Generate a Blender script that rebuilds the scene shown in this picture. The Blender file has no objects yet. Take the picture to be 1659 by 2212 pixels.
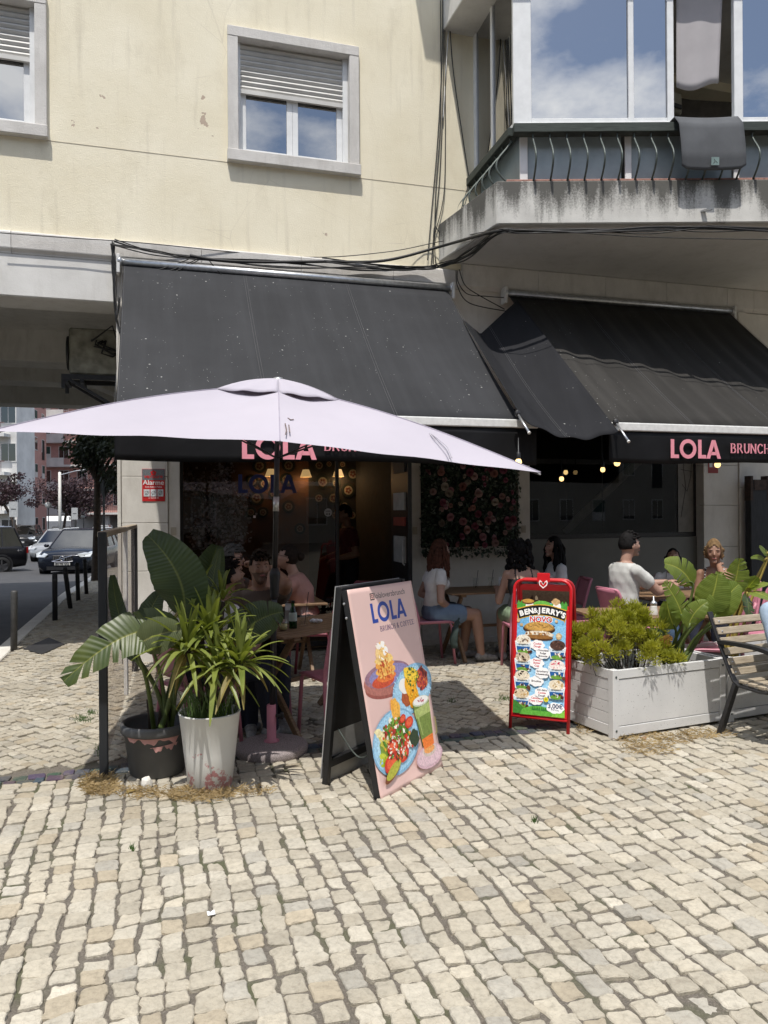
import bpy, math, random, bmesh
import numpy as np
from mathutils import Vector as V, Matrix
random.seed(7)
sc = bpy.context.scene
COL = sc.collection
# ---------------------------------------------------------------- camera, sky, sun, exposure
HC, ROLL, FPX = 1.6, .007, 1661.
cam = bpy.data.objects.new('camera', bpy.data.cameras.new('camera'))
COL.objects.link(cam)
cam.data.sensor_fit = 'HORIZONTAL'; cam.data.sensor_width = 36; cam.data.lens = 36 * FPX / 1659
cam.data.clip_start = .05; cam.data.clip_end = 2000
_c, _s = math.cos(ROLL), math.sin(ROLL)
cam.matrix_world = Matrix(((_c, _s, 0, 0), (0, 0, -1, 0), (-_s, _c, 0, HC), (0, 0, 0, 1)))
sc.camera = cam

SUN_DIR = V((.138, 1.084, -2.55)).normalized()
SUN_EL = math.asin(-SUN_DIR.z)
sun = bpy.data.objects.new('sun', bpy.data.lights.new('sun', 'SUN'))
COL.objects.link(sun)
sun.data.energy = 4.2; sun.data.angle = math.radians(.55); sun.data.color = (1, .955, .89)
sun.rotation_euler = SUN_DIR.to_track_quat('-Z', 'Y').to_euler()

wd = bpy.data.worlds.new('World'); sc.world = wd; wd.use_nodes = True
nt = wd.node_tree; nt.nodes.clear()
def _n(t, **k):
    n = nt.nodes.new(t)
    for a, b in k.items(): setattr(n, a, b)
    return n
sky = _n('ShaderNodeTexSky', sky_type='NISHITA', sun_disc=False)
sky.sun_elevation = SUN_EL; sky.sun_rotation = math.atan2(-SUN_DIR.x, -SUN_DIR.y)
sky.air_density = 1.0; sky.dust_density = 1.2; sky.ozone_density = 1.6
tc = _n('ShaderNodeTexCoord'); mp = _n('ShaderNodeMapping'); mp.inputs['Scale'].default_value = (1, 1, 1.9)
nz = _n('ShaderNodeTexNoise'); nz.inputs['Scale'].default_value = 3.1; nz.inputs['Detail'].default_value = 9; nz.inputs['Roughness'].default_value = .56
rp = _n('ShaderNodeValToRGB'); rp.color_ramp.elements[0].position = .47; rp.color_ramp.elements[1].position = .61
bw = _n('ShaderNodeMixRGB'); bw.inputs[2].default_value = (10.5, 10.7, 11.0, 1)
bg = _n('ShaderNodeBackground'); bg.inputs[1].default_value = .148
ow = _n('ShaderNodeOutputWorld')
L = nt.links.new
L(tc.outputs['Generated'], mp.inputs[0]); L(mp.outputs[0], nz.inputs['Vector']); L(nz.outputs['Fac'], rp.inputs[0])
L(rp.outputs[0], bw.inputs[0]); L(sky.outputs[0], bw.inputs[1]); L(bw.outputs[0], bg.inputs[0]); L(bg.outputs[0], ow.inputs[0])
vs = sc.view_settings
vs.view_transform = 'Standard'; vs.look = 'None'; vs.gamma = 1; vs.exposure = 0.07; vs.use_curve_mapping = False
sc.cycles.max_bounces = 7; sc.cycles.transparent_max_bounces = 12; sc.cycles.diffuse_bounces = 4; sc.cycles.glossy_bounces = 3
sc.cycles.transmission_bounces = 4; sc.cycles.sample_clamp_indirect = 6; sc.cycles.use_denoising = True; sc.cycles.caustics_reflective = False; sc.cycles.caustics_refractive = False

# ---------------------------------------------------------------- frames
TH = math.radians(16.5); CT, ST = math.cos(TH), math.sin(TH); FY = 9.1     # facade frame: s along the front, d into the building
def W(s, d, z=0): return V((s * CT - d * ST, FY + s * ST + d * CT, z))
def ray(px, py):
    dx, du = (px - 829.5) / FPX, (1106. - py) / FPX
    return V((dx * _c + du * _s, 1., -dx * _s + du * _c))
def P(px, py, Y): r = ray(px, py) * Y; return V((r.x, r.y, r.z + HC))
def G(px, py, z=0.): r = ray(px, py); t = (z - HC) / r.z; return V((r.x * t, r.y * t, z))
def FS(px, py, d=0.):
    r = ray(px, py); n = V((-ST, CT, 0)); o = W(0, d)
    t = o.dot(n) / (r.x * n.x + r.y * n.y); p = r * t - V((0, FY, 0))
    return p.x * CT + p.y * ST, HC + r.z * t

# ---------------------------------------------------------------- mesh builder
class MB:
    def __init__(s): s.v = []; s.f = []; s.m = []; s.col = []; s.M = None
    def add(s, vs_, fs, mi=0, col=None):
        o = len(s.v)
        s.v += [tuple(s.M @ V(p)) for p in vs_] if s.M else [tuple(p) for p in vs_]
        for f in fs: s.f.append([i + o for i in f]); s.m.append(mi); s.col.append(col or (1, 1, 1))
        return s
    def box(s, x0, x1, y0, y1, z0, z1, mi=0, col=None):
        return s.add([(x, y, z) for x in (x0, x1) for y in (y0, y1) for z in (z0, z1)],
                     [(0, 1, 3, 2), (4, 6, 7, 5), (0, 4, 5, 1), (2, 3, 7, 6), (0, 2, 6, 4), (1, 5, 7, 3)], mi, col)
    def obox(s, c, a, b, e, mi=0):
        c, a, b, e = V(c), V(a), V(b), V(e)
        return s.add([c + a * i + b * j + e * k for i in (-1, 1) for j in (-1, 1) for k in (-1, 1)],
                     [(0, 1, 3, 2), (4, 6, 7, 5), (0, 4, 5, 1), (2, 3, 7, 6), (0, 2, 6, 4), (1, 5, 7, 3)], mi)
    def beam(s, p, q, w, h, up=(0, 0, 1), mi=0):
        p, q, up = V(p), V(q), V(up); t = (q - p).normalized(); x = t.cross(up)
        if x.length < 1e-4: x = t.cross(V((1, 0, 0)))
        x.normalize(); y = x.cross(t)
        return s.obox((p + q) / 2, (q - p) / 2, x * w / 2, y * h / 2, mi)
    def tube(s, pts, r, n=8, mi=0, cap=True, flat=1.):
        pts = [V(p) for p in pts]; k = len(pts); rs = r if isinstance(r, (list, tuple)) else [r] * k
        vs_, fs = [], []; ref = None
        for i, p in enumerate(pts):
            t = (pts[min(i + 1, k - 1)] - pts[max(i - 1, 0)]).normalized()
            if ref is None:
                ref = t.cross(V((0, 0, 1)))
                if ref.length < .05: ref = t.cross(V((1, 0, 0)))
            ref = (ref - t * ref.dot(t)).normalized(); b = t.cross(ref)
            for j in range(n):
                a = 2 * math.pi * j / n; vs_.append(p + (ref * math.cos(a) + b * math.sin(a) * flat) * rs[i])
        for i in range(k - 1):
            for j in range(n): fs.append((i * n + j, i * n + (j + 1) % n, (i + 1) * n + (j + 1) % n, (i + 1) * n + j))
        if cap: fs += [tuple(range(n))[::-1], tuple(range((k - 1) * n, k * n))]
        return s.add(vs_, fs, mi)
    def lathe(s, prof, n=24, c=(0, 0, 0), mi=0, cap=True):
        c = V(c); k = len(prof)
        vs_ = [c + V((r * math.cos(2 * math.pi * j / n), r * math.sin(2 * math.pi * j / n), z)) for r, z in prof for j in range(n)]
        fs = [(i * n + j, i * n + (j + 1) % n, (i + 1) * n + (j + 1) % n, (i + 1) * n + j) for i in range(k - 1) for j in range(n)]
        if cap:
            if prof[0][0] > 1e-5: fs.append(tuple(range(n))[::-1])
            if prof[-1][0] > 1e-5: fs.append(tuple(range((k - 1) * n, k * n)))
        return s.add(vs_, fs, mi)
    def prism(s, pts, e, mi=0):
        e = V(e); n = len(pts); pts = [V(p) for p in pts]
        return s.add(pts + [p + e for p in pts], [tuple(range(n))[::-1], tuple(range(n, 2 * n))] + [(i, (i + 1) % n, n + (i + 1) % n, n + i) for i in range(n)], mi)
    def sheet(s, fn, nu, nv, mi=0):
        return s.add([fn(i / nu, j / nv) for i in range(nu + 1) for j in range(nv + 1)],
                     [(i * (nv + 1) + j, (i + 1) * (nv + 1) + j, (i + 1) * (nv + 1) + j + 1, i * (nv + 1) + j + 1) for i in range(nu) for j in range(nv)], mi)
    def ell(s, c, r, nu=12, nv=8, mi=0, M=None):
        c = V(c); vs_ = []
        for i in range(nv + 1):
            a = math.pi * i / nv
            for j in range(nu):
                b = 2 * math.pi * j / nu; p = V((r[0] * math.sin(a) * math.cos(b), r[1] * math.sin(a) * math.sin(b), r[2] * math.cos(a)))
                vs_.append(c + (M @ p if M else p))
        return s.add(vs_, [(i * nu + j, (i + 1) * nu + j, (i + 1) * nu + (j + 1) % nu, i * nu + (j + 1) % nu) for i in range(nv) for j in range(nu)], mi)
    def mesh(s, name, mats, smooth=False):
        me = bpy.data.meshes.new(name); me.from_pydata(s.v, [], s.f)
        for m in (mats if isinstance(mats, (list, tuple)) else [mats]): me.materials.append(m)
        me.polygons.foreach_set('material_index', s.m)
        if any(c != (1, 1, 1) for c in s.col):
            a = me.color_attributes.new('col', 'FLOAT_COLOR', 'CORNER'); buf = []
            for f, c in zip(s.f, s.col): buf += [c[0], c[1], c[2], 1.] * len(f)
            a.data.foreach_set('color', buf)
        if smooth: me.polygons.foreach_set('use_smooth', [True] * len(s.f))
        me.update(); return me
    def build(s, name, mats, parent=None, smooth=False, bevel=0, thick=0, seg=1, sub=0):
        o = bpy.data.objects.new(name, s.mesh(name, mats, smooth)); COL.objects.link(o)
        if parent: o.parent = parent
        if thick: m = o.modifiers.new('Solidify', 'SOLIDIFY'); m.thickness = thick; m.offset = 0
        if sub: m = o.modifiers.new('Subdivision', 'SUBSURF'); m.levels = m.render_levels = sub
        if bevel:
            m = o.modifiers.new('Bevel', 'BEVEL'); m.width = bevel; m.segments = seg; m.limit_method = 'ANGLE'; m.angle_limit = .6
        return o
def tag(o, label=None, cat=None, group=None, kind=None):
    for k, v in (('label', label), ('category', cat), ('group', group), ('kind', kind)):
        if v: o[k] = v
    return o
def thing(name, label, cat, loc=(0, 0, 0), rz=0, group=None):
    o = bpy.data.objects.new(name, None); COL.objects.link(o); o.empty_display_size = .1
    o.location = loc; o.rotation_euler = (0, 0, rz)
    return tag(o, label, cat, group)
def structure(o): o['kind'] = 'structure'; return o
def copy_tree(o, parent=None):
    c = o.copy(); COL.objects.link(c); c.parent = parent
    for ch in list(o.children): copy_tree(ch, c)
    return c
def link(name, me, parent=None, loc=None, rot=None, scale=None):
    o = bpy.data.objects.new(name, me); COL.objects.link(o)
    if parent: o.parent = parent
    if loc is not None: o.location = loc
    if rot is not None: o.rotation_euler = rot
    if scale is not None: o.scale = scale
    return o
def txt(body, size, bold=0., ext=.0006, align='CENTER', spacing=1.):
    cu = bpy.data.curves.new('text', 'FONT'); cu.body = body; cu.size = size; cu.offset = bold; cu.extrude = ext; cu.align_x = align; cu.space_character = spacing
    cu.resolution_u = 3
    ob = bpy.data.objects.new('text', cu); COL.objects.link(ob)
    dg = bpy.context.evaluated_depsgraph_get(); me = bpy.data.meshes.new_from_object(ob.evaluated_get(dg), depsgraph=dg)
    COL.objects.unlink(ob); bpy.data.objects.remove(ob); me.materials.clear(); return me
def add_txt(mb, body, size, M, mi=0, **k):
    me = txt(body, size, **k); old = mb.M; mb.M = (old @ M) if old else M
    mb.add([v.co.copy() for v in me.vertices], [tuple(p.vertices) for p in me.polygons], mi); mb.M = old
    bpy.data.meshes.remove(me)
def frame(o, x, y):            # matrix taking (a, b, c) to o + a x + b y + c (x cross y)
    x, y = V(x).normalized(), V(y).normalized(); z = x.cross(y)
    return Matrix(((x.x, y.x, z.x, o[0]), (x.y, y.y, z.y, o[1]), (x.z, y.z, z.z, o[2]), (0, 0, 0, 1)))

# ---------------------------------------------------------------- materials
MAT = {}
def srgb(r, g, b):
    f = lambda c: ((c / 255 + .055) / 1.055) ** 2.4 if c > 10 else c / 255 / 12.92
    return (f(r), f(g), f(b))
class NT:
    def __init__(s, name):
        s.m = bpy.data.materials.new(name); s.m.use_nodes = True; s.t = s.m.node_tree; s.b = s.t.nodes['Principled BSDF']; s.o = s.t.nodes['Material Output']
        s.tc = s.t.nodes.new('ShaderNodeTexCoord')
    def n(s, t, **k):
        n = s.t.nodes.new(t)
        for a, b in k.items():
            if a.startswith('i_'): n.inputs[int(a[2:]) if a[2:].isdigit() else a[2:]].default_value = b
            else: setattr(n, a, b)
        return n
    def l(s, a, b): s.t.links.new(a, b)
    def noise(s, scale, detail=4, rough=.55, vec=None, sc3=None):
        src = vec or s.tc.outputs['Object']
        if sc3: m = s.n('ShaderNodeMapping'); m.inputs['Scale'].default_value = sc3; s.l(src, m.inputs[0]); src = m.outputs[0]
        n = s.n('ShaderNodeTexNoise'); n.inputs['Scale'].default_value = scale; n.inputs['Detail'].default_value = detail; n.inputs['Roughness'].default_value = rough
        s.l(src, n.inputs['Vector']); return n.outputs['Fac']
    def ramp(s, fac, stops):
        r = s.n('ShaderNodeValToRGB'); e = r.color_ramp.elements
        while len(e) < len(stops): e.new(.5)
        for i, (p, c) in enumerate(stops):
            e[i].position = p; e[i].color = (*c, 1) if isinstance(c, tuple) else (c, c, c, 1)
        s.l(fac, r.inputs[0]); return r.outputs[0]
    def mix(s, fac, a, b, mode='MIX'):
        m = s.n('ShaderNodeMixRGB', blend_type=mode)
        for i, x in ((0, fac), (1, a), (2, b)):
            if isinstance(x, (int, float)): m.inputs[i].default_value = x
            elif isinstance(x, tuple): m.inputs[i].default_value = (*x, 1)
            else: s.l(x, m.inputs[i])
        return m.outputs[0]
    def math(s, op, a, b=0.):
        m = s.n('ShaderNodeMath', operation=op)
        for i, x in ((0, a), (1, b)):
            if isinstance(x, (int, float)): m.inputs[i].default_value = x
            else: s.l(x, m.inputs[i])
        return m.outputs[0]
    def color(s, x):
        if isinstance(x, tuple): s.b.inputs['Base Color'].default_value = (*x, 1)
        else: s.l(x, s.b.inputs['Base Color'])
    def rough(s, x):
        if isinstance(x, (int, float)): s.b.inputs['Roughness'].default_value = x
        else: s.l(x, s.b.inputs['Roughness'])
    def bump(s, h, strength=.3, dist=.01):
        b = s.n('ShaderNodeBump'); b.inputs['Strength'].default_value = strength; b.inputs['Distance'].default_value = dist
        s.l(h, b.inputs['Height']); s.l(b.outputs[0], s.b.inputs['Normal'])
def mat(name, c, rough=.6, metal=0., var=.12, scale=9., bump=0., bscale=60., spec=.5, dist=.004):
    if name in MAT: return MAT[name]
    t = NT(name); MAT[name] = t.m; t.rough(rough); t.b.inputs['Metallic'].default_value = metal; t.b.inputs['Specular IOR Level'].default_value = spec
    if var:
        f = t.noise(scale, 5); lo = tuple(x * (1 - var * 1.6) for x in c); hi = tuple(min(1, x * (1 + var)) for x in c)
        t.color(t.ramp(f, [(.3, lo), (.7, hi)]))
    else: t.color(c)
    if bump: t.bump(t.noise(bscale, 4), bump, dist)
    return t.m
def emit(name, c, k):
    t = NT(name); t.color(c); t.b.inputs['Emission Color'].default_value = (*c, 1); t.b.inputs['Emission Strength'].default_value = k; return t.m
def glass(name, tint, refl=1., ior=1.5, rough=.0):
    t = NT(name); tr = t.n('ShaderNodeBsdfTransparent'); tr.inputs[0].default_value = (*tint, 1)
    gl = t.n('ShaderNodeBsdfGlossy'); gl.inputs['Roughness'].default_value = rough; gl.inputs['Color'].default_value = (refl, refl, refl, 1)
    fr = t.n('ShaderNodeFresnel'); fr.inputs[0].default_value = ior; mx = t.n('ShaderNodeMixShader')
    ge = t.n('ShaderNodeNewGeometry'); t.l(t.math('MULTIPLY', fr.outputs[0], t.math('SUBTRACT', 1., ge.outputs['Backfacing'])), mx.inputs[0]); t.l(tr.outputs[0], mx.inputs[1]); t.l(gl.outputs[0], mx.inputs[2]); t.l(mx.outputs[0], t.o.inputs[0]); return t.m
# ---------------------------------------------------------------- special materials
def m_stone():
    t = NT('cobble_stone'); a = t.n('ShaderNodeVertexColor', layer_name='col')
    n1 = t.noise(38, 6, .65); n2 = t.noise(9, 3)
    c = t.mix(1., a.outputs[0], t.ramp(n1, [(.25, .70), (.5, 1.), (.75, 1.12)]), 'MULTIPLY')
    c = t.mix(t.ramp(n2, [(.52, 0.), (.75, .35)]), c, (.36, .31, .23))
    c = t.mix(1., c, t.ramp(t.noise(1.1, 5, .65), [(.3, .80), (.7, 1.10)]), 'MULTIPLY'); c = t.mix(t.ramp(t.noise(5.5, 5, .7), [(.62, 0.), (.74, .4)]), c, (.20, .175, .135))
    v = t.n('ShaderNodeTexVoronoi', feature='DISTANCE_TO_EDGE'); v.inputs['Scale'].default_value = 27; t.l(t.tc.outputs['Object'], v.inputs['Vector'])
    c = t.mix(t.ramp(v.outputs[0], [(0., .30), (.035, 0.)]), c, (.26, .22, .17))
    t.color(c); t.rough(.72); t.b.inputs['Specular IOR Level'].default_value = .3
    t.bump(t.mix(.4, t.noise(30, 7, .75), t.noise(110, 3)), .9, .010); return t.m
def m_sand():
    t = NT('joint_sand'); f = t.noise(160, 5, .7); g = t.noise(3.2, 4)
    c = t.ramp(f, [(.3, (.07, .062, .05)), (.55, (.155, .135, .11)), (.75, (.30, .27, .225))])
    c = t.mix(t.ramp(g, [(.5, 0.), (.66, .75)]), c, (.075, .085, .035)); t.color(c); t.rough(.95); t.bump(f, .8, .006); return t.m
def m_stucco():
    t = NT('yellow_stucco'); O = t.tc.outputs['Object']
    c = t.ramp(t.noise(1.3, 5), [(.3, (.80, .73, .55)), (.7, (.89, .83, .66))])
    c = t.mix(t.ramp(t.noise(2.6, 6, .65, sc3=(1, 1, .45)), [(.55, 0.), (.8, .38)]), c, (.50, .43, .30))
    st = t.noise(5, 4, .5, sc3=(2.2, 1, .16)); c = t.mix(t.ramp(st, [(.56, 0.), (.8, .36)]), c, (.42, .37, .28))
    nn = t.n('ShaderNodeTexNoise'); nn.inputs['Scale'].default_value = 11; nn.inputs['Detail'].default_value = 4; t.l(O, nn.inputs['Vector'])
    pk = None
    for px, py, r in ((442, 262, .115), (216, 203, .075), (161, 270, .05), (206, 274, .05), (356, 200, .055), (281, 294, .045), (436, 222, .06), (390, 245, .03), (330, 292, .03), (700, 505, .04)):
        s_, z_ = FS(px, py); d = t.n('ShaderNodeVectorMath', operation='DISTANCE'); t.l(O, d.inputs[0]); d.inputs[1].default_value = (s_, 0, z_)
        x = t.math('LESS_THAN', t.math('ADD', d.outputs['Value'], t.math('MULTIPLY', t.math('SUBTRACT', nn.outputs['Fac'], .36), .55)), r)
        pk = x if pk is None else t.math('MAXIMUM', pk, x)
    vc = t.n('ShaderNodeTexVoronoi', feature='DISTANCE_TO_EDGE'); vc.inputs['Scale'].default_value = .8; dv_ = t.n('ShaderNodeVectorMath', operation='ADD'); t.l(O, dv_.inputs[0]); t.l(t.n('ShaderNodeTexNoise', i_Scale=3.).outputs['Color'], dv_.inputs[1]); t.l(dv_.outputs[0], vc.inputs['Vector']); c = t.mix(t.math('MULTIPLY', t.ramp(vc.outputs[0], [(.0, .28), (.004, 0.)]), t.ramp(t.noise(.9, 2), [(.5, 0.), (.6, 1.)])), c, (.40, .34, .26))
    c = t.mix(pk, c, (.52, .42, .33)); t.color(c); t.rough(.9); t.b.inputs['Specular IOR Level'].default_value = .2
    h = t.mix(.35, t.noise(75, 5, .7), t.noise(14, 3)); t.bump(t.math('SUBTRACT', h, t.math('MULTIPLY', pk, .35)), .55, .012); return t.m
def m_plaster(name, lo, hi, stain, amt=.5, bump=.35):
    t = NT(name); c = t.ramp(t.noise(2.2, 6, .6), [(.3, lo), (.7, hi)])
    c = t.mix(t.ramp(t.noise(6, 6, .7, sc3=(1, 1, .3)), [(.5, 0.), (.78, amt)]), c, stain)
    c = t.mix(t.ramp(t.noise(26, 6, .75), [(.6, 0.), (.72, amt * .6)]), c, stain)
    t.color(c); t.rough(.85); t.bump(t.noise(60, 5, .7), bump, .006); return t.m
def m_slab():
    t = NT('stained_concrete'); O = t.tc.outputs['Object']; sp = t.n('ShaderNodeSeparateXYZ'); t.l(O, sp.inputs[0])
    c = t.ramp(t.noise(4, 5), [(.3, (.50, .49, .46)), (.7, (.66, .65, .61))])
    drip = t.noise(3.4, 5, .6, sc3=(1.6, 1.6, .16)); z = t.math('ADD', t.math('MULTIPLY', t.math('SUBTRACT', sp.outputs['Z'], 4.62), 2.0), .27)
    k = t.math('ADD', t.math('ADD', z, t.math('MULTIPLY', t.math('SUBTRACT', drip, .5), 2.6)), t.math('MULTIPLY', t.math('SUBTRACT', t.noise(55, 5, .8), .5), 1.1))
    c = t.mix(t.ramp(k, [(.42, 0.), (.95, .92)]), c, (.065, .063, .055)); t.color(c); t.rough(.9); t.bump(t.noise(80, 5, .7), .4, .006); return t.m
def m_awning(name, base, drops):
    t = NT(name); O = t.tc.outputs['Object']
    c = t.ramp(t.noise(1.6, 5), [(.3, tuple(x * .85 for x in base)), (.7, tuple(x * 1.2 for x in base))])
    v = t.n('ShaderNodeTexVoronoi'); v.inputs['Scale'].default_value = 9; v.inputs['Randomness'].default_value = 1; t.l(O, v.inputs['Vector'])
    nb = t.noise(70, 3); ms = t.noise(1.7, 3)
    sp = t.math('MULTIPLY', t.math('LESS_THAN', t.math('ADD', v.outputs['Distance'], t.math('MULTIPLY', nb, .12)), .135), t.math('GREATER_THAN', ms, drops))
    v2 = t.n('ShaderNodeTexVoronoi'); v2.inputs['Scale'].default_value = 21; t.l(O, v2.inputs['Vector'])
    s2 = t.math('MULTIPLY', t.math('LESS_THAN', t.math('ADD', v2.outputs['Distance'], t.math('MULTIPLY', nb, .1)), .125), t.math('GREATER_THAN', ms, drops - .05))
    c = t.mix(t.math('MULTIPLY', t.math('MAXIMUM', sp, s2), t.ramp(t.noise(45, 3), [(.35, .2), (.65, .95)])), c, (.46, .46, .44))
    c = t.mix(t.ramp(t.noise(2.2, 4, .6, sc3=(3.2, .22, .22)), [(.45, 0.), (.8, .45 if base[0] > base[2] else .2)]), c, tuple(min(1, x * 2.1 + .01) for x in base)); t.color(c); t.rough(.85); t.b.inputs['Specular IOR Level'].default_value = .25; t.bump(t.mix(.5, t.noise(320, 2), t.noise(3, 3)), .25, .004); return t.m
def m_leaf(name, lo, hi, trans=.35, veins=170., rough=.42):
    t = NT(name); a = t.n('ShaderNodeVertexColor', layer_name='col'); sp = t.n('ShaderNodeSeparateColor'); t.l(a.outputs[0], sp.inputs[0])
    c = t.ramp(t.noise(5, 4), [(.3, lo), (.7, hi)])
    if veins:
        w = t.math('SINE', t.math('MULTIPLY', sp.outputs[0], veins)); c = t.mix(t.math('MULTIPLY', t.math('ADD', w, 1.), .10), c, tuple(x * .45 for x in lo))
        c = t.mix(t.ramp(sp.outputs[1], [(.0, .85), (.07, 0.)]), c, (hi[0] * 1.8 + .05, hi[1] * 1.5 + .05, hi[2] * 1.6)); t.bump(w, .25, .003)
        c = t.mix(t.ramp(t.math('ADD', sp.outputs[1], t.math('MULTIPLY', t.noise(16, 4), .5)), [(1.28, 0.), (1.4, .75)]), c, (.32, .22, .08))
    t.color(c); t.rough(rough)
    tl = t.n('ShaderNodeBsdfTranslucent'); t.l(t.mix(1., c, (1.25, 1.25, .55), 'MULTIPLY'), tl.inputs[0]); mx = t.n('ShaderNodeMixShader'); mx.inputs[0].default_value = trans
    t.l(t.b.outputs[0], mx.inputs[1]); t.l(tl.outputs[0], mx.inputs[2]); t.l(mx.outputs[0], t.o.inputs[0]); return t.m
def m_wood(name, lo, hi, sc3=(1.5, 22, 22), rough=.7, bump=.4):
    t = NT(name); f = t.noise(3.5, 6, .6, sc3=sc3); c = t.ramp(f, [(.28, lo), (.72, hi)])
    c = t.mix(t.ramp(t.noise(2, 3), [(.4, 0.), (.8, .35)]), c, tuple(x * .6 for x in lo)); t.color(c); t.rough(rough); t.bump(f, bump, .003); return t.m
def m_chip(name, c0, chip, thr=.66, scale=14, bump=.3, rough=.5, grad=0.):
    t = NT(name); c = t.ramp(t.noise(3, 5), [(.3, tuple(x * .86 for x in c0)), (.7, c0)]); k = t.noise(scale, 6, .75)
    if grad: sp = t.n('ShaderNodeSeparateXYZ'); t.l(t.tc.outputs['Object'], sp.inputs[0]); k = t.math('SUBTRACT', k, t.math('MULTIPLY', sp.outputs['Z'], grad))
    c = t.mix(t.ramp(k, [(thr, 0.), (thr + .025, 1.)]), c, chip); t.color(c); t.rough(rough); t.bump(t.noise(120, 4), bump, .002); return t.m

STONE = m_stone(); SAND = m_sand(); STUCCO = m_stucco(); SLAB = m_slab()
LIME = m_plaster('limestone', (.60, .575, .52), (.74, .715, .66), (.36, .33, .28), .35)
FRAME_STONE = m_plaster('grey_limestone', (.53, .51, .48), (.70, .68, .645), (.36, .34, .31), .5, .7)
WHITEWASH = m_plaster('whitewashed_beam', (.60, .59, .56), (.73, .72, .69), (.36, .34, .30), .35)
CEIL = m_plaster('passage_plaster', (.60, .58, .53), (.70, .68, .63), (.25, .23, .2), .4)
SOFFIT = m_plaster('soffit_plaster', (.64, .63, .61), (.72, .71, .69), (.36, .34, .3), .3, .15)
PVC = mat('white_frame', (.76, .77, .77), .35, 0, .05)
SHUT = mat('shutter_slats', (.60, .59, .56), .45, 0, .1, 3)
GLASS_UP = glass('upper_glass', (.10, .12, .13), 1.15, 3.4)
GLASS_BAY = glass('bay_glass', (.12, .14, .15), 1.12, 4.2)
GLASS_SHOP = glass('shop_glass', (.66, .67, .66), 1., 1.6)
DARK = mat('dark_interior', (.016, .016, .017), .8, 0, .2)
BLACK = mat('black_paint', (.018, .018, .02), .45, 0, .25, 30)
ALU = mat('aluminium', (.55, .56, .57), .35, .85, .12, 20)
WHITE_ALU = mat('white_aluminium', (.72, .72, .70), .4, 0, .08, 20)
IRON = mat('wrought_iron', (.10, .12, .11), .5, .3, .3, 30)
RAILWOOD = m_wood('peeling_green_wood', (.010, .016, .014), (.05, .065, .055), (2, 2, 30))
CABLE = mat('black_cable', (.012, .012, .012), .55, 0, .2)
ASPH = m_plaster('asphalt', (.040, .040, .042), (.060, .060, .062), (.085, .083, .08), .5, .5)

# ---------------------------------------------------------------- ground
def rz(d): return 0. if d < 8 else -(d - 8) * .031 if d < 24 else -.496 - (d - 24) * .008
def strip(name, s0, s1, ds, dz, m):
    b = MB(); pts = [(s0, d) for d in ds] + [(s1, d) for d in ds]; n = len(ds)
    b.add([W(s, d, rz(d) + dz) for s, d in pts], [(i, n + i, n + i + 1, i + 1) for i in range(n - 1)]); return structure(b.build(name, m))
b = MB(); b.add([(-400, -400, -1.9), (400, -400, -1.9), (400, 400, -1.9), (-400, 400, -1.9)], [(0, 1, 2, 3)])
structure(b.build('ground', ASPH))
pave = strip('pavement', -4.3, 30, [-45, -10, 0, 4, 8, 12, 18, 24, 34], -.0095, SAND)
strip('road', -14, -4.4, [-45, -10, 0, 4, 8, 12, 18, 24, 34, 60, 90], -.10, ASPH)
strip('far_pavement', -30, -14, [-45, -10, 0, 8, 18, 24, 34, 60, 90], .0, SAND)
for i in range(34):          # kerb stones
    d0 = -8.3 + i * .82; k = MB(); z0, z1 = rz(d0), rz(d0 + .8)
    k.add([W(s, d, z) for s in (-4.43, -4.24) for d, z in ((d0, z0 - .3), (d0, z0 + .005), (d0 + .805, z1 - .3), (d0 + .805, z1 + .005))],
          [(0, 1, 3, 2), (4, 6, 7, 5), (0, 4, 5, 1), (2, 3, 7, 6), (1, 5, 7, 3)]); o = k.build('kerb_stone', LIME, None, bevel=.012)
    o.parent = pave
def proj(p):
    x, y, z = p
    if y < .3: return 1e5, 1e5
    dx, dz = x / y, (z - HC) / y; return 829.5 + (dx * _c - dz * _s) * FPX, 1106 - (dx * _s + dz * _c) * FPX
R = random.Random(3)
def stone_poly(cs, nsub, jit):
    out = []
    for i in range(4):
        p, q, o = cs[i], cs[(i + 1) % 4], cs[i - 1]
        e0 = .045 + R.random() * .09; e1 = .045 + R.random() * .09
        out.append(p + (q - p) * e0)
        for k in range(1, nsub):
            f = e0 + (1 - e0 - e1) * k / nsub; out.append(p + (q - p) * f + V((R.gauss(0, jit), R.gauss(0, jit), 0)))
        out.append(p + (q - p) * (1 - e1))
    return out
def stone(mb, cs, z, nsub, jit, col, dome=.002):
    pl = stone_poly(cs, nsub, jit); n = len(pl); c = sum(pl, V()) / n; tx, ty = R.gauss(0, .022), R.gauss(0, .022)
    zz = lambda p: z + (p.x - c.x) * tx + (p.y - c.y) * ty
    ins = min(.0045, .12 * (pl[0] - pl[n // 2]).length)
    v0 = [V((p.x, p.y, z - .03)) for p in pl]; v1 = [V((p.x, p.y, zz(p) - .0045)) for p in pl]
    v2 = [p + (c - p).normalized() * ins for p in pl]; v2 = [V((p.x, p.y, zz(p) + R.gauss(0, .0007))) for p in v2]
    mb.add(v0 + v1 + v2 + [V((c.x, c.y, z + dome))], [(i, (i + 1) % n, n + (i + 1) % n, n + i) for i in range(n)] +
           [(n + i, n + (i + 1) % n, 2 * n + (i + 1) % n, 2 * n + i) for i in range(n)] + [(2 * n + i, 2 * n + (i + 1) % n, 3 * n) for i in range(n)], 0, col)
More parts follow.
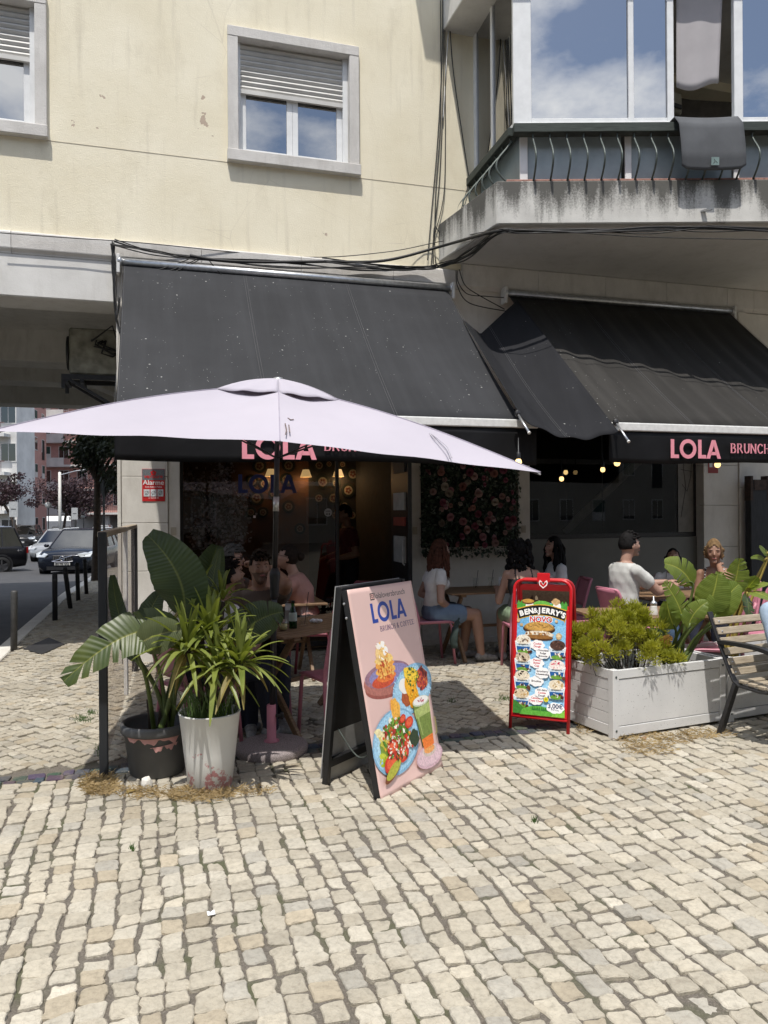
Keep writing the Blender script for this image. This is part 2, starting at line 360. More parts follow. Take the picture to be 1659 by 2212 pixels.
def stone_col():
    k = R.gauss(1, .075); r = R.random()
    c = (.45, .408, .325)
    if r < .08: c = (.405, .35, .26)
    elif r < .15: c = (.39, .365, .31)
    elif r < .42: c = (.48, .442, .362)
    return tuple(x * k for x in c)
def wob(s, d): return .009 * math.sin(1.7 * d + .6 * s) + .007 * math.sin(3.1 * s + 1.3 * d) + .006 * math.sin(7 * d + 2 * s)
stones = []
s = -6.5; ci = 0
while s < 6:
    w = R.uniform(.083, .109); d = -8.2 + R.random() * .1
    while d < -3.70:
        l = R.uniform(.078, .120); g = R.uniform(.005, .016) if R.random() < .85 else R.uniform(.016, .026); g2 = R.uniform(.004, .014)
        d1 = min(d + l, -3.69)
        if d1 - d > .05:
            def cc(a, bb): return W(a + wob(a, bb) + R.gauss(0, .0055), bb + .02 * math.sin(2.3 * a) + R.gauss(0, .0065))
            p = proj(cc(s + w / 2, d + l / 2))
            if -420 < p[0] < 2080 and p[1] < 2750: stones.append((p, [cc(s + g / 2, d + g2 / 2), cc(s + w - g / 2, d + g2 / 2), cc(s + w - g / 2, d1 - g2 / 2), cc(s + g / 2, d1 - g2 / 2)], 0))
        d += l
    s += w; ci += 1
for row in range(2):
    s = -6.2
    while s < 5:
        l = R.uniform(.07, .11); d0 = -3.68 + row * .085 + .05 * math.sin(2.3 * s); g = .004
        cs = [W(s + g, d0 + g), W(s + l - g, d0 + g), W(s + l - g, d0 + .081 - g), W(s + g, d0 + .081 - g)]
        cs = [c + V((R.gauss(0, .004), R.gauss(0, .004), 0)) for c in cs]; p = proj(cs[0])
        if -420 < p[0] < 2080: stones.append((p, cs, 1))
        s += l
ca, sa = math.cos(math.radians(38)), math.sin(math.radians(38))
for i in range(-190, 190):
    off = R.random() * .08
    for j in range(-150, 220):
        a, c2 = i * .078 + .012 * math.sin(j * .31), j * .086 + off + .02 * math.sin(i * .23)
        s_, d_ = a * ca - c2 * sa, a * sa + c2 * ca
        if not (-3.47 + .05 * math.sin(2.3 * s_) < d_ < (.0 if s_ > -2.95 else 15.) and -4.22 < s_ < 6.2): continue
        if d_ > 8 and R.random() < 0: continue
        def cc(u, v_): u += a; v_ += c2; return W(u * ca - v_ * sa + R.gauss(0, .0035), u * sa + v_ * ca + R.gauss(0, .0035))
        p = proj(W(s_, d_))
        if not (-330 < p[0] < 2000): continue
        if d_ > 3 and s_ > -2.95: continue
        wq, lq = .078 - R.uniform(.006, .012), .086 - R.uniform(.005, .012)
        stones.append((p, [cc(0, 0), cc(wq, 0), cc(wq, lq), cc(0, lq)], 2, rz(d_)))
stones.sort(key=lambda q: (not (0 < q[0][0] < 1659 and 0 < q[0][1] < 2212), -q[0][1]))
rest = MB(); far = MB(); nobj = 0
for q in stones:
    k = q[2]; z = (q[3] if k == 2 else 0) + R.gauss(0, .0035)
    col = stone_col() if k != 1 else tuple(R.uniform(.75, 1.3) * x for x in (.075, .08, .09))
    if k == 2: col = tuple(x * .9 for x in col)
    if nobj < 300 and k == 0:
        m1 = MB(); stone(m1, q[1], z, 3, .0032, col); m1.build('cobblestone', STONE, pave); nobj += 1
    else: stone(rest, q[1], z, 3 if k == 0 else 2, .003 if k == 0 else .0022, col, .002)
tag(rest.build('cobblestones', STONE, pave), kind='stuff')

# ---------------------------------------------------------------- the cafe building
B = thing('apartment_building', 'cream-yellow stuccoed apartment building with cafe on its ground floor', 'building', (0, FY, 0), TH)
def holes(mb, s0, s1, z0, z1, d0, d1, hs, mi=0):
    xs = sorted({s0, s1} | {x for h in hs for x in h[:2]}); zs = sorted({z0, z1} | {x for h in hs for x in h[2:]})
    for i in range(len(xs) - 1):
        run = None
        for j in range(len(zs) - 1):
            cx, cz = (xs[i] + xs[i + 1]) / 2, (zs[j] + zs[j + 1]) / 2
            solid = not any(h[0] < cx < h[1] and h[2] < cz < h[3] for h in hs)
            if solid and run is None: run = zs[j]
            if run is not None and (not solid): mb.box(xs[i], xs[i + 1], d0, d1, run, zs[j], mi); run = None
        if run is not None: mb.box(xs[i], xs[i + 1], d0, d1, run, zs[-1], mi)
W1 = (-1.79, -.28, 5.53, 7.03); W0 = (-5.16, -3.65, 5.53, 7.03)
mb = MB(); hs = [(w[0] + .1, w[1] - .1, w[2] + .1, w[3] - .1) for w in (W1, W0)] + [(1.35, 8.2, 5.1, 7.3)]
holes(mb, -11, 9, 4.5, 13.5, 0, .3, hs)
mb.build('upper_wall', STUCCO, B)
mb = MB()                                # scored line in the stucco, set just proud as a dark hairline
for a, c in ((-9, W0[0]), (W0[1], W1[0]), (W1[1], 1.18)):
    mb = MB(); mb.beam((a, -.0005, 5.52), (c, -.0005, 5.52), .004, .006); mb.build('score_line', mat('score_line_grit', (.42, .37, .28), .9), B)
mb = MB(); mb.box(-11, 9, 9, 9.3, 3.9, 13.5); mb.box(8.7, 9, .3, 9, 0, 13.5); mb.box(-11, -10.7, .3, 9, 0, 13.5); mb.box(-11, 9, 0, 9.3, 13.5, 13.8); mb.build('rear_wall', STUCCO, B)
def window(w, name='window'):
    s0, s1, z0, z1 = w; t = .115
    f = MB(); f.box(s0, s0 + t, -.055, .14, z0 + t, z1 - t); wroot = f.build('window', FRAME_STONE, B, bevel=.006)
    for nm, bx in (('jamb', (s1 - t, s1, -.055, .14, z0 + t, z1 - t)), ('lintel', (s0, s1, -.058, .14, z1 - t, z1)), ('sill', (s0 - .01, s1 + .01, -.085, .14, z0 - .01, z0 + t))):
        k = MB(); k.box(*bx); k.build(nm, FRAME_STONE, wroot, bevel=.006)
    a, c, z0, z1 = s0 + t, s1 - t, z0 + t, z1 - t; zs = z1 - .52
    k = MB(); n = 9
    for i in range(n):
        za = zs + (z1 - zs) * i / n; zb = zs + (z1 - zs) * (i + 1) / n - .005
        k.add([(a + .02, y, z) for y, z in ((.075, za), (.058, (za + zb) / 2), (.075, zb))] + [(c - .06, y, z) for y, z in ((.075, za), (.058, (za + zb) / 2), (.075, zb))], [(0, 3, 4, 1), (1, 4, 5, 2)])
    k.box(a + .02, c - .06, .05, .085, zs - .05, zs - .003); k.box(a + .02, c - .06, .085, .10, zs - .04, z1)
    k.build('roller_shutter', SHUT, wroot)
    k = MB()
    for x0, x1 in ((a, a + .035), (c - .06, c)): k.box(x0, x1, .045, .13, z0, z1)
    k.box(a, c, .09, .13, z0, z0 + .04); k.build('guide_rail', PVC, wroot, bevel=.003)
    mid = (a + c) / 2 - .01
    for x0, x1 in ((a + .035, mid), (mid + .002, c - .06)):
        k = MB(); e = .065 if x0 > a + .1 else .05; g = .065
        k.box(x0, x0 + g, .095, .135, z0 + .04, zs); k.box(x1 - g, x1, .095, .135, z0 + .04, zs); k.box(x0 + g, x1 - g, .097, .133, z0 + .04, z0 + .095); k.box(x0 + g, x1 - g, .097, .133, zs - .0, zs + .05)
        k.build('sash', PVC, wroot, bevel=.003)
        k = MB(); k.box(x0 + g, x1 - g, .112, .118, z0 + .095, zs); k.build('pane', GLASS_UP, wroot)
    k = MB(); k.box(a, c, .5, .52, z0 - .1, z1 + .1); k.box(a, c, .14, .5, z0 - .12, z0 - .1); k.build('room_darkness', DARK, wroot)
window(W1); window(W0)
# cornice stones and frieze
R = random.Random(5)
x = -10.9; xs_ = [-10.9, -9.8, -8.6, -7.5, -6.4, -5.2, -4.0, -3.0, -2.09, -.98, .12, 1.0, 2.02, 2.98, 3.9, 4.86, 5.3, 6.4, 7.5, 8.9]
prof = [(.0, 4.30), (-.022, 4.30), (-.024, 4.315), (-.052, 4.345), (-.055, 4.355), (-.055, 4.51), (-.045, 4.525), (0, 4.53)]
for i in range(len(xs_) - 1):
    a, c = xs_[i] + .002, xs_[i + 1] - .002; k = MB(); n = len(prof)
    pq = [(y, z + (.087 if z > 4.4 and a > .9 else 0)) for y, z in prof]; k.add([(a, y, z) for y, z in pq] + [(c, y, z) for y, z in pq], [(j, j + 1, n + j + 1, n + j) for j in range(n - 1)] + [tuple(range(n)), tuple(range(n, 2 * n))[::-1]])
    k.build('cornice_stone', FRAME_STONE if a > -4 else WHITEWASH, B, bevel=.002)
mb = MB(); mb.box(-10.9, -2.98, -.02, .5, 3.86, 4.302); mb.build('passage_lintel', WHITEWASH, B, bevel=.012)
mb = MB(); mb.box(-2.976, 8.9, .0, .3, 2.95, 4.3); mb.build('frieze', LIME, B)
# passage under the building
mb = MB(); mb.box(-10.7, -2.97, .5, 9.0, 4.32, 4.5); mb.build('passage_ceiling', CEIL, B)
for d0, d1, zb in ((3.6, 4.2, 3.86), (5.6, 6.2, 3.88), (8.4, 9.0, 3.86)):
    k = MB(); k.box(-10.7, -2.97, d0, d1, zb, 4.33)
    k.prism([(-2.972, d0 + .01, zb + .02), (-2.972, d0 + .01, zb - .42), (-3.25, d0 + .01, zb - .16), (-3.7, d0 + .01, zb + .02)], (0, d1 - d0 - .02, 0)); k.build('passage_beam', CEIL, B, bevel=.01)
mb = MB(); mb.box(-2.96, -2.7, .28, 9.0, -.6, 4.32); mb.build('side_wall', LIME, B)
mb = MB(); mb.box(-10.9, -10.7, 0, 9, -.6, 4.4); mb.build('passage_wall', CEIL, B)
# left pillar of stone panels
def panels(s0, s1, zs, d0, d1, name='stone_panel'):
    for a, c in zip(zs[:-1], zs[1:]):
        k = MB(); e = R.uniform(0, .004); k.box(s0, s1, d0 - e, d1, a + .002, c - .002); k.build(name, LIME, B, bevel=.004)
panels(-2.94, -2.462, [-.02, .42, .98, 1.50, 2.0, 2.55, 3.2, 3.86], -.05, .29)
for a, c in ((-2.98, -2.943),):
    k = MB(); k.box(a, c, -.07, .29, -.02, 3.86); k.build('pillar_edge', LIME, B, bevel=.004)
k = MB(); k.box(-2.459, -2.335, -.035, .29, -.02, 2.96); k.build('door_jamb', LIME, B, bevel=.004)
for a, c in ((.295, .442), (1.723, 1.883)):
    k = MB(); k.box(a, c, -.05, .29, -.02, 2.97); k.build('pilaster', LIME, B, bevel=.004)
    k = MB(); k.box(a + .045, a + .10, -.056, -.045, 1.33, 1.42); k.build('wall_plate', mat('beige_plate', (.48, .43, .34), .6), B)
k = MB(); k.box(-2.435, -2.375, -.041, -.03, 1.36, 1.45); k.build('wall_plate', MAT['beige_plate'], B)
mb = MB(); mb.box(.442, 1.723, .0, .28, -.02, 2.97); mb.build('flower_bay_wall', LIME, B)
mb = MB(); mb.box(.46, .68, -.03, -.002, .06, .55); mb.build('cable_box', WHITE_ALU, B, bevel=.004)
mb = MB(); mb.box(.442, 1.723, -.04, -.001, -.02, .06); mb.build('plinth', LIME, B)
# right-hand piers
panels(4.46, 5.02, [-.02, .5, 1.1, 1.66, 2.2, 2.75, 3.4, 4.29], -.05, .29)
panels(5.025, 5.16, [-.02, .9, 1.9, 2.9, 4.29], -.07, .29, 'pilaster_stone')
panels(5.165, 8.9, [-.02, .55, 1.2, 1.7, 2.3, 2.9, 3.5, 4.29], -.03, .29)
# shop windows
def shop(s0, s1, z0, z1, cuts, name, frost=None):
    f = MB(); t = .04
    f.box(s0, s1, .10, .15, z0 - .06, z0, 0); f.box(s0, s1, .10, .15, z1, z1 + .07, 0); f.box(s0, s0 + t, .10, .15, z0, z1); f.box(s1 - t, s1, .10, .15, z0, z1)
    for c in cuts[1:-1]: f.box(c - .004, c + .004, .118, .132, z0, z1)
    root = f.build(name, BLACK, B, bevel=.003); tag(root, 'dark-framed ' + name.replace('_', ' ') + ' of the cafe')
    for a, c in zip(cuts[:-1], cuts[1:]):
        k = MB(); k.box(a + .004, c - .004, .12, .13, z0, z1); k.build('pane', GLASS_SHOP, root)
    return root
SH1 = shop(-2.335, -.52, .10, 2.88, [-2.295, -.56], 'shop_window')
SH2 = shop(1.883, 4.46, 1.30, 2.88, [1.92, 3.02, 4.15, 4.42], 'shop_window')
k = MB(); k.box(1.883, 4.46, .09, .16, -.02, 1.238); k.build('frosted_panel', mat('frosted_grey', (.155, .16, .15), .35, 0, .1, 2), B)
k = MB(); k.box(4.18, 4.42, .108, .117, 1.30, 2.88); k.build('sketch_panel', mat('sketch_panel', (.20, .19, .17), .6), SH2)
k = MB()
for pts in ([(4.22, 1.5), (4.3, 1.9), (4.26, 2.2), (4.33, 2.4), (4.29, 2.7)], [(4.24, 1.95), (4.32, 1.85), (4.38, 2.05), (4.4, 2.35), (4.35, 2.65)], [(4.22, 2.15), (4.40, 2.12)]): k.tube([(x, .1055, z) for x, z in pts], .0035, 4)
k.build('line_drawing', BLACK, SH2)
k = MB(); k.box(-.52, .24, .10, .15, 2.62, 2.70); k.box(-.52, .24, .10, .15, 2.88, 2.95); k.build('door_head', BLACK, B)
k = MB(); k.box(.235, .293, -.02, .28, -.02, 2.96); k.build('door_frame', BLACK, B)
# glazed door leaf standing open against the frame, with notices
k = MB(); dl = k.box(.12, .165, -.55, .10, .02, 2.6).build('open_door', BLACK, B, bevel=.004)
for z, h, c in ((2.05, .28, (.05, .05, .05)), (1.62, .20, (.42, .42, .40)), (1.44, .10, (.28, .05, .04)), (1.02, .30, (.40, .40, .38))):
    k = MB(); k.box(.10, .1185, -.47, -.05, z, z + h); k.build('notice', mat('notice_%d' % int(z * 100), c, .6), dl)
k = MB(); k.tube([(.09, -.5, 1.0), (.07, -.5, 1.02), (.07, -.5, 1.28), (.09, -.5, 1.30)], .009); k.build('handle', ALU, dl)
# interior room
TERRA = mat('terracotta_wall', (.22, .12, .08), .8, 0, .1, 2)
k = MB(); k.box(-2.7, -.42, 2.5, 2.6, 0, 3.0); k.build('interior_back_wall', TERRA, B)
k = MB(); k.box(.4, 4.6, 3.6, 3.7, 0, 3.0); k.box(4.5, 4.6, .3, 3.6, 0, 3.); k.box(-.42, .4, 2.5, 2.6, 0, 3.0); k.box(.3, .4, .3, 2.5, 0, 2.95); k.build('interior_wall', mat('interior_dark_wall', (.05, .048, .045), .8), B)  # back wall behind the doorway coloured near-black to stand in for its shade
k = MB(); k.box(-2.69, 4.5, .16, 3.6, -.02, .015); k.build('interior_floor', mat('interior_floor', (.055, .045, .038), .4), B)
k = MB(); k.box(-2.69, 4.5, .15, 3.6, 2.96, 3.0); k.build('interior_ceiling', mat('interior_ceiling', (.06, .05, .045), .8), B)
for a, c in ((-1.55, -1.52), (-.95, -.92)):
    k = MB(); k.box(a, c, 2.485, 2.499, .9, 2.95); k.build('wall_batten', TERRA, B)
# counter and staircase stringer behind the right-hand glass
k = MB(); k.box(2.9, 4.3, 1.3, 1.8, .02, 1.12); k.build('counter', mat('counter_white', (.40, .39, .37), .4), B, bevel=.01)
k = MB(); k.beam((2.9, .9, 1.30), (4.25, .9, 2.42), .05, .11); k.build('stair_stringer', mat('stringer', (.30, .28, .25), .5), B)
# left pier of the passage: AC unit on a bracket
# ---------------------------------------------------------------- bay window, slabs, railing
def toL(p): x, y = p[0], p[1] - FY; return V((x * CT + y * ST, -x * ST + y * CT, p[2] if len(p) > 2 else 0))
def plan(pts, z): return [V((q.x, q.y, z)) for q in (toL(p) for p in pts)]
YB = 8.09
slab_pl = [tuple(W(.70, .1))[:2], (1.21, YB), (7.2, YB), (7.2, 11.6)]
mb = MB(); mb.prism(plan(slab_pl, 4.62), (0, 0, .455)); bay = mb.build('bay_slab', SLAB, B, bevel=.012); tag(bay, 'stained concrete bay slab')
k = MB(); k.prism(plan([tuple(W(.74, .1))[:2], (1.24, YB + .03), (7.2, YB + .03), (7.2, 11.5)], 4.6155), (0, 0, .004)); k.build('soffit', SOFFIT, bay)
k = MB(); k.prism(plan([(1.32, YB + .035), (7.2, YB + .035), (7.2, YB + .30), (1.32, YB + .3)], 5.0765), (0, 0, .03)); k.build('tile_strip', mat('terracotta_tile', (.36, .19, .15), .8, 0, .25, 30), bay, bevel=.006)
mb = MB(); mb.prism(plan([tuple(W(.78, .1))[:2], (1.16, 8.02), (7.2, 8.02), (7.2, 11.6)], 7.42), (0, 0, .42)); mb.build('bay_slab', WHITEWASH, B, bevel=.01)
mb = MB(); mb.prism(plan([tuple(W(.05, .1))[:2], tuple(W(.05, -1.16))[:2], tuple(W(1.2, -1.2))[:2], (7.2, 8.0), (7.2, 11.6)], 10.0), (0, 0, .3)); mb.build('bay_slab', WHITEWASH, B)
YW = 8.225; CXW = 1.455
def bx(px): return (px - 829.5) / FPX * YW
wl = [tuple(W(1.20, .0))[:2], (CXW, YW)]
def vpost(x0, x1, z0, z1, nm, m, par, y0=YW - .03, y1=YW + .04, bev=.004):
    k = MB(); q = plan([(x0, y0), (x1, y0), (x1, y1), (x0, y1)], z0); k.prism(q, (0, 0, z1 - z0)); return k.build(nm, m, par, bevel=bev)
ZS, ZT = 5.735, 7.42
bw_ = vpost(CXW - .045, bx(1153), ZS - .06, ZT, 'bay_window', PVC, B); tag(bw_, 'white-framed enclosed bay window')
for a, c in ((1362, 1374), (1446, 1460), (1590, 1609), (1800, 1815)): vpost(bx(a), bx(c), ZS, ZT, 'mullion', PVC, bw_)
vpost(bx(1228), bx(1238), ZS + .05, ZT, 'sash_stile', PVC, bw_, YW + .045, YW + .07)
for a, c in ((1153, 1446), (1609, 1990)): vpost(bx(a), bx(c), ZS, ZS + .05, 'bottom_rail', PVC, bw_, YW - .025, YW + .035)
vpost(CXW, bx(1990), ZS - .045, ZS - .002, 'sill_track', PVC, bw_, YW - .05, YW + .08)
for a, c in ((1153, 1362), (1374, 1446), (1609, 1800)): vpost(bx(a), bx(c), ZS + .05, ZT, 'pane', GLASS_BAY, bw_, YW, YW + .006, 0)
for a, c in ((bx(1127) + .06, bx(1350)), (bx(1372), bx(1590)), (bx(1595), bx(1990))): vpost(a, c, 5.09, ZS - .1, 'lower_panel', mat('blue_grey_panel', (.30, .37, .40), .25, 0, .12, 3), bw_, YW + .05, YW + .06, 0)
for a, c in ((1129, 1146), (1357, 1371), (1592, 1604)): vpost(bx(a), bx(c), 5.09, ZS - .05, 'lower_post', PVC, bw_, YW + .02, YW + .045)
# oblique side of the bay
A_, B_ = V((*wl[0], 0)), V((*wl[1], 0))
def side(f0, f1, z0, z1, off0, off1, nm, m, bev=.004):
    d = (B_ - A_); n = V((-d.y, d.x, 0)).normalized()  # inward
    n = n if n.dot(V((1, 0, 0))) > 0 else -n
    q = [A_ + d * f0 + n * off0, A_ + d * f1 + n * off0, A_ + d * f1 + n * off1, A_ + d * f0 + n * off1]
    k = MB(); k.prism(plan([(p.x, p.y) for p in q], z0), (0, 0, z1 - z0)); return k.build(nm, m, bw_, bevel=bev)
side(0, .07, ZS - .05, ZT, -.02, .05, 'mullion', PVC); side(.44, .49, ZS, ZT, -.02, .05, 'mullion', PVC); side(.93, .98, ZS, ZT, -.02, .05, 'mullion', PVC)
side(.0, .98, ZS - .05, ZS + .035, -.03, .06, 'bottom_rail', PVC)
for a, c in ((.07, .44), (.49, .93)): side(a, c, ZS + .035, ZT, .0, .006, 'pane', GLASS_BAY, 0)
side(.04, .98, ZS, ZT, .16, .165, 'curtain', mat('pale_curtain', (.55, .56, .50), .8, 0, .15, 5), 0)
side(.02, .97, 5.09, ZS - .1, .06, .07, 'lower_panel', MAT['blue_grey_panel'], 0)
side(-.06, 1.03, ZS - .15, ZS - .06, -.12, -.01, 'handrail', RAILWOOD)
vpost(CXW - .06, 7.2, ZS - .15, ZS - .052, 'handrail', RAILWOOD, bw_, YW - .14, YW - .02, .006)
# room behind
k = MB(); q = plan([(1.6, 10.4), (7.2, 11.0), (7.2, 11.1), (1.6, 10.5)], 5.0); k.prism(q, (0, 0, 2.4)); k.build('bay_room_wall', mat('bay_room', (.16, .15, .14), .8), B)
k = MB(); k.prism(plan([(1.5, 8.4), (7.2, 8.4), (7.2, 10.9), (1.7, 10.4)], 5.04), (0, 0, .05)); k.build('bay_room_floor', DARK, B)
k = MB(); k.prism(plan([(bx(1505), 9.5), (bx(1600), 9.75), (bx(1600), 9.95), (bx(1505), 9.7)], 6.62), (0, 0, .26)); o = k.build('indoor_air_conditioner', mat('aircon_cream', (.40, .37, .28), .5), B, bevel=.02)
k = MB(); k.prism(plan([(bx(1512), 9.49), (bx(1595), 9.70), (bx(1595), 9.72), (bx(1512), 9.51)], 6.66), (0, 0, .05)); k.build('louvre', BLACK, o)
# balusters: bulging wrought iron, one mesh copied
k = MB(); pts = []
for i in range(15):
    t = i / 14; z = .50 * (1 - t)
    pts.append((0, -(.02 + .155 * math.sin(math.pi * min(1, max(0, (t - .12) / .88)) ** 1.25)) if t > .12 else -.02 + .02 * math.sin(t / .12 * math.pi), z))
k.tube(pts, .0105, 7); bal = k.mesh('baluster', IRON, True)
ang = math.radians(-16.5)
for i in range(27):
    px = 1153 + i * 36.0
    l = toL((bx(px), YW - .09)); link('baluster', bal, bw_, (l.x, l.y, 5.085), (0, 0, ang))
d = B_ - A_; yaw = math.atan2(d.y, d.x) - TH
for i in range(7):
    p = A_ + d * (.0 + i * .165) + V((-d.y, d.x, 0)).normalized() * (.065 if V((-d.y, d.x, 0)).x < 0 else -.065); l = toL(p)
    link('baluster', bal, bw_, (l.x, l.y, 5.085), (0, 0, yaw))
k = MB()
for dx in (0, .028): l = toL(P(1515 + dx * 200, 455, YB)); k.tube([(l.x, l.y + .02, l.z), (l.x + .01, l.y - .12, l.z - .03)], .012, 8)
k.build('drain_pipe', ALU, bay)
# grey cloth in the open section and mat over the rail
t = thing('hanging_sheet', 'grey cloth hanging in the open section of the bay window', 'curtain', P(1510, 200, 8.26))
k = MB(); k.M = Matrix.Translation(-t.location)
def sh(u, v):
    px = 1461 + (1562 - v * 10 - 1461) * u; p = P(px, -40 + v * (228 + 8 * math.sin(u * 5)), 8.27 + .012 * math.sin(u * 9) * v); return p
k.sheet(sh, 14, 14); k.build('cloth', mat('grey_cloth', (.40, .38, .39), .85, 0, .06, 3), t, smooth=True, thick=.002)
t = thing('exercise_mat', 'dark grey foam mat draped over the balcony rail', 'mat', P(1538, 375, 8.0))
k = MB(); k.M = Matrix.Translation(-t.location)
def mt(u, v):
    px = 1465 + 138 * u + v * 8
    prof_ = [(8.30, 5.67), (8.20, 5.73), (8.06, 5.72), (7.955, 5.60), (7.93, 5.42), (7.92, 5.26), (7.94, 5.12)]
    f = v * 6; i = min(5, int(f)); a = f - i; Y = prof_[i][0] * (1 - a) + prof_[i + 1][0] * a; z = prof_[i][1] * (1 - a) + prof_[i + 1][1] * a
    cr = .035 * max(0, abs(u - .5) * 2 - .82) / .18 * max(0, v - .85) / .15
    return V(((px - 829.5) / FPX * 8.0, Y + .012 * math.sin(u * 3), z + cr - .01 * math.sin(u * 3.1)))
k.sheet(mt, 12, 24); k.build('foam_sheet', mat('mat_grey', (.085, .09, .098), .9, 0, .12, 4, .4, 220), t, smooth=True, thick=.010)
k = MB(); k.M = Matrix.Translation(-t.location) @ frame(P(1545, 348, 7.912), (1, 0, 0), (0, -.06, 1)); k.box(-.04, .04, -.04, .04, 0, .003); k.tube([(-.018, -.022, .004), (.0, 0, .004), (-.012, .02, .004)], .0025, 4, 1); k.tube([(.01, -.004, .004), (.022, -.018, .004)], .0025, 4, 1)
k.build('printed_logo', [mat('logo_teal', (.20, .28, .27), .8), BLACK], t)
# outdoor AC unit on the passage wall
t = thing('air_conditioner', 'old cream air conditioner on a rusty bracket under the passage', 'air conditioner', W(-3.12, .95, 3.0), TH)
k = MB(); k.box(-.42, .14, -.14, .22, .22, .76); k.build('case', mat('old_cream', (.30, .29, .23), .6, 0, .3, 8), t, bevel=.02)
k = MB(); k.lathe([(.16, 0), (.2, .01), (.2, .03)], 20); k.build('fan_grille', BLACK, t).matrix_local = Matrix.Translation((-.421, .04, .49)) @ Matrix.Rotation(-math.pi / 2, 4, 'Y')
for y in (-.16, .24):
    k = MB(); k.box(-.5, .16, y, y + .04, .16, .215); k.box(-.5, -.46, y, y + .04, .05, .16); k.beam((-.46, y + .02, .18), (.15, y + .02, -.18), .03, .03); k.build('bracket_arm', BLACK, t)
k = MB(); k.box(-.47, -.43, -.16, .28, .12, .158); k.box(-.30, -.26, -.16, .28, .12, .158); k.build('cross_bar', BLACK, t)
k = MB(); R = random.Random(2)
for i in range(5): k.tube([(-.3 + R.uniform(0, .3), -.15, .62), (-.15 + R.uniform(-.1, .1), -.2, .45 + R.uniform(0, .2)), (.06, -.17, .6 + R.uniform(-.2, .2)), (.14, -.16, .5)], .011, 6)
k.build('hose', CABLE, t, True)

# ---------------------------------------------------------------- awnings
AWN1 = m_awning('charcoal_canvas', (.030, .031, .034), .555); AWN2 = m_awning('faded_black_canvas', (.026, .0245, .0225), .60)
TARP = m_awning('black_tarpaulin', (.012, .0125, .015), .60); VAL = mat('black_valance', (.008, .008, .009), .6, 0, .25, 4, spec=.2)
PINKL = mat('pink_lettering', (.80, .30, .36), .6, 0, .05); STITCH = mat('seam_stitch', (.10, .10, .105), .8)
def lola(mb, h, mi=0, e=.002):
    st = .205 * h
    def ext(pts): mb.prism([(x * h, y * h, 0) for x, y in pts], (0, 0, e), mi)
    def Lt(x): ext([(x, 0), (x + .50, 0), (x + .50, .19), (x + .21, .19), (x + .21, 1), (x, 1)])
    Lt(0); n = 32; cx, ro, ri = 1.08, .52, .32
    ring = [(cx + r * math.cos(2 * math.pi * i / n), .5 + r * math.sin(2 * math.pi * i / n) * (1.0)) for r in (ro, ri) for i in range(n)]
    mb.add([(x * h, y * h, z) for z in (0, e) for x, y in ring], [(i, n + i, n + (i + 1) % n, (i + 1) % n) for i in range(n)] + [(2 * n + i, 2 * n + (i + 1) % n, 3 * n + (i + 1) % n, 3 * n + i) for i in range(n)] +
           [(i, (i + 1) % n, 2 * n + (i + 1) % n, 2 * n + i) for i in range(n)] + [(n + i, 3 * n + i, 3 * n + (i + 1) % n, n + (i + 1) % n) for i in range(n)], mi)
    Lt(1.72); x = 2.25
    ext([(x, 0), (x + .22, 0), (x + .57, 1), (x + .35, 1)]); ext([(x + .57, 1), (x + .46, .72), (x + .70, 0), (x + .92, 0)]); ext([(x + .24, .19), (x + .68, .19), (x + .615, .36), (x + .30, .36)])
    return 3.17 * h
SER = {'B': [[(0, 0), (0, 1)], 'i', [(0, 1), (.35, .97), (.45, .77), (.35, .55), (0, .53)], [(0, .53), (.42, .5), (.55, .27), (.42, .03), (0, 0)]],
       'R': [[(0, 0), (0, 1)], 'i', [(0, 1), (.36, .97), (.46, .75), (.36, .52), (0, .5)], [(.25, .5), (.6, 0)]],
       'U': [[(0, 1), (0, .3), (.1, .06), (.28, 0), (.46, .06), (.56, .3), (.56, 1)], 't'], 'N': [[(0, 0), (0, 1)], 't', [(0, 1), (.6, 0)], [(.6, 0), (.6, 1)], 't'],
       'C': [[(.62, .8), (.5, .96), (.33, 1), (.12, .88), (0, .5), (.12, .12), (.33, 0), (.5, .04), (.64, .2)]], 'H': [[(0, 0), (0, 1)], 'i', [(.55, 0), (.55, 1)], 'i', [(0, .52), (.55, .52)]],
       'O': [[(.35, 1), (.12, .88), (0, .5), (.12, .12), (.35, 0), (.58, .12), (.7, .5), (.58, .88), (.35, 1)]], 'F': [[(0, 0), (0, 1)], 'i', [(0, 1), (.48, 1)], [(.48, 1), (.48, .86)], [(0, .53), (.36, .53)]],
       'E': [[(0, 0), (0, 1)], 'i', [(0, 1), (.48, 1)], [(.48, 1), (.48, .86)], [(0, .53), (.38, .53)], [(0, 0), (.52, 0)], [(.52, 0), (.52, .16)]],
       '&': [[(.7, 0), (.15, .75), (.2, .95), (.35, 1), (.48, .85), (.4, .65), (.1, .4), (.05, .15), (.25, 0), (.5, .1), (.68, .45)]]}
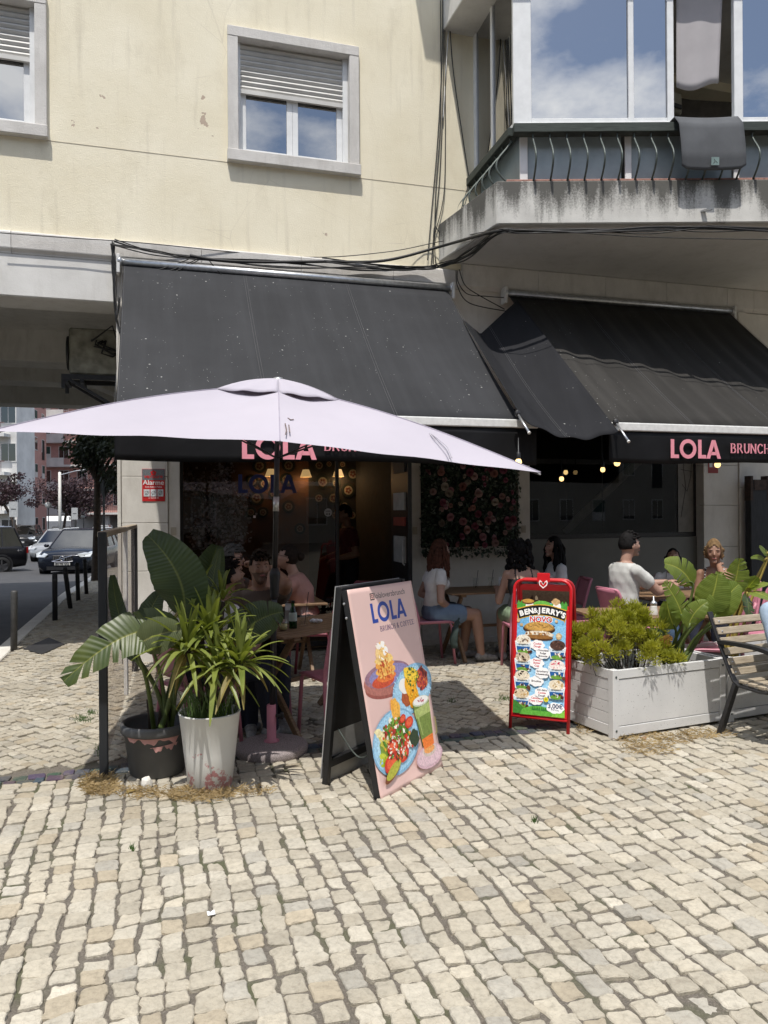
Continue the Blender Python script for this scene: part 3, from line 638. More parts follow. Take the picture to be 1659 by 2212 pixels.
def serif(mb, body, h, mi=0, e=.002, track=.2):
    x = 0.
    for ch in body:
        if ch == ' ': x += .35 * h; continue
        g = SER[ch]; wd_ = max(p[0] for st in g if not isinstance(st, str) for p in st); last = None
        for st in g:
            if isinstance(st, str):
                ends = (last[0], last[-1]) if st == 'i' else [p for p in (last[0], last[-1]) if p[1] in (0, 1)]
                for px_, py_ in ends: mb.box(x + (px_ - .11) * h, x + (px_ + .11) * h, (py_ - .03) * h, (py_ + .03) * h, 0, e * .95, mi)
                continue
            last = st
            for (x0, y0), (x1, y1) in zip(st[:-1], st[1:]):
                dx, dy = x1 - x0, y1 - y0; ln = math.hypot(dx, dy) or 1; w_ = (.035 + .045 * abs(dy) / ln)
                nx, ny = -dy / ln * w_, dx / ln * w_; ex, ey = dx / ln * .02, dy / ln * .02
                mb.prism([(x + (a) * h, c * h, 0) for a, c in ((x0 - nx - ex, y0 - ny - ey), (x1 - nx + ex, y1 - ny + ey), (x1 + nx + ex, y1 + ny + ey), (x0 + nx - ex, y0 + ny - ey))], (0, 0, e), mi)
        x += (wd_ + track + .1) * h
    return x
def awning(name, label, s0, s1, dt, df, zt, zf, cm, seams, vh, barR, letters):
    t = thing(name, label, 'awning', W(s0, dt, zf), TH); w = s1 - s0; dd = df - dt; zz = zt - zf; Rr = random.Random(int(s0 * 100))
    def pt(u, v): return V((u * w, dd * v, zz * (1 - v) - (.05 + .022 * abs(math.sin(math.pi * 3 * u))) * math.sin(math.pi * v) - (.013 * math.sin(u * 72) if cm is AWN2 else .004 * math.sin(u * 7)) * math.sin(math.pi * v)))
    k = MB(); k.sheet(pt, 160, 14); k.build('canvas', cm, t, smooth=True, thick=.003)
    for f in seams:
        for e in (-.006, .006):
            k = MB(); k.tube([pt(f + e / w * 2, v / 12) + V((0, -.002, .003)) for v in range(13)], .0017, 4); k.build('seam', STITCH, t)
    k = MB(); k.tube([(-.05, 0, zz + .03), (w + .05, 0, zz + .03)], .042, 14); k.tube([(-.06, 0, zz + .03), (-.02, 0, zz + .03)], .055, 14); k.tube([(w + .02, 0, zz + .03), (w + .06, 0, zz + .03)], .05, 14); k.build('roller_tube', ALU, t, True)
    for x in (-.07, w + .04):
        k = MB(); k.box(x, x + .035, -.05, .09, zz - .10, zz + .10); k.build('wall_bracket', WHITE_ALU, t, bevel=.006)
    k = MB(); k.box(-.03, w + barR, dd - .05, dd + .02, -.075, .006); k.build('front_bar', WHITE_ALU, t, bevel=.01, seg=2)
    def vl(u, v): return V((-.01 + u * (w + barR), dd - .03 + .012 * math.sin(u * 14) * v + .008 * math.sin(u * 37) * v, -.075 - vh * v - .012 * math.sin(u * 9) * v))
    k = MB(); k.sheet(vl, 70, 6); k.build('valance', VAL, t, smooth=True, thick=.003)
    for x in (.35, w - .35):
        k = MB(); k.tube([(x, .05, zz * .55), (x + (.3 if x < 1 else -.3), dd * .5, zz * .28), (x, dd, -.03)], .02, 8); k.build('folding_arm', BLACK, t)
    for kind_, s_, z_, h in letters:
        k = MB(); k.M = frame((s_ - s0, dd - .062, z_ - zf), (1, 0, 0), (0, 0, 1)); (lola(k, h, 0, .004) if kind_ == 'L' else serif(k, kind_, h, 0, .004)); k.build('lettering', PINKL, t)
    return t
awning('awning', 'plain charcoal canvas awning spotted with bird droppings above the parasol', -2.90, .79, -.10, -2.0, 4.25, 2.47, AWN1, (0, .345, .66, 1), .35, .16,
       [('L', FS(523, 990, -2.07)[0], FS(600, 992, -2.07)[1], .205), ('BRUNCH & COFFEE', FS(703, 975, -2.07)[0], FS(703, 973, -2.07)[1], .085)])
awning('awning', 'faded corrugated black awning half shaded by the bay above', 1.59, 4.86, -.10, -2.24, 4.25, 2.44, AWN2, (0, .3, .62, 1), .30, .0,
       [('L', FS(1450, 990, -2.31)[0], FS(1500, 990, -2.31)[1], .185), ('BRUNCH & COFFEE', FS(1581, 978, -2.31)[0], FS(1581, 978, -2.31)[1], .092)])
# rods that hold the tarpaulin
for px, py, px2, py2, Y, lb in ((1118, 893, 1143, 935, 7.25, 'grey metal rod poking out where the charcoal awning ends'), (1330, 912, 1358, 954, 7.35, 'grey metal rod poking out at the faded awning corner')):
    t = thing('metal_rod', lb, 'rod', P(px, py, Y)); k = MB(); a, c = P(px, py, Y) - t.location, P(px2, py2, Y - .22) - t.location
    k.tube([a, c], .011, 8); k.build('tube', ALU, t, True); k = MB(); k.tube([c * .97, c * 1.02], .014, 8); k.build('end_cap', WHITE_ALU, t)
    k = MB(); k.ell(a, (.03, .03, .035), 8, 6); k.build('knot', BLACK, t)
# tarpaulin bridging the two awnings
t = thing('tarpaulin', 'black tarpaulin sagging in the gap between the two awnings', 'tarpaulin', W(1.2, -2.0, 2.4))
TL_, TP, TR_ = P(1000, 690, 8.75), P(1038, 722, 8.9), P(1118, 648, 9.15)
LB, RB = P(1128, 903, 7.18), P(1336, 930, 7.22)
k = MB(); k.M = Matrix.Translation(-t.location)
def tp(u, v):
    ku = .30; top = TL_.lerp(TP, u / ku) if u < ku else TP.lerp(TR_, (u - ku) / (1 - ku)); bot = LB.lerp(RB, u)
    p = top.lerp(bot, v); sag = 4 * u * (1 - u)
    return p + V((0, 0, -.15 * sag * math.sin(math.pi * .66 * v) - .012 * math.sin(u * 21) * v))
k.sheet(tp, 32, 32); k.build('cloth', TARP, t, smooth=True, thick=.004)
for f in (.45, .47):
    k = MB(); k.M = Matrix.Translation(-t.location); k.tube([tp(f, v / 12) + V((0, -.003, .004)) for v in range(13)], .0016, 4); k.build('seam', STITCH, t)

# ---------------------------------------------------------------- cables
def FC(px, py, d=-.13): s_, z_ = FS(px, py, d); return W(s_, d, z_)
def catmull(pts, n=8):
    pts = [V(p) for p in pts]; out = []; q = [pts[0]] + pts + [pts[-1]]
    for i in range(1, len(q) - 2):
        for j in range(n):
            t_ = j / n; a, b_, c, d_ = q[i - 1], q[i], q[i + 1], q[i + 2]
            out.append(.5 * ((2 * b_) + (c - a) * t_ + (2 * a - 5 * b_ + 4 * c - d_) * t_ ** 2 + (3 * b_ - a - 3 * c + d_) * t_ ** 3))
    return out + [pts[-1]]
def cable(pts, r, label, group=None, m=CABLE):
    k = MB(); k.tube(catmull(pts), r, 6); return tag(k.build('cable', m, None, True), label, 'cable', group)
R = random.Random(11)
def jit(p, a): return V(p) + V((R.gauss(0, a), R.gauss(0, a * .3), R.gauss(0, a)))
lb = 'black cable in the loose bundle strung under the concrete bay slab'
for i in range(9):
    base = [FC(245, 524 + i % 3), FC(330, 534 + i), FC(420, 552 + i * .8), FC(600, 566 + (i % 4) * 3), FC(780, 577 + (i % 3) * 3), FC(900, 577), FC(960, 572, -.2)] if i > 3 else [FC(700, 560 + i * 3), FC(860, 578), FC(930, 577), FC(960, 572, -.2)]
    run = [P(1010, 550, 8.75), P(1075, 505, 8.10), P(1130, 499, 8.05), P(1260, 500, 8.05), P(1400, 497, 8.05), P(1530, 494, 8.05), P(1700, 498, 8.05)]
    cable([jit(p, .018) for p in base + run], .0085 if i % 3 == 0 else .006, lb, 'cables bundled under the bay slab')
cable([FC(410, 552), FC(470, 562), FC(560, 566), FC(700, 565), FC(830, 563), FC(960, 530, -.3), P(1060, 502, 8.15), P(1110, 497, 8.05)], .017, 'thickest black cable, swooping along the cornice to the bay')
cable([FC(0, 503), FC(150, 514), FC(300, 524), FC(640, 555, -.02), FC(830, 545), FC(960, 520), P(1100, 497, 8.0), P(1400, 512, 8.0), P(1690, 518, 8.0)], .005, 'thin taut black wire stretched along the bottom edge of the stucco')
lb = 'thin black wire hanging down the stucco beside the bay window'
for pts in ([(955, -30), (953, 120), (946, 300), (934, 440), (922, 560)], [(958, -30), (957, 200), (950, 380), (938, 500), (930, 575)], [(962, -30), (960, 150), (962, 300), (958, 420), (941, 505)], [(966, -30), (978, 140), (1000, 300), (1016, 400)], [(950, 0), (951, 250), (941, 430), (940, 560), (955, 580)]):
    cable([jit(FC(x, y, -.03), .006) for x, y in pts], .006, lb, 'wires hanging beside the bay')
cable([FC(x, y, -.03) for x, y in ((972, -30), (969, 60), (964, 140), (957, 260))], .006, 'thin white wire hanging down the stucco beside the bay window', None, WHITE_ALU)
cable([FC(x, y, -.03) for x, y in ((1011, 402), (985, 480), (955, 505), (938, 492), (936, 570))], .005, 'black wire looping off the slab corner onto the stucco')
lb = 'black wire drooping from the bundle to the faded awning bracket'
for pts in ([(988, 585), (990, 610), (1010, 635), (1050, 640), (1088, 643)], [(992, 582), (1004, 615), (1030, 635), (1090, 668)], [(985, 585), (989, 620), (1015, 655), (1092, 672)]):
    cable([FC(x, y, -.2) for x, y in pts], .006, lb, 'wires drooping to the faded awning')
lb = 'black cable dropping down the pillar corner behind the charcoal awning'
for j in range(5): cable([jit(FC(x, y, -.10), .010) for x, y in ((243, 524), (245, 570), (247, 620), (248, 660), (252, 690), (262, 640 if j % 2 else 720))], .007, lb, 'cables down the pillar corner')
lb = 'black wire crossing from the cornice to the awning roller tube'
for a, c in (((420, 555), (318, 590)), ((430, 558), (345, 592)), ((440, 556), (360, 594)), ((450, 560), (485, 600))): cable([FC(*a), FC((a[0] + c[0]) / 2, (a[1] + c[1]) / 2 + 2), FC(*c)], .0055, lb, 'wires crossing to the roller tube')
# ---------------------------------------------------------------- parasol
LAV = NT('lavender_canvas'); LAV.color(LAV.ramp(LAV.noise(1.5, 5), [(.3, (.43, .405, .46)), (.7, (.48, .45, .51))])); LAV.rough(.8); LAV.bump(LAV.mix(.3, LAV.noise(2.5, 3), LAV.noise(400, 2)), .2, .006)
_tl = LAV.n('ShaderNodeBsdfTranslucent'); _tl.inputs[0].default_value = (.55, .45, .55, 1); _mx = LAV.n('ShaderNodeMixShader'); _mx.inputs[0].default_value = .10
LAV.l(LAV.b.outputs[0], _mx.inputs[1]); LAV.l(_tl.outputs[0], _mx.inputs[2]); LAV.l(_mx.outputs[0], LAV.o.inputs[0]); LAV = LAV.m
PINK = mat('pink_paint', (.58, .22, .30), .5, 0, .08, 8); POLE = mat('dark_pole', (.045, .045, .05), .35, .5, .2)
base_c = V((-.765, 5.16, 0)); apex = P(601, 832, 5.17)
t = thing('parasol', 'lavender rectangular canvas parasol on a dark pole', 'parasol', base_c)
FLc, FRc = P(-22, 931, 3.95), P(1168, 1021, 4.40); bk = V((-.153, .988, 0)) * 2.0 + V((0, 0, .27)); BLc, BRc = FLc + bk, FRc + bk
FMc, BMc = (FLc + FRc) / 2 + V((0, 0, .064)), (BLc + BRc) / 2 + V((0, 0, .02))
rim = [FLc, FMc, FRc, BRc, BMc, BLc]
k = MB(); k.M = Matrix.Translation(-base_c); nu, nr = 16, 18
for q in range(6):
    a, c = rim[q], rim[(q + 1) % 6]
    def cp(u, v):
        r_ = .13 + .87 * v; e = a.lerp(c, u); p = apex.lerp(e, r_); s_ = math.sin(math.pi * u)
        return p + V((0, 0, -.035 * s_ * math.sin(math.pi * r_) + .05 * math.sin(math.pi * r_) * (1 - s_ * .4) + .004 * math.sin(u * 17 + v * 5) * v * s_))
    k.sheet(cp, nu, nr)
k.build('canopy', LAV, t, smooth=True)
k = MB(); k.M = Matrix.Translation(-base_c)
for q in range(6):
    a, c = rim[q], rim[(q + 1) % 6]
    def vp(u, v):
        r_ = .262 * v; e = a.lerp(c, u); p = apex.lerp(e, r_)
        return p + V((0, 0, .046 + .026 * math.sin(math.pi * min(1, r_ / .3)) - .011 * v * abs(math.sin(u * 7 + q * 1.7)) - .016 * v))
    k.sheet(vp, 12, 8)
k.build('vent_cap', LAV, t, smooth=True, thick=.003)
k = MB(); k.M = Matrix.Translation(-base_c); k.tube([apex + V((0, 0, .01)), apex + V((0, 0, .05))], [.04, .03], 14); k.build('finial', ALU, t, True)
for e in rim:
    k = MB(); k.M = Matrix.Translation(-base_c); k.tube([apex.lerp(e, .02) - V((0, 0, .03)), apex.lerp(e, .5) + V((0, 0, .015)), e - V((0, 0, .012))], .007, 6); k.build('rib', POLE, t)
    k = MB(); k.M = Matrix.Translation(-base_c); k.tube([base_c.lerp(apex, .80), apex.lerp(e, .45) - V((0, 0, .0))], .006, 6); k.build('strut', POLE, t)
k = MB(); ax = apex - base_c; k.tube([ax * .10, ax * .50], .0195, 14); k.build('lower_pole', POLE, t, True)
k = MB(); k.tube([ax * .50, ax * .985], .0175, 14); k.build('upper_pole', POLE, t, True)
k = MB(); k.tube([ax * .415, ax * .425, ax * .455, ax * .48, ax * .485, ax * .50], [.022, .03, .031, .037, .037, .022], 14); k.build('tilt_collar', BLACK, t, True)
k = MB(); k.tube([ax * .655, ax * .695], .020, 14); k.build('metal_sleeve', ALU, t, True)
k = MB(); k.M = Matrix.Translation(-base_c)       # tape seam on the right-hand panel
nrm = (FMc - apex).cross(FRc - apex).normalized()
def onC(px, py, lift=.030):
    r = ray(px, py); o_ = apex + V((0, 0, lift)) - V((0, 0, HC)); return r * (o_.dot(nrm) / r.dot(nrm)) + V((0, 0, HC))
for q in ([(903, 916), (918, 924), (932, 942), (946, 955), (962, 972), (971, 990)], [(916, 921), (930, 936), (948, 950), (965, 965), (976, 989)]): k.tube(catmull([onC(*w_) for w_ in q], 5), .0028, 5)
k.build('loose_tape', mat('grey_tape', (.40, .38, .42), .8), t)
k = MB(); k.M = Matrix.Translation(-base_c)
for q in ([(622, 903), (628, 907), (634, 906)], [(616, 915), (619, 928), (617, 938)], [(624, 918), (626, 934)]): k.tube([onC(*w_, .034) for w_ in q], .0035, 5)
k.build('rust_mark', mat('rust_smear', (.20, .15, .14), .9, 0, .4, 60), t)
for e in rim[:3]:
    k = MB(); k.M = Matrix.Translation(-base_c); k.tube([apex.lerp(e, .13 + .87 * i / 14) + V((0, 0, .002 + .05 * math.sin(math.pi * (.13 + .87 * i / 14)))) for i in range(15)], .0032, 5); k.build('seam', mat('lavender_seam', (.36, .33, .40), .8), t)
t = thing('concrete_stand', 'round concrete stand with a pink tube holding the parasol', 'parasol stand', base_c)
k = MB(); k.lathe([(.235, -.01), (.24, .0), (.245, .035), (.235, .052), (.205, .062), (.06, .068), (.0, .068)], 48); k.build('slab', mat('terrazzo', (.32, .275, .275), .85, 0, .35, 160, .6, 160), t, smooth=True)
k = MB(); k.lathe([(.052, .066), (.052, .075), (.032, .085), (.031, .31), (.027, .315)], 20); k.build('tube', PINK, t, smooth=True)
k = MB(); k.lathe([(.0, 0), (.012, 0), (.012, .03), (.024, .032), (.026, .05), (.0, .055)], 12); k.build('clamp_knob', BLACK, t).matrix_local = Matrix.Translation((.03, -.005, .24)) @ Matrix.Rotation(math.pi / 2, 4, 'Y')

# ---------------------------------------------------------------- pink cafe board
FLb, FRb, TLb, TRb = V((-.03, 4.27, 0)), V((.35, 4.83, 0)), V((-.215, 4.40, 1.155)), V((.165, 4.96, 1.155)); BLb = V((-.385, 4.53, 0))
loc = V((-.01, 4.68, 0)); t = thing('sandwich_board', 'tall pink cafe sandwich board printed with brunch dishes', 'sign', loc)
xa = (FRb - FLb); Wb = xa.length; xa.normalize(); up = (TLb - FLb); Hb = up.length; up.normalize()
MF = Matrix.Translation(-loc) @ frame(FLb, xa, up); bkd = (BLb - FLb).normalized() * .085; TKb = TLb + bkd; MK = Matrix.Translation(-loc) @ frame(BLb + xa * Wb, -xa, (TKb - BLb))
BOARDBLK = mat('board_black', (.012, .012, .013), .5, 0, .2)
for M_, nm in ((MF, 'front'), (MK, 'back')):
    for bx_ in ((0, .035, 0, Hb, -.045, -.008), (Wb - .035, Wb, 0, Hb, -.045, -.008), (.035, Wb - .035, .10, .15, -.04, -.01), (.035, Wb - .035, Hb - .05, Hb, -.04, -.01)):
        k = MB(); k.M = M_; k.box(*bx_); k.build('frame_bar', BOARDBLK, t, bevel=.003)
    k = MB(); k.M = M_; k.box(.002, Wb - .002, .13 if nm == 'back' else .02, Hb - .005, -.0075, -.001); k.build('panel', BOARDBLK if nm == 'front' else [BOARDBLK], t)
k = MB(); k.M = MK; k.box(.0, Wb, .03, Hb, .0005, .006); k.build('rear_poster', mat('poster_backing', (.42, .42, .41), .6), t)
k = MB(); k.M = MK; k.box(.036, Wb - .036, .0, .30, -.0085, -.0078); k.build('bare_strip', MAT['poster_backing'], t)
k = MB(); k.M = Matrix.Translation(-loc); k.tube(catmull([FLb.lerp(TLb, .25) + xa * .1 - up * 0, (FLb.lerp(TLb, .2) + BLb.lerp(TLb, .2)) / 2 + xa * .1 - V((0, 0, .06)), BLb.lerp(TLb, .27) + xa * .1]), .004, 5); k.build('chain', IRON, t)
for f in (.86, .93):
    k = MB(); k.M = Matrix.Translation(-loc); k.ell(FLb.lerp(TLb, f) - xa * .004 + (BLb - FLb) * .08, (.008, .008, .008), 8, 6); k.build('hinge_bolt', ALU, t)
POSTER = mat('poster_pink', (.74, .51, .465), .42, 0, .03, 3)
k = MB(); k.M = MF
def ps(u, v): e = .010; return V((-.004 + u * (Wb + .012), -.004 + v * (Hb + .004), .003 + .005 * max(0, .05 - v) / .05 * (1 + math.sin(u * 14)) * .5))
k.sheet(ps, 24, 40); k.build('poster', POSTER, t, smooth=True, thick=.001)
class Print:           # flat artwork laid on a panel as thin layers
    def __init__(s, M_, w, h, z0=.004, dz=.00004): s.k = MB(); s.k.M = M_; s.w = w; s.h = h; s.z = z0; s.dz = dz; s.oy = 0.; s.mats = []; s.idx = {}; s.R = random.Random(9)
    def mi(s, c):
        if c not in s.idx:
            s.idx[c] = len(s.mats); t_ = NT('print_ink'); q_ = srgb(*c); t_.color(t_.ramp(t_.noise(70, 5, .7), [(.32, tuple(x * .66 for x in q_)), (.5, q_), (.7, tuple(min(1, x * 1.25 + .015) for x in q_))]) if sum(c) < 690 else q_); t_.rough(.4); s.mats.append(t_.m)
        return s.idx[c]
    def poly(s, pts, c): s.z += s.dz; s.k.add([(x * s.w, (1 - y - s.oy) * s.h, s.z) for x, y in pts], [tuple(range(len(pts)))[::-1]], s.mi(c))
    def ell(s, x, y, rx, ry, c, rot=0., n=28, j=0.):
        a = s.h / s.w; pts = []
        for i in range(n):
            th = 2 * math.pi * i / n; q = 1 + (s.R.uniform(-j, j) if j else 0); ex, ey = rx * math.cos(th) * q, ry * math.sin(th) * q
            pts.append((x + ex * math.cos(rot) - ey * a * math.sin(rot), y + ex / a * math.sin(rot) + ey * math.cos(rot)))
        s.poly(pts, c)
    def blobs(s, x, y, rx, ry, n, r, cols, sq=.6):
        for i in range(n):
            th, q = s.R.uniform(0, 6.283), math.sqrt(s.R.random()); rr = r * s.R.uniform(.5, 1.3)
            s.ell(x + rx * q * math.cos(th), y + ry * q * math.sin(th), rr, rr * s.w / s.h * sq * s.R.uniform(.6, 1.4), s.R.choice(cols), s.R.uniform(0, 3), 9, .3)
    def text(s, body, size, x, y, c, bold=0., rot=0., **kw):
        s.z += s.dz; add_txt(s.k, body, size, Matrix.Translation((x * s.w, (1 - y - s.oy) * s.h, s.z)) @ Matrix.Rotation(rot, 4, 'Z'), s.mi(c), bold=bold, ext=0., **kw)
    def build(s, name, par): return s.k.build(name, s.mats, par)
p = Print(MF, Wb, Hb, .0038)
BLUE = (32, 62, 150)
k = MB(); k.M = MF @ Matrix.Translation((Wb * .285, Hb * .815, .0037)); lola(k, .118, 0, .0003); k.build('lettering', mat('cobalt_ink', srgb(30, 62, 152), .45, 0, 0), t)
k = MB(); k.M = MF @ Matrix.Translation((Wb * .385, Hb * .768, .0037)); serif(k, 'BRUNCH & COFFEE', .030, 0, .0003, .24); k.build('lettering', mat('violet_ink', srgb(84, 58, 100), .45, 0, 0), t)
p.text('lolaloversbrunch', .050, .62, .064, (40, 34, 36), .0); 
for x0, y0, w_, c in ((.305, .034, .062, (40, 34, 36)), (.315, .0395, .042, (228, 178, 168))):
    h_ = w_ * Wb / Hb; p.poly([(x0, y0), (x0 + w_, y0), (x0 + w_, y0 + h_), (x0, y0 + h_)], c)
p.ell(.336, .0515, .016, .016 * Wb / Hb, (40, 34, 36)); p.ell(.336, .0515, .009, .009 * Wb / Hb, (228, 178, 168)); p.build('handle_print', t)
p = Print(MF, Wb, Hb, .0038)          # waffle bowl
p.ell(.38, .495, .36, .065, (152, 82, 72)); p.ell(.38, .47, .37, .075, (176, 110, 98)); p.ell(.385, .448, .35, .062, (150, 112, 128)); p.ell(.41, .45, .31, .05, (140, 132, 180)); p.ell(.30, .475, .17, .03, (200, 76, 40))
for y0, w_, c in ((.455, .15, (226, 120, 50)), (.425, .15, (238, 176, 84)), (.395, .145, (232, 160, 66)), (.37, .14, (244, 204, 120))): p.ell(.36, y0, w_, .026, c, 0, 18, .06)
p.blobs(.36, .42, .13, .045, 40, .018, [(214, 110, 40), (240, 190, 100), (190, 80, 30)]); p.ell(.34, .33, .085, .05, (240, 196, 120), .3, 16, .1); p.blobs(.34, .32, .08, .05, 16, .03, [(250, 240, 226), (244, 206, 140), (232, 168, 80), (250, 246, 238)])
p.build('waffle_bowl_print', t)
p = Print(MF, Wb, Hb, .0058)          # eggs plate
p.ell(.73, .555, .345, .118, (140, 186, 216), -.2); p.ell(.73, .555, .315, .105, (164, 206, 230), -.2)
for i in range(26): a_ = i / 26 * 6.283; p.poly([(.73 + .28 * math.cos(a_), .555 + .093 * math.sin(a_)), (.73 + .325 * math.cos(a_ + .05), .555 + .112 * math.sin(a_ + .05)), (.73 + .325 * math.cos(a_ + .11), .555 + .112 * math.sin(a_ + .11))], (186, 220, 238))
p.ell(.62, .59, .10, .045, (170, 84, 40), 0, 18, .08); p.ell(.60, .53, .09, .04, (240, 238, 232), .2, 18, .05); p.ell(.90, .52, .11, .06, (190, 70, 50), -.3, 18, .12); p.blobs(.9, .52, .1, .06, 46, .02, [(150, 40, 60), (210, 110, 50), (226, 130, 70), (120, 40, 40)])
p.ell(.70, .53, .10, .065, (244, 178, 30), .3, 20, .08); p.ell(.72, .60, .085, .055, (240, 168, 28), .2, 20, .08); p.ell(.71, .635, .075, .02, (238, 160, 30)); p.ell(.73, .48, .12, .035, (248, 206, 60), .3, 20, .12)
p.blobs(.74, .50, .11, .05, 60, .012, [(60, 110, 40), (40, 84, 34), (250, 214, 80), (96, 140, 50)]); p.blobs(.70, .58, .08, .05, 12, .013, [(90, 80, 20), (250, 200, 60)])
p.build('eggs_plate_print', t)
p = Print(MF, Wb, Hb, .0095)          # salad plate
p.ell(.34, .775, .365, .155, (130, 176, 206), -.12); p.ell(.34, .772, .345, .143, (160, 204, 230), -.12); p.ell(.34, .77, .29, .115, (176, 214, 234), -.12)
p.ell(.32, .77, .24, .10, (120, 150, 50), -.3, 24, .12); p.ell(.40, .63, .075, .055, (240, 178, 70), .2, 16, .15); p.ell(.36, .60, .025, .03, (236, 168, 60))
p.blobs(.16, .74, .10, .05, 12, .05, [(222, 206, 120), (236, 222, 170), (196, 190, 70)]); p.blobs(.12, .83, .06, .04, 10, .04, [(170, 190, 40), (196, 206, 60)])
p.blobs(.34, .75, .22, .085, 130, .024, [(86, 140, 44), (60, 110, 34), (236, 232, 214), (214, 60, 34), (244, 176, 60), (250, 244, 230), (120, 170, 60), (170, 40, 28)])
for x_, y_, q in ((.26, .79, .09), (.56, .71, .07), (.50, .80, .07), (.20, .86, .11), (.40, .845, .09), (.47, .68, .05)): p.ell(x_, y_, q, q * .38, (206, 50, 30), -.3, 18, .05); p.ell(x_, y_, q * .7, q * .25, (228, 96, 56), -.3, 14, .1)
p.ell(.20, .905, .14, .025, (120, 64, 30), -.4); p.ell(.22, .895, .13, .025, (176, 176, 60), -.4); p.blobs(.36, .80, .2, .07, 80, .017, [(250, 246, 236), (92, 150, 50), (200, 60, 36), (90, 60, 30), (238, 230, 210)]); p.ell(.60, .79, .07, .045, (40, 60, 36), .4, 14, .2)
p.build('salad_plate_print', t)
p = Print(MF, Wb, Hb, .0165)           # matcha glass
p.ell(.80, .915, .225, .058, (206, 172, 182)); p.ell(.80, .912, .20, .048, (220, 190, 198)); p.ell(.81, .885, .115, .03, (206, 190, 180)); p.ell(.81, .88, .09, .02, (232, 160, 90))
p.poly([(.98, .73), (1.0, .74), (.995, .815), (.95, .83), (.95, .82), (.975, .81), (.98, .745)], (150, 140, 84))
p.poly([(.66, .635), (.94, .62), (.905, .85), (.72, .86)], (116, 136, 62)); p.poly([(.665, .665), (.936, .65), (.93, .70), (.675, .71)], (170, 184, 110)); p.poly([(.715, .82), (.91, .81), (.903, .865), (.725, .872)], (232, 120, 44))
p.ell(.80, .63, .14, .026, (200, 206, 180)); p.ell(.80, .627, .125, .021, (240, 238, 232)); p.blobs(.80, .628, .06, .012, 16, .012, [(170, 30, 60), (200, 60, 90)]); p.poly([(.69, .68), (.72, .68), (.75, .80), (.735, .80)], (160, 176, 100))
p.build('matcha_glass_print', t)

# ---------------------------------------------------------------- red ice-cream board
RED = mat('red_enamel', (.58, .012, .018), .3, 0, .06)
fl, fr = G(1102, 1572), G(1221, 1585); xa = (fr - fl); w = xa.length + .02; xa.normalize(); nb_ = V((-xa.y, xa.x, 0))
if nb_.y < 0: nb_ = -nb_
H = 1.08; topo = nb_ * .17; loc = (fl + fr) / 2 + nb_ * .2; loc.z = 0
t = thing('pavement_sign', 'red tubular pavement sign listing ice cream flavours', 'sign', loc)
def hoop(o, lean, m, nm, rr=.0125):
    up_ = (V((0, 0, H)) + lean); hh = up_.length; up_.normalize(); pts = [(0, 0), (0, hh - .07)] + [(.07 - .07 * math.cos(a), hh - .07 + .07 * math.sin(a)) for a in (.3, .6, .9, 1.2, 1.57)] + [(w - .07 + .07 * math.sin(a), hh - .07 + .07 * math.cos(a)) for a in (0, .4, .8, 1.2, 1.57)] + [(w, 0)]
    k = MB(); k.M = Matrix.Translation(-loc); k.tube([o + xa * x_ + up_ * y_ for x_, y_ in pts], rr, 10); k.tube([o + up_ * .09, o + xa * w + up_ * .09], .011, 8); k.build(nm, m, t, True); return up_, hh
up1, h1 = hoop(fl, topo, RED, 'front_frame'); up2, h2 = hoop(fl + nb_ * .42, -topo * .95, mat('red_enamel_worn', (.40, .01, .015), .4), 'rear_frame')
MS = Matrix.Translation(-loc) @ frame(fl + xa * .012 + up1 * .10, xa, up1); w2, h2_ = w - .024, h1 - .10 - .02
k = MB(); k.M = MS; k.box(.0, w2, .0, h2_ * .83, -.004, .004); k.box(-.004, .018, .0, h2_ * .80, .004, .010); k.box(w2 - .018, w2 + .004, 0, h2_ * .80, .004, .010); k.build('panel', RED, t, bevel=.002)
MR = Matrix.Translation(-loc) @ frame(fl + nb_ * .42 + xa * .012 + up2 * .10, xa, up2)
k = MB(); k.M = MR; k.box(0, w2, 0, h1 - .14, -.004, .004); k.build('rear_panel', MAT['red_enamel_worn'], t)
k = MB(); k.M = MS; k.box(w2 * .40, w2 * .64, h2_ + .005, h2_ + .075, .008, .014); k.build('top_plate', RED, t, bevel=.003)
pr = Print(MS, w2, h2_, .0145)
for sgn in (-1, 1):
    for rr, c in ((.0, (250, 236, 236)),):
        pts = [(.52, .012)] + [(.52 + sgn * x_, y_) for x_, y_ in ((.03, -.012), (.065, -.022), (.085, -.005), (.07, .018), (.0, .042))]; pr.poly(pts if sgn > 0 else pts[::-1], c)
        pts = [(.52, .016)] + [(.52 + sgn * x_, y_) for x_, y_ in ((.03, -.004), (.055, -.010), (.068, .0), (.055, .014), (.0, .033))]; pr.poly(pts if sgn > 0 else pts[::-1], (196, 20, 26))
pr.build('heart_emblem', t)
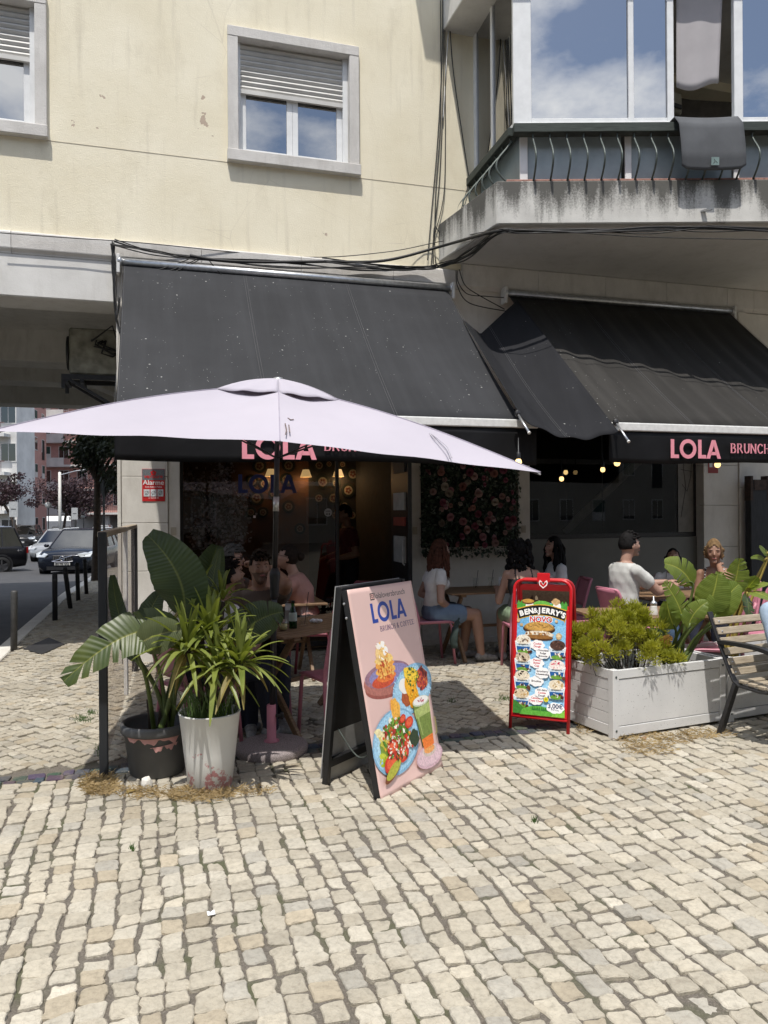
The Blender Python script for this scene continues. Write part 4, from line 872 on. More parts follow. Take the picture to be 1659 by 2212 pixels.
# rear artwork seen through the gap above the panel
pr = Print(MR, w2, h1 - .14, .0055); pr.poly([(.05, .05), (.95, .05), (.95, .36), (.05, .36)], (84, 70, 56)); pr.blobs(.25, .2, .16, .1, 22, .05, [(60, 40, 30), (40, 26, 20), (196, 180, 150)]); pr.blobs(.78, .26, .12, .06, 24, .03, [(60, 92, 50), (90, 120, 70), (40, 66, 36)])
pr.text('NOVO', .05, .66, .19, (206, 190, 120), .001); pr.build('rear_print', t)
pr = Print(MS, w2, h2_, .0044, .00005)
SK = (122, 186, 232)
top = .175
pr.poly([(.03, .97), (.03, top + .02)] + [(.03 + .94 * i / 14, top - .035 * math.sin(math.pi * i / 14) + .005) for i in range(15)] + [(.97, .97)], SK)
pr.poly([(.03, .42), (.97, .30), (.97, .62), (.03, .80)], (140, 198, 238)); pr.poly([(.03, .62), (.97, .55), (.97, .97), (.03, .97)], (160, 210, 242))
for i in range(2): pr.poly([(.03 + i * .64, .245), (.03 + i * .64, .165 + .0)] + [(.03 + i * .64 + .03 * j, .168 - (.035 if j % 2 else .012)) for j in range(1, 11)] + [(.03 + i * .64 + .30, .245)], (78, 160, 62))
pr.ell(.5, .185, .2, .05, (108, 182, 74))
for x_ in (.27, .78): pr.ell(x_, .175, .075, .032, (246, 246, 244))
pr.ell(.24, .145, .12, .022, (112, 74, 40)); pr.ell(.24, .14, .11, .015, (196, 150, 70)); pr.ell(.76, .14, .08, .026, (206, 170, 120), 0, 12, .15)
pr.oy = -.022
arc = lambda y0, bow: [(.02 + .96 * i / 16, y0 - bow * math.sin(math.pi * i / 16)) for i in range(17)]
pr.poly(arc(.225, .04) + [(.93, .325)] + [(.02 + .96 * i / 16, .315 - .045 * math.sin(math.pi * i / 16)) for i in range(15, 0, -1)] + [(.07, .32)], (226, 178, 60))
pr.poly([(x_ * .98 + .01, y_ + .006) for x_, y_ in arc(.225, .04)] + [(.915, .318)] + [(.02 + .96 * i / 16, .309 - .045 * math.sin(math.pi * i / 16)) for i in range(15, 0, -1)] + [(.085, .313)], (20, 20, 22))
word = "BEN&JERRY'S"; pr.z += .0002; adv = [.098, .09, .104, .088, .072, .09, .096, .096, .094, .04, .07]; x_ = .09
for ch, a_ in zip(word, adv):
    cx_ = x_ + a_ * .445; f = (cx_ - .02) / .96; pr.text(ch, .053, cx_, .291 - .043 * math.sin(math.pi * f), (248, 248, 246), .0030 if ch != '&' else .001, math.cos(math.pi * f) * .30); x_ += a_ * .89
pr.oy = -.075
pr.text('NOVO', .056, .49, .372, (250, 250, 250), .006); pr.text('NOVO', .056, .49, .372, (206, 28, 40), .0015)
for y0, c, q in ((.425, (70, 46, 26), .30), (.412, (164, 120, 56), .285), (.405, (206, 160, 84), .26)): pr.ell(.46, y0, q, .042 if q > .29 else .034, c)
for i in range(12): a_ = .2 + .043 * i; pr.poly([(a_, .395 + .02 * math.sin(i)), (a_ + .08, .40 + .01 * math.sin(i * 2)), (a_ + .075, .404 + .01 * math.sin(i * 2))], (66, 42, 22))
pr.ell(.46, .466, .27, .028, (232, 220, 200), 0, 24, .06); pr.blobs(.46, .463, .26, .022, 26, .03, [(160, 110, 60), (206, 160, 100), (240, 232, 216), (120, 74, 40)]); pr.ell(.46, .49, .27, .022, (84, 52, 26), 0, 24, .04); pr.ell(.47, .485, .25, .014, (150, 104, 52))
for x_, y_, q in ((.83, .472, .06), (.06, .365, .045), (.13, .40, .03), (.67, .35, .025), (.78, .362, .03)): pr.ell(x_, y_, q, q * .4, (206, 176, 130), .3, 10, .15); pr.ell(x_ - .01, y_ - .004, q * .6, q * .22, (228, 204, 164), .3, 8, .2)
pr.build('sandwich_print', t)
pr = Print(MS, w2, h2_, .0100, .00003)
def cloud(x_, y_, rx, ry, c=(250, 250, 250)):
    for i in range(7): a_ = i / 7 * 6.283; pr.ell(x_ + rx * .62 * math.cos(a_), y_ + ry * .6 * math.sin(a_), rx * .5, ry * .55, c, 0, 10)
    pr.ell(x_, y_, rx * .8, ry * .8, c, 0, 12)
def cup(x_, y_, ice, bits):
    pr.poly([(x_ - .16, y_ - .004), (x_ + .16, y_ - .004), (x_ + .125, y_ + .085), (x_ - .125, y_ + .085)], (238, 242, 244))
    pr.poly([(x_ - .145, y_), (x_ + .145, y_), (x_ + .11, y_ + .075), (x_ - .11, y_ + .075)], (28, 92, 158)); pr.ell(x_, y_ + .074, .11, .016, (110, 160, 60)); pr.poly([(x_ - .14, y_ + .012), (x_ + .14, y_ + .012), (x_ + .13, y_ + .036), (x_ - .13, y_ + .036)], (206, 224, 236))
    pr.ell(x_, y_, .152, .021, (246, 246, 246)); pr.ell(x_, y_ - .016, .14, .038, ice, 0, 18, .05); pr.blobs(x_, y_ - .018, .12, .028, 16, .022, bits)
    pr.text("BEN&JERRY'S", .013, x_, y_ + .026, (20, 22, 30), .0005); pr.blobs(x_ + .02, y_ + .055, .07, .012, 8, .022, [(236, 220, 196), (120, 80, 50), (70, 40, 26), (240, 236, 226)]); pr.blobs(x_ + .12, y_ + .075, .03, .008, 4, .03, [(70, 40, 28), (100, 60, 40)])
IV = (232, 220, 196)
RT = (206, 34, 52)
for y_, ice, bits, lines in ((.452, (236, 228, 212), [(80, 50, 34), (220, 206, 180), (150, 110, 70)], ('Cookie', 'Dough')), (.585, (206, 190, 164), [(80, 50, 30), (232, 220, 200), (60, 40, 26)], ('Peanut', 'Butter', 'Cup')), (.72, IV, [(50, 36, 30), (240, 230, 210)], ('Brookies',)), (.855, (222, 202, 168), [(90, 60, 36), (240, 228, 206), (200, 160, 100)], ('Caramel', 'Chew Chew'))):
    cup(.175, y_, ice, bits); cloud(.44, y_ + .02, .125, .036)
    for i, ln in enumerate(lines): pr.text(ln, .020, .44, y_ + .026 + (i - (len(lines) - 1) / 2) * .021, RT if ln != 'Brookies' else (60, 40, 40), .0006)
for y_, ice, bits, lines in ((.48, (82, 54, 44), [(56, 34, 28), (110, 76, 62)], ('Chocolate', 'Fudge', 'Brownie')), (.625, (240, 226, 220), [(214, 60, 90), (246, 240, 236)], ('Strawberry', 'Cheesecake')), (.772, IV, [(190, 160, 110), (246, 236, 216)], ('non-dairy', 'Cookie', 'Dough'))):
    cup(.81, y_, ice, bits); cloud(.55, y_ + .05, .125, .038)
    for i, ln in enumerate(lines): pr.text(ln, .019, .55, y_ + .056 + (i - (len(lines) - 1) / 2) * .021, RT if 'o' in ln and ln[0] in 'SC' and ln != 'Chocolate' else (50, 36, 50), .0006)
pr.ell(.63, .868, .045, .018, (232, 214, 40)); pr.text('V', .02, .63, .875, (60, 130, 50), .001)
pr.poly([(.02, .885), (.10, .90), (.22, .945), (.26, .985), (.02, .985)], (62, 130, 50)); pr.poly([(.2, .95), (.35, .925), (.55, .92), (.75, .935), (.97, .925), (.97, .99), (.15, .99)], (96, 172, 62)); pr.poly([(.70, .99), (.82, .96), (.97, .945), (.97, .99)], (130, 196, 70))
for x_ in (.45, .62): pr.poly([(x_ - .08, .955)] + [(x_ - .08 + .016 * j, .953 - (.03 if j % 2 else .008)) for j in range(11)] + [(x_ + .08, .955)], (50, 120, 46))
cloud(.80, .925, .15, .036); pr.text('3,00€', .046, .80, .928, (28, 50, 96), .0012); pr.text('PVP Rec.', .016, .80, .945, (28, 50, 96), .0003)
pr.build('flavour_print', t)
MRB = Matrix.Translation(-loc) @ frame(fl + nb_ * .42 + xa * (w - .012) + up2 * .10, -xa, up2)
# ---------------------------------------------------------------- leaves and plants
LEAF_D = m_leaf('strelitzia_dark', (.040, .066, .026), (.080, .118, .042), .22); LEAF_L = m_leaf('strelitzia_light', (.135, .20, .03), (.27, .34, .07), .45)
LEAF_M = m_leaf('strelitzia_mid', (.05, .078, .018), (.105, .13, .03), .22)
LEAF_G = m_leaf('strelitzia_grey', (.08, .10, .04), (.135, .155, .065), .2)
YUC = m_leaf('yucca_leaf', (.12, .16, .03), (.27, .31, .07), .30, 0, .45); YUCD = m_leaf('yucca_dry', (.20, .16, .05), (.32, .26, .09), .3, 0, .6); DEAD = m_leaf('dry_leaf', (.30, .15, .04), (.45, .27, .08), .3, 90)
STEM_G = mat('green_stem', (.10, .14, .035), .5, 0, .2); STEM_Y = mat('yellow_stem', (.36, .27, .06), .5, 0, .2, 14); BARK = mat('brown_bark', (.06, .042, .03), .9, 0, .3, 14, .6, 40); SOIL = mat('potting_soil', (.035, .026, .02), .95, 0, .4, 30, .8, 60)
def leaf_geo(base, mid, tip, hw, nh, splits=0, fold=.22, curl=.2, seed=0, n=16, shape=.75):
    Rr = random.Random(seed); base, mid, tip, nh = V(base), V(mid), V(tip), V(nh).normalized()
    mid = 2 * mid - (base + tip) / 2
    pt = lambda t_: (1 - t_) ** 2 * base + 2 * t_ * (1 - t_) * mid + t_ * t_ * tip
    tg = lambda t_: (2 * (1 - t_) * (mid - base) + 2 * t_ * (tip - mid)).normalized()
    wid = lambda t_: hw * max(.03, math.sin(math.pi * min(1., max(0., t_)) ** shape)) ** .62
    vs_, fs, cs = [], [], []
    for sg in (-1, 1):
        cuts = sorted({0, n} | set(Rr.sample(range(2, n), min(splits, n - 2)))) if splits else [0, n]
        for g0, g1 in zip(cuts[:-1], cuts[1:]):
            dr = Rr.uniform(-.2, .1) if splits else 0; gap = .22 / n if splits else 0; o = len(vs_); m_ = 4
            for i in range(g0, g1 + 1):
                t_ = i / n; T = tg(t_); sd = T.cross(nh).normalized(); nn = sd.cross(T)
                for j in range(m_ + 1):
                    f = j / m_; te = t_ + f * (.07 + (gap if i == g0 and g0 else 0) - (gap if i == g1 and g1 < n else 0)); te = min(1, te)
                    w_ = wid(t_) * f; vs_.append(pt(min(1, t_ + (te - t_))) + sd * sg * w_ + nn * (w_ * (fold + dr * f) - curl * w_ * f + .006 * hw / .1 * math.sin(t_ * 40 + sg) * f))
                    cs.append((t_, f, 0, 1))
            for i in range(g1 - g0):
                for j in range(m_):
                    a = o + i * (m_ + 1) + j; q = (a, a + m_ + 1, a + m_ + 2, a + 1); fs.append(q if sg > 0 else q[::-1])
    return vs_, fs, cs
def leaf_obj(name, m, par, loc, *a, **kw):
    v_, f_, c_ = leaf_geo(*a, **kw); me = bpy.data.meshes.new(name); me.from_pydata([tuple(V(p) - loc) for p in v_], [], f_); me.materials.append(m)
    at = me.color_attributes.new('col', 'FLOAT_COLOR', 'POINT'); at.data.foreach_set('color', [x for c in c_ for x in c]); me.polygons.foreach_set('use_smooth', [True] * len(f_))
    return link(name, me, par)
def strel(root, loc, foot, leaves, stem=STEM_G):
    for i, (m, b_, md, tp_, hw, nh, spl) in enumerate(leaves):
        leaf_obj('leaf', m, root, loc, P(*b_), P(*md), P(*tp_), hw, nh, splits=spl, seed=i + int(loc.x * 100))
        f = V(foot) + V((.05 * math.cos(i * 2.4), .05 * math.sin(i * 2.4), 0)); q = P(*b_); k = MB(); k.M = Matrix.Translation(-loc)
        pts = [f, f.lerp(q, .5) + V((0, .03, .05)), q, P(*b_).lerp(P(*md), .4)]; k.tube(catmull(pts, 6), [.016 - .010 * j / 18 for j in range(19)], 7); k.build('stalk', stem, root, True)
        k = MB(); k.M = Matrix.Translation(-loc)
c0 = V((-1.42, 4.78, 0))
t = thing('planter_pot', 'dark grey plastic pot with peeling pink tape', 'pot', c0)
GREYP = mat('grey_plastic', (.085, .087, .09), .55, 0, .15, 6, .15, 90)
k = MB(); k.lathe([(.155, 0), (.165, .01), (.185, .17), (.187, .172), (.187, .19), (.189, .192), (.197, .255), (.213, .258), (.219, .268), (.219, .305), (.212, .316), (.200, .316), (.192, .30), (.185, .22), (.0, .22)], 56); k.build('body', GREYP, t, smooth=True)
k = MB(); k.lathe([(.186, .225), (.0, .245)], 24); k.build('soil', SOIL, t)
TAPE = mat('torn_pink_tape', (.55, .29, .27), .6, 0, .1)
for a0, a1, z0, z1, r0, r1, sd in ((-2.3, -.6, .254, .212, .199, .195, 1), (-1.5, -.6, .200, .162, .1905, .188, 4)):
    k = MB(); Rr = random.Random(sd); n = 26
    top = [(a0 + (a1 - a0) * i / n, z0 + (.016 * i / n if sd == 4 else 0)) for i in range(n + 1)]; vs_ = []
    for i, (a_, z_) in enumerate(top):
        for zz_, rr in ((z_, r0), (z_ - (z0 - z1) * (.55 + .3 * math.sin(i * .55 + sd) + .22 * math.sin(i * 1.3 + 2 * sd) + Rr.uniform(-.08, .08)) * min(1, 4 * math.sin(math.pi * (i + .2) / (n + .4))), r1)): vs_.append(((rr + .003) * math.cos(a_), (rr + .003) * math.sin(a_), zz_))
    k.add(vs_, [(2 * i, 2 * i + 1, 2 * i + 3, 2 * i + 2) for i in range(n)]); k.build('torn_tape', TAPE, t, thick=.001)
up_n = (-.1, -1, .25)
t = thing('bird_of_paradise_plant', 'broad-leaved dark green plant growing in the grey pot', 'plant', c0 + V((0, 0, .23)))
strel(t, c0 + V((0, 0, .23)), c0 + V((.03, .02, .23)), [
    (LEAF_D, (393, 1350, 4.66), (388, 1252, 4.60), (319, 1156, 4.66), .165, up_n, 0), (LEAF_D, (408, 1345, 4.85), (440, 1262, 4.90), (470, 1178, 4.92), .115, (.2, -1, .2), 0),
    (LEAF_M, (395, 1398, 4.60), (295, 1366, 4.42), (137, 1472, 4.28), .138, (.05, -.9, .5), 5), (LEAF_D, (292, 1412, 4.75), (258, 1330, 4.82), (243, 1242, 4.85), .050, (.4, -1, .1), 0),
    (LEAF_G, (292, 1395, 4.42), (340, 1372, 4.36), (393, 1362, 4.34), .105, (-.1, -1, .15), 0), (LEAF_D, (330, 1400, 4.80), (318, 1345, 4.86), (348, 1278, 4.90), .095, (-.2, -1, .1), 0),
    (LEAF_D, (498, 1398, 4.92), (550, 1345, 4.98), (612, 1322, 5.02), .135, (.1, -1, .25), 2), (LEAF_D, (455, 1345, 4.80), (458, 1270, 4.84), (474, 1185, 4.86), .055, (.9, -.6, .1), 0), (LEAF_D, (300, 1435, 4.72), (272, 1390, 4.74), (262, 1352, 4.76), .045, (.3, -1, 0), 0)])
k = MB(); R = random.Random(4)
for i in range(7): a_ = R.uniform(0, 6.28); k.tube([(.05 * math.cos(a_), .05 * math.sin(a_), 0), (.07 * math.cos(a_), .07 * math.sin(a_), .12), (.10 * math.cos(a_), .10 * math.sin(a_), .2)], [.022, .016, .003], 6)
k.build('dry_sheath', BARK, t, True)
c1 = V((-1.035, 4.53, 0))
t = thing('planter_pot', 'tall white pot with scuffed pink paint on its foot', 'pot', c1)
POTW = m_chip('white_pot', (.70, .695, .66), (.50, .24, .24), .50, 9, .2, .5, .6)
k = MB(); k.lathe([(.122, 0), (.128, .008), (.150, .20), (.176, .425), (.180, .43), (.180, .437), (.170, .437), (.160, .36), (0, .36)], 56); k.build('body', POTW, t, smooth=True)
k = MB(); k.lathe([(.161, .37), (0, .395)], 24); k.build('soil', SOIL, t)
t = thing('yucca_plant', 'spiky yellow-green yucca growing in the white pot', 'plant', c1 + V((0, 0, .38)))
lc = c1 + V((0, 0, .38)); R = random.Random(21)
for (px, py, Y, nL, ln) in ((405, 1408, 4.42, 50, .32), (520, 1440, 4.42, 46, .31), (455, 1378, 4.52, 48, .31), (425, 1300, 4.75, 26, .24), (480, 1300, 4.72, 20, .22), (470, 1450, 4.40, 40, .30)):
    c = P(px, py, Y); k = MB(); k.M = Matrix.Translation(-lc); k.tube([lc + V((R.uniform(-.05, .05), R.uniform(-.05, .05), -.02)), (lc + c) / 2 + V((0, .02, 0)), c], [.022, .018, .02], 8); k.build('trunk', BARK, t, True)
    for i in range(nL):
        a_ = i * 2.4 + R.uniform(-.3, .3); el = math.radians(84 - 125 * (i / nL) ** .9 + R.uniform(-12, 12)); L_ = ln * R.uniform(.75, 1.1); d = V((math.cos(a_) * math.cos(el), math.sin(a_) * math.cos(el), math.sin(el)))
        tip = c + d * L_ - V((0, 0, .10 * L_ * (1 - el) if el < .8 else 0)); mid = c + d * L_ * .5 + V((0, 0, .03)); nh = V((-d.z * math.cos(a_), -d.z * math.sin(a_), math.cos(el) + .01))
        leaf_obj('leaf', YUCD if (el < -.35 and R.random() < .5) else YUC, t, lc, c + d * .01, mid, tip, R.uniform(.014, .021), nh, fold=.4, curl=0, seed=i, n=6, shape=.55)
k = MB(); R = random.Random(8)
for i in range(240):
    a_, q = R.uniform(0, 6.28), .15 * math.sqrt(R.random()); x0, y0 = q * math.cos(a_), q * math.sin(a_); h = R.uniform(.08, .30); dx, dy = R.gauss(0, .07), R.gauss(0, .07); w_ = .0022
    k.add([(x0 - w_, y0, 0), (x0 + w_, y0, 0), (x0 + dx * .4 + w_, y0 + dy * .4, h * .6), (x0 + dx * .4 - w_, y0 + dy * .4, h * .6), (x0 + dx, y0 + dy, h * .92)], [(0, 1, 2, 3), (3, 2, 4)])
tag(k.build('weedy_grass', m_leaf('weed_grass', (.05, .10, .02), (.10, .17, .04), .3, 0), t), kind='stuff')
# ---------------------------------------------------------------- white wooden planters
WPAINT = m_chip('chipped_white_paint', (.70, .70, .69), (.07, .06, .05), .635, 75, .25, .55)
pa = math.radians(23.5); e1, e2 = V((math.cos(pa), math.sin(pa), 0)), V((-math.sin(pa), math.cos(pa), 0)); pf = V((1.585, 5.35, 0))
def planter(o, L_, label):
    t = thing('planter_box', label, 'planter', o, pa); D_, Hh = .60, .485
    for x in (0, L_):
        for y in (0, D_):
            k = MB(); s_ = .055; k.box(x - (s_ if x else 0), x + (0 if x else s_), y - (s_ if y else 0), y + (0 if y else s_), 0, Hh); k.build('corner_post', WPAINT, t, bevel=.003)
    for y0 in (.008, D_ - .03):
        for z0, z1, e in ((.02, .085, .004), (.09, .415, 0), (.42, Hh - .004, .005)):
            k = MB(); k.box(.056, L_ - .056, y0 - (e if y0 < .1 else 0), y0 + .022 + (e if y0 > .1 else 0), z0, z1); k.build('board', WPAINT, t, bevel=.002)
    for x0 in (.008, L_ - .03):
        zs = [.02, .095, .175, .255, .335, .415, Hh - .004]
        for j, (z0, z1) in enumerate(zip(zs[:-1], zs[1:])):
            e = .004 if j in (0, 5) else 0; k = MB(); k.box(x0 - (e if x0 < .1 else 0), x0 + .022 + (e if x0 > .1 else 0), .056, D_ - .056, z0 + .0015, z1 - .0015); k.build('board', WPAINT, t, bevel=.002)
    k = MB(); k.box(.03, L_ - .03, .03, D_ - .03, .05, .30); k.build('soil', SOIL, t)
    for x in (.028, L_ - .028):
        for z in (.06, Hh - .05): k = MB(); k.ell((x, -.001, z), (.009, .004, .009), 8, 5); k.build('bolt', IRON, t)
    return t
planter(pf, 1.06, 'white wooden planter box beside the red sign, holding the yellow-green shrub'); planter(pf + e1 * 1.09, 1.06, 'white wooden planter box standing directly behind the bench')
so = pf + e1 * .42 + e2 * .28 + V((0, 0, .30))
t = thing('heather_shrub', 'bushy yellow-green needle shrub in the white planter', 'shrub', so)
k = MB(); R = random.Random(31); SHR = m_leaf('heather_leaf', (.27, .295, .03), (.50, .49, .07), .42, 0, .6); br = MB()
cl = []
for i in range(78):
    a_, q = R.uniform(0, 6.28), math.sqrt(R.random()); p = V((-.08 + .47 * q * math.cos(a_), -.02 + .30 * q * math.sin(a_), R.uniform(.17, .35) + .21 * (1 - q * q) + R.uniform(-.05, .07)))
    if p.x > .18: p.z -= .10
    pw = V((p.x * e1.x + p.y * e2.x, p.x * e1.y + p.y * e2.y, p.z)); cl.append((pw, R.uniform(.045, .085)))
    if i < 70: r0 = V((pw.x * .35 + R.gauss(0, .02), pw.y * .35, -.0)); br.tube(catmull([r0, r0.lerp(pw, .5) + V((R.gauss(0, .06), R.gauss(0, .06), -.04)), pw], 4), [.0036 - .0003 * j for j in range(9)], 5)
for c, r in cl:
    for j in range(165):
        d = V((R.gauss(0, 1), R.gauss(0, 1), R.gauss(.5, .8))).normalized(); p0 = c + d * r * R.uniform(.15, .8); L_ = R.uniform(.022, .046); tp_ = p0 + (d + V((0, 0, .6))).normalized() * L_; sd = d.cross(V((R.gauss(0, 1), R.gauss(0, 1), R.gauss(0, 1)))).normalized() * .0038
        m_ = (p0 + tp_) / 2; sd2 = sd.cross(d).normalized() * .0042
        k.add([p0, m_ + sd, tp_, m_ - sd], [(0, 1, 2, 3)]); k.add([p0, m_ + sd2, tp_, m_ - sd2], [(0, 1, 2, 3)])
tag(k.build('foliage', SHR, t), kind='stuff'); br.build('branches', mat('dark_twig', (.035, .026, .02), .9), t)
sp = pf + e1 * .80 + e2 * .26 + V((0, 0, .30)); un = (.1, -1, .35)
t = thing('bird_of_paradise_plant', 'bright green broad-leaved plant beside the shrub in the white planter', 'plant', sp)
strel(t, sp, sp, [(LEAF_L, (1497, 1270, 5.85), (1474, 1234, 5.80), (1435, 1217, 5.75), .105, un, 3), (LEAF_L, (1520, 1330, 5.75), (1540, 1285, 5.70), (1550, 1240, 5.68), .125, (-.3, -1, .3), 0), (LEAF_L, (1578, 1296, 5.9), (1590, 1250, 5.88), (1598, 1206, 5.85), .10, (.1, -1, .2), 5),
    (LEAF_L, (1536, 1345, 5.72), (1562, 1300, 5.70), (1596, 1262, 5.72), .115, (.2, -1, .4), 0), (LEAF_L, (1476, 1345, 5.70), (1462, 1300, 5.68), (1434, 1257, 5.66), .085, un, 6), (LEAF_L, (1460, 1362, 5.8), (1447, 1330, 5.78), (1441, 1298, 5.76), .085, (-.1, -1, .1), 0),
    (LEAF_L, (1485, 1360, 5.65), (1500, 1325, 5.62), (1528, 1300, 5.6), .075, (0, -1, .5), 3), (LEAF_L, (1545, 1345, 5.85), (1552, 1290, 5.86), (1556, 1235, 5.88), .10, (.3, -1, 0), 2), (DEAD, (1408, 1402, 5.72), (1428, 1392, 5.66), (1450, 1374, 5.60), .05, (0, -1, .4), 4), (LEAF_D, (1430, 1398, 5.75), (1425, 1375, 5.72), (1402, 1362, 5.70), .05, (.2, -1, .2), 0)])
sp = pf + e1 * 1.45 + e2 * .35 + V((0, 0, .30))
t = thing('bird_of_paradise_plant', 'plant with yellow stems and drooping torn leaves behind the bench', 'plant', sp)
strel(t, sp, sp, [(LEAF_L, (1612, 1275, 6.1), (1622, 1262, 6.05), (1636, 1246, 6.0), .06, un, 3), (LEAF_L, (1612, 1277, 6.1), (1636, 1264, 6.05), (1662, 1262, 6.0), .05, (0, -.6, 1), 4), (LEAF_L, (1614, 1280, 6.1), (1640, 1282, 6.0), (1672, 1298, 5.95), .06, (0, -.6, 1), 4),
    (LEAF_D, (1612, 1282, 6.1), (1616, 1305, 6.0), (1618, 1332, 5.96), .06, (.2, -1, 0), 3), (LEAF_L, (1660, 1200, 6.2), (1650, 1190, 6.15), (1640, 1180, 6.1), .03, un, 2), (LEAF_L, (1655, 1215, 6.2), (1640, 1204, 6.15), (1622, 1206, 6.1), .022, un, 0)], STEM_Y)
# ---------------------------------------------------------------- bench
BW = m_wood('weathered_slat', (.27, .22, .155), (.47, .40, .30), (3, 26, 26)); ba = math.radians(25); bo = V((2.45, 5.37, 0))
t = thing('park_bench', 'slatted wooden bench with a black metal frame and curved armrest', 'bench', bo, ba); R = random.Random(6)
for i in range(6):
    z = .455 + i * .068; y = .03 + (z - .42) * .42; k = MB(); k.obox((.80, y, z), (.80, 0, 0), (0, .011, -.004), (0, .009, .024)); o = k.build('back_slat', BW, t, bevel=.004)
    k = MB(); k.ell((.035, y - .015, z), (.008, .005, .008), 8, 5); k.build('bolt', ALU, t)
for i in range(6):
    y = -.05 - i * .075; k = MB(); k.box(0, 1.6, y - .03, y + .03, .392 - .012 * math.sin(i / 5 * 3.1), .415 - .012 * math.sin(i / 5 * 3.1)); k.build('seat_slat', BW, t, bevel=.004)
for x in (.0, 1.58):
    k = MB(); path = [(x, .225, .86), (x, .13, .64), (x, .04, .45), (x, .01, .40), (x, -.04, .375), (x, -.2, .365), (x, -.42, .385), (x, -.47, .36), (x, -.48, .2), (x, -.50, .0)]
    for p_, q_ in zip(path[:-1], path[1:]): k.beam(p_, V(q_) + (V(q_) - V(p_)).normalized() * .008, .045, .016, (1, 0, 0) if False else V(q_).cross(V(p_)).normalized() if False else (0, -(q_[2] - p_[2]), q_[1] - p_[1]))
    k.build('side_frame', BLACK, t, bevel=.003)
    k = MB(); k.beam((x, .0, .385), (x, .14, .0), .045, .032, (0, 1, .4)); k.build('leg', BLACK, t, bevel=.003)
    k = MB(); path = catmull([(x, .14, .655), (x, .04, .66), (x, -.14, .66), (x, -.30, .635), (x, -.42, .56), (x, -.47, .46), (x, -.45, .385)], 4)
    for p_, q_ in zip(path[:-1], path[1:]): k.beam(p_, q_ + (q_ - p_) * .15, .05, .028, (0, -(q_[2] - p_[2]), q_[1] - p_[1]))
    k.build('armrest', BLACK, t, bevel=.002)
# ---------------------------------------------------------------- windbreak
wo = V((-1.715, 4.68, 0)); we = W(-2.80, -.52)
t = thing('windbreak', 'clear windbreak screen with a dark post and weathered wooden top rail', 'screen', wo)
dv = (we - wo); dn = V((dv.y, -dv.x, 0)).normalized()
k = MB(); k.beam((0, 0, 0), (0, 0, 1.49), .05, .05, (dn.x, dn.y, 0)); k.build('post', m_chip('blue_black_post', (.02, .023, .028), (.16, .17, .18), .62, 20, .3, .5, .25), t, bevel=.004)
k = MB(); k.beam(dv, dv + V((0, 0, 1.47)), .05, .05); k.build('post', BLACK, t)
k = MB(); k.beam(V((0, 0, 1.475)), dv + V((0, 0, 1.475)), .06, .035); k.build('top_rail', BW, t, bevel=.004)
ACR = NT('scratched_acrylic'); _tr = ACR.n('ShaderNodeBsdfTransparent'); _tr.inputs[0].default_value = (.93, .91, .89, 1); _mx = ACR.n('ShaderNodeMixShader'); ACR.color((.75, .71, .69)); ACR.rough(.6)
ACR.b.inputs['Specular IOR Level'].default_value = .1; ACR.l(ACR.ramp(ACR.noise(6, 6, .7), [(.3, .10), (.75, .24)]), _mx.inputs[0]); ACR.l(_tr.outputs[0], _mx.inputs[1]); ACR.l(ACR.b.outputs[0], _mx.inputs[2]); ACR.l(_mx.outputs[0], ACR.o.inputs[0])
k = MB(); k.beam(dv * .012 + V((0, 0, .76)), dv * .985 + V((0, 0, .76)), .006, 1.39); k.build('panel', ACR.m, t)
k = MB(); k.beam(dv * .6 + V((0, 0, .06)), dv * .6 + V((0, 0, 1.46)), .03, .03); k.build('stile', WHITE_ALU, t)
# ---------------------------------------------------------------- chairs and tables
CHP = mat('chair_pink', (.50, .19, .25), .42, 0, .06, 6); CHD = mat('chair_burgundy', (.20, .04, .06), .45, 0, .06)
def make_chair(m, label, group):
    t = thing('cafe_chair', label, 'chair', (0, 0, 0), 0, group)
    k = MB(); k.sheet(lambda u, v: V(((u - .5) * .40 * (1 - .08 * v), -.20 + v * .40, .455 - .012 * math.sin(math.pi * u) * math.sin(math.pi * v) - .02 * max(0, v - .85) / .15)), 8, 8); k.build('seat', m, t, smooth=True, thick=.016)
    k = MB(); k.sheet(lambda u, v: V(((u - .5) * .385 * (1 - .06 * v), -.205 - .10 * v - .022 * math.sin(math.pi * u), .53 + .30 * v)), 8, 8); k.build('backrest', m, t, smooth=True, thick=.014)
    for sg in (-1, 1):
        k = MB(); k.tube(catmull([(sg * .20, -.26, 0), (sg * .195, -.215, .25), (sg * .19, -.195, .46), (sg * .19, -.215, .56), (sg * .185, -.28, .78), (sg * .165, -.305, .83)], 4), .0155, 8); k.build('leg', m, t, True)
        k = MB(); k.tube([(sg * .185, .21, 0), (sg * .175, .175, .40), (sg * .172, .15, .445), (sg * .185, -.18, .447)], .0145, 8); k.build('leg', m, t, True)
    k = MB(); k.tube([(-.165, -.305, .83), (.165, -.305, .83)], .0150, 8); k.build('top_rail', m, t, True)
    return t
chair_p = make_chair(CHP, '', ''); chair_b = make_chair(CHD, '', ''); used = set()
def chair(x, y, dx, dy, label, m='p', group=None):
    src = chair_p if m == 'p' else chair_b
    o = src if m not in used else copy_tree(src); used.add(m)
    o.location = (x, y, 0); o.rotation_euler = (0, 0, math.atan2(dy, dx) - math.pi / 2); o['label'] = label
    o['group'] = group or 'pink chairs on the cafe terrace'
    return o
TW = m_wood('table_slat', (.13, .075, .04), (.30, .19, .105), (3, 20, 20), .5); tb_used = []
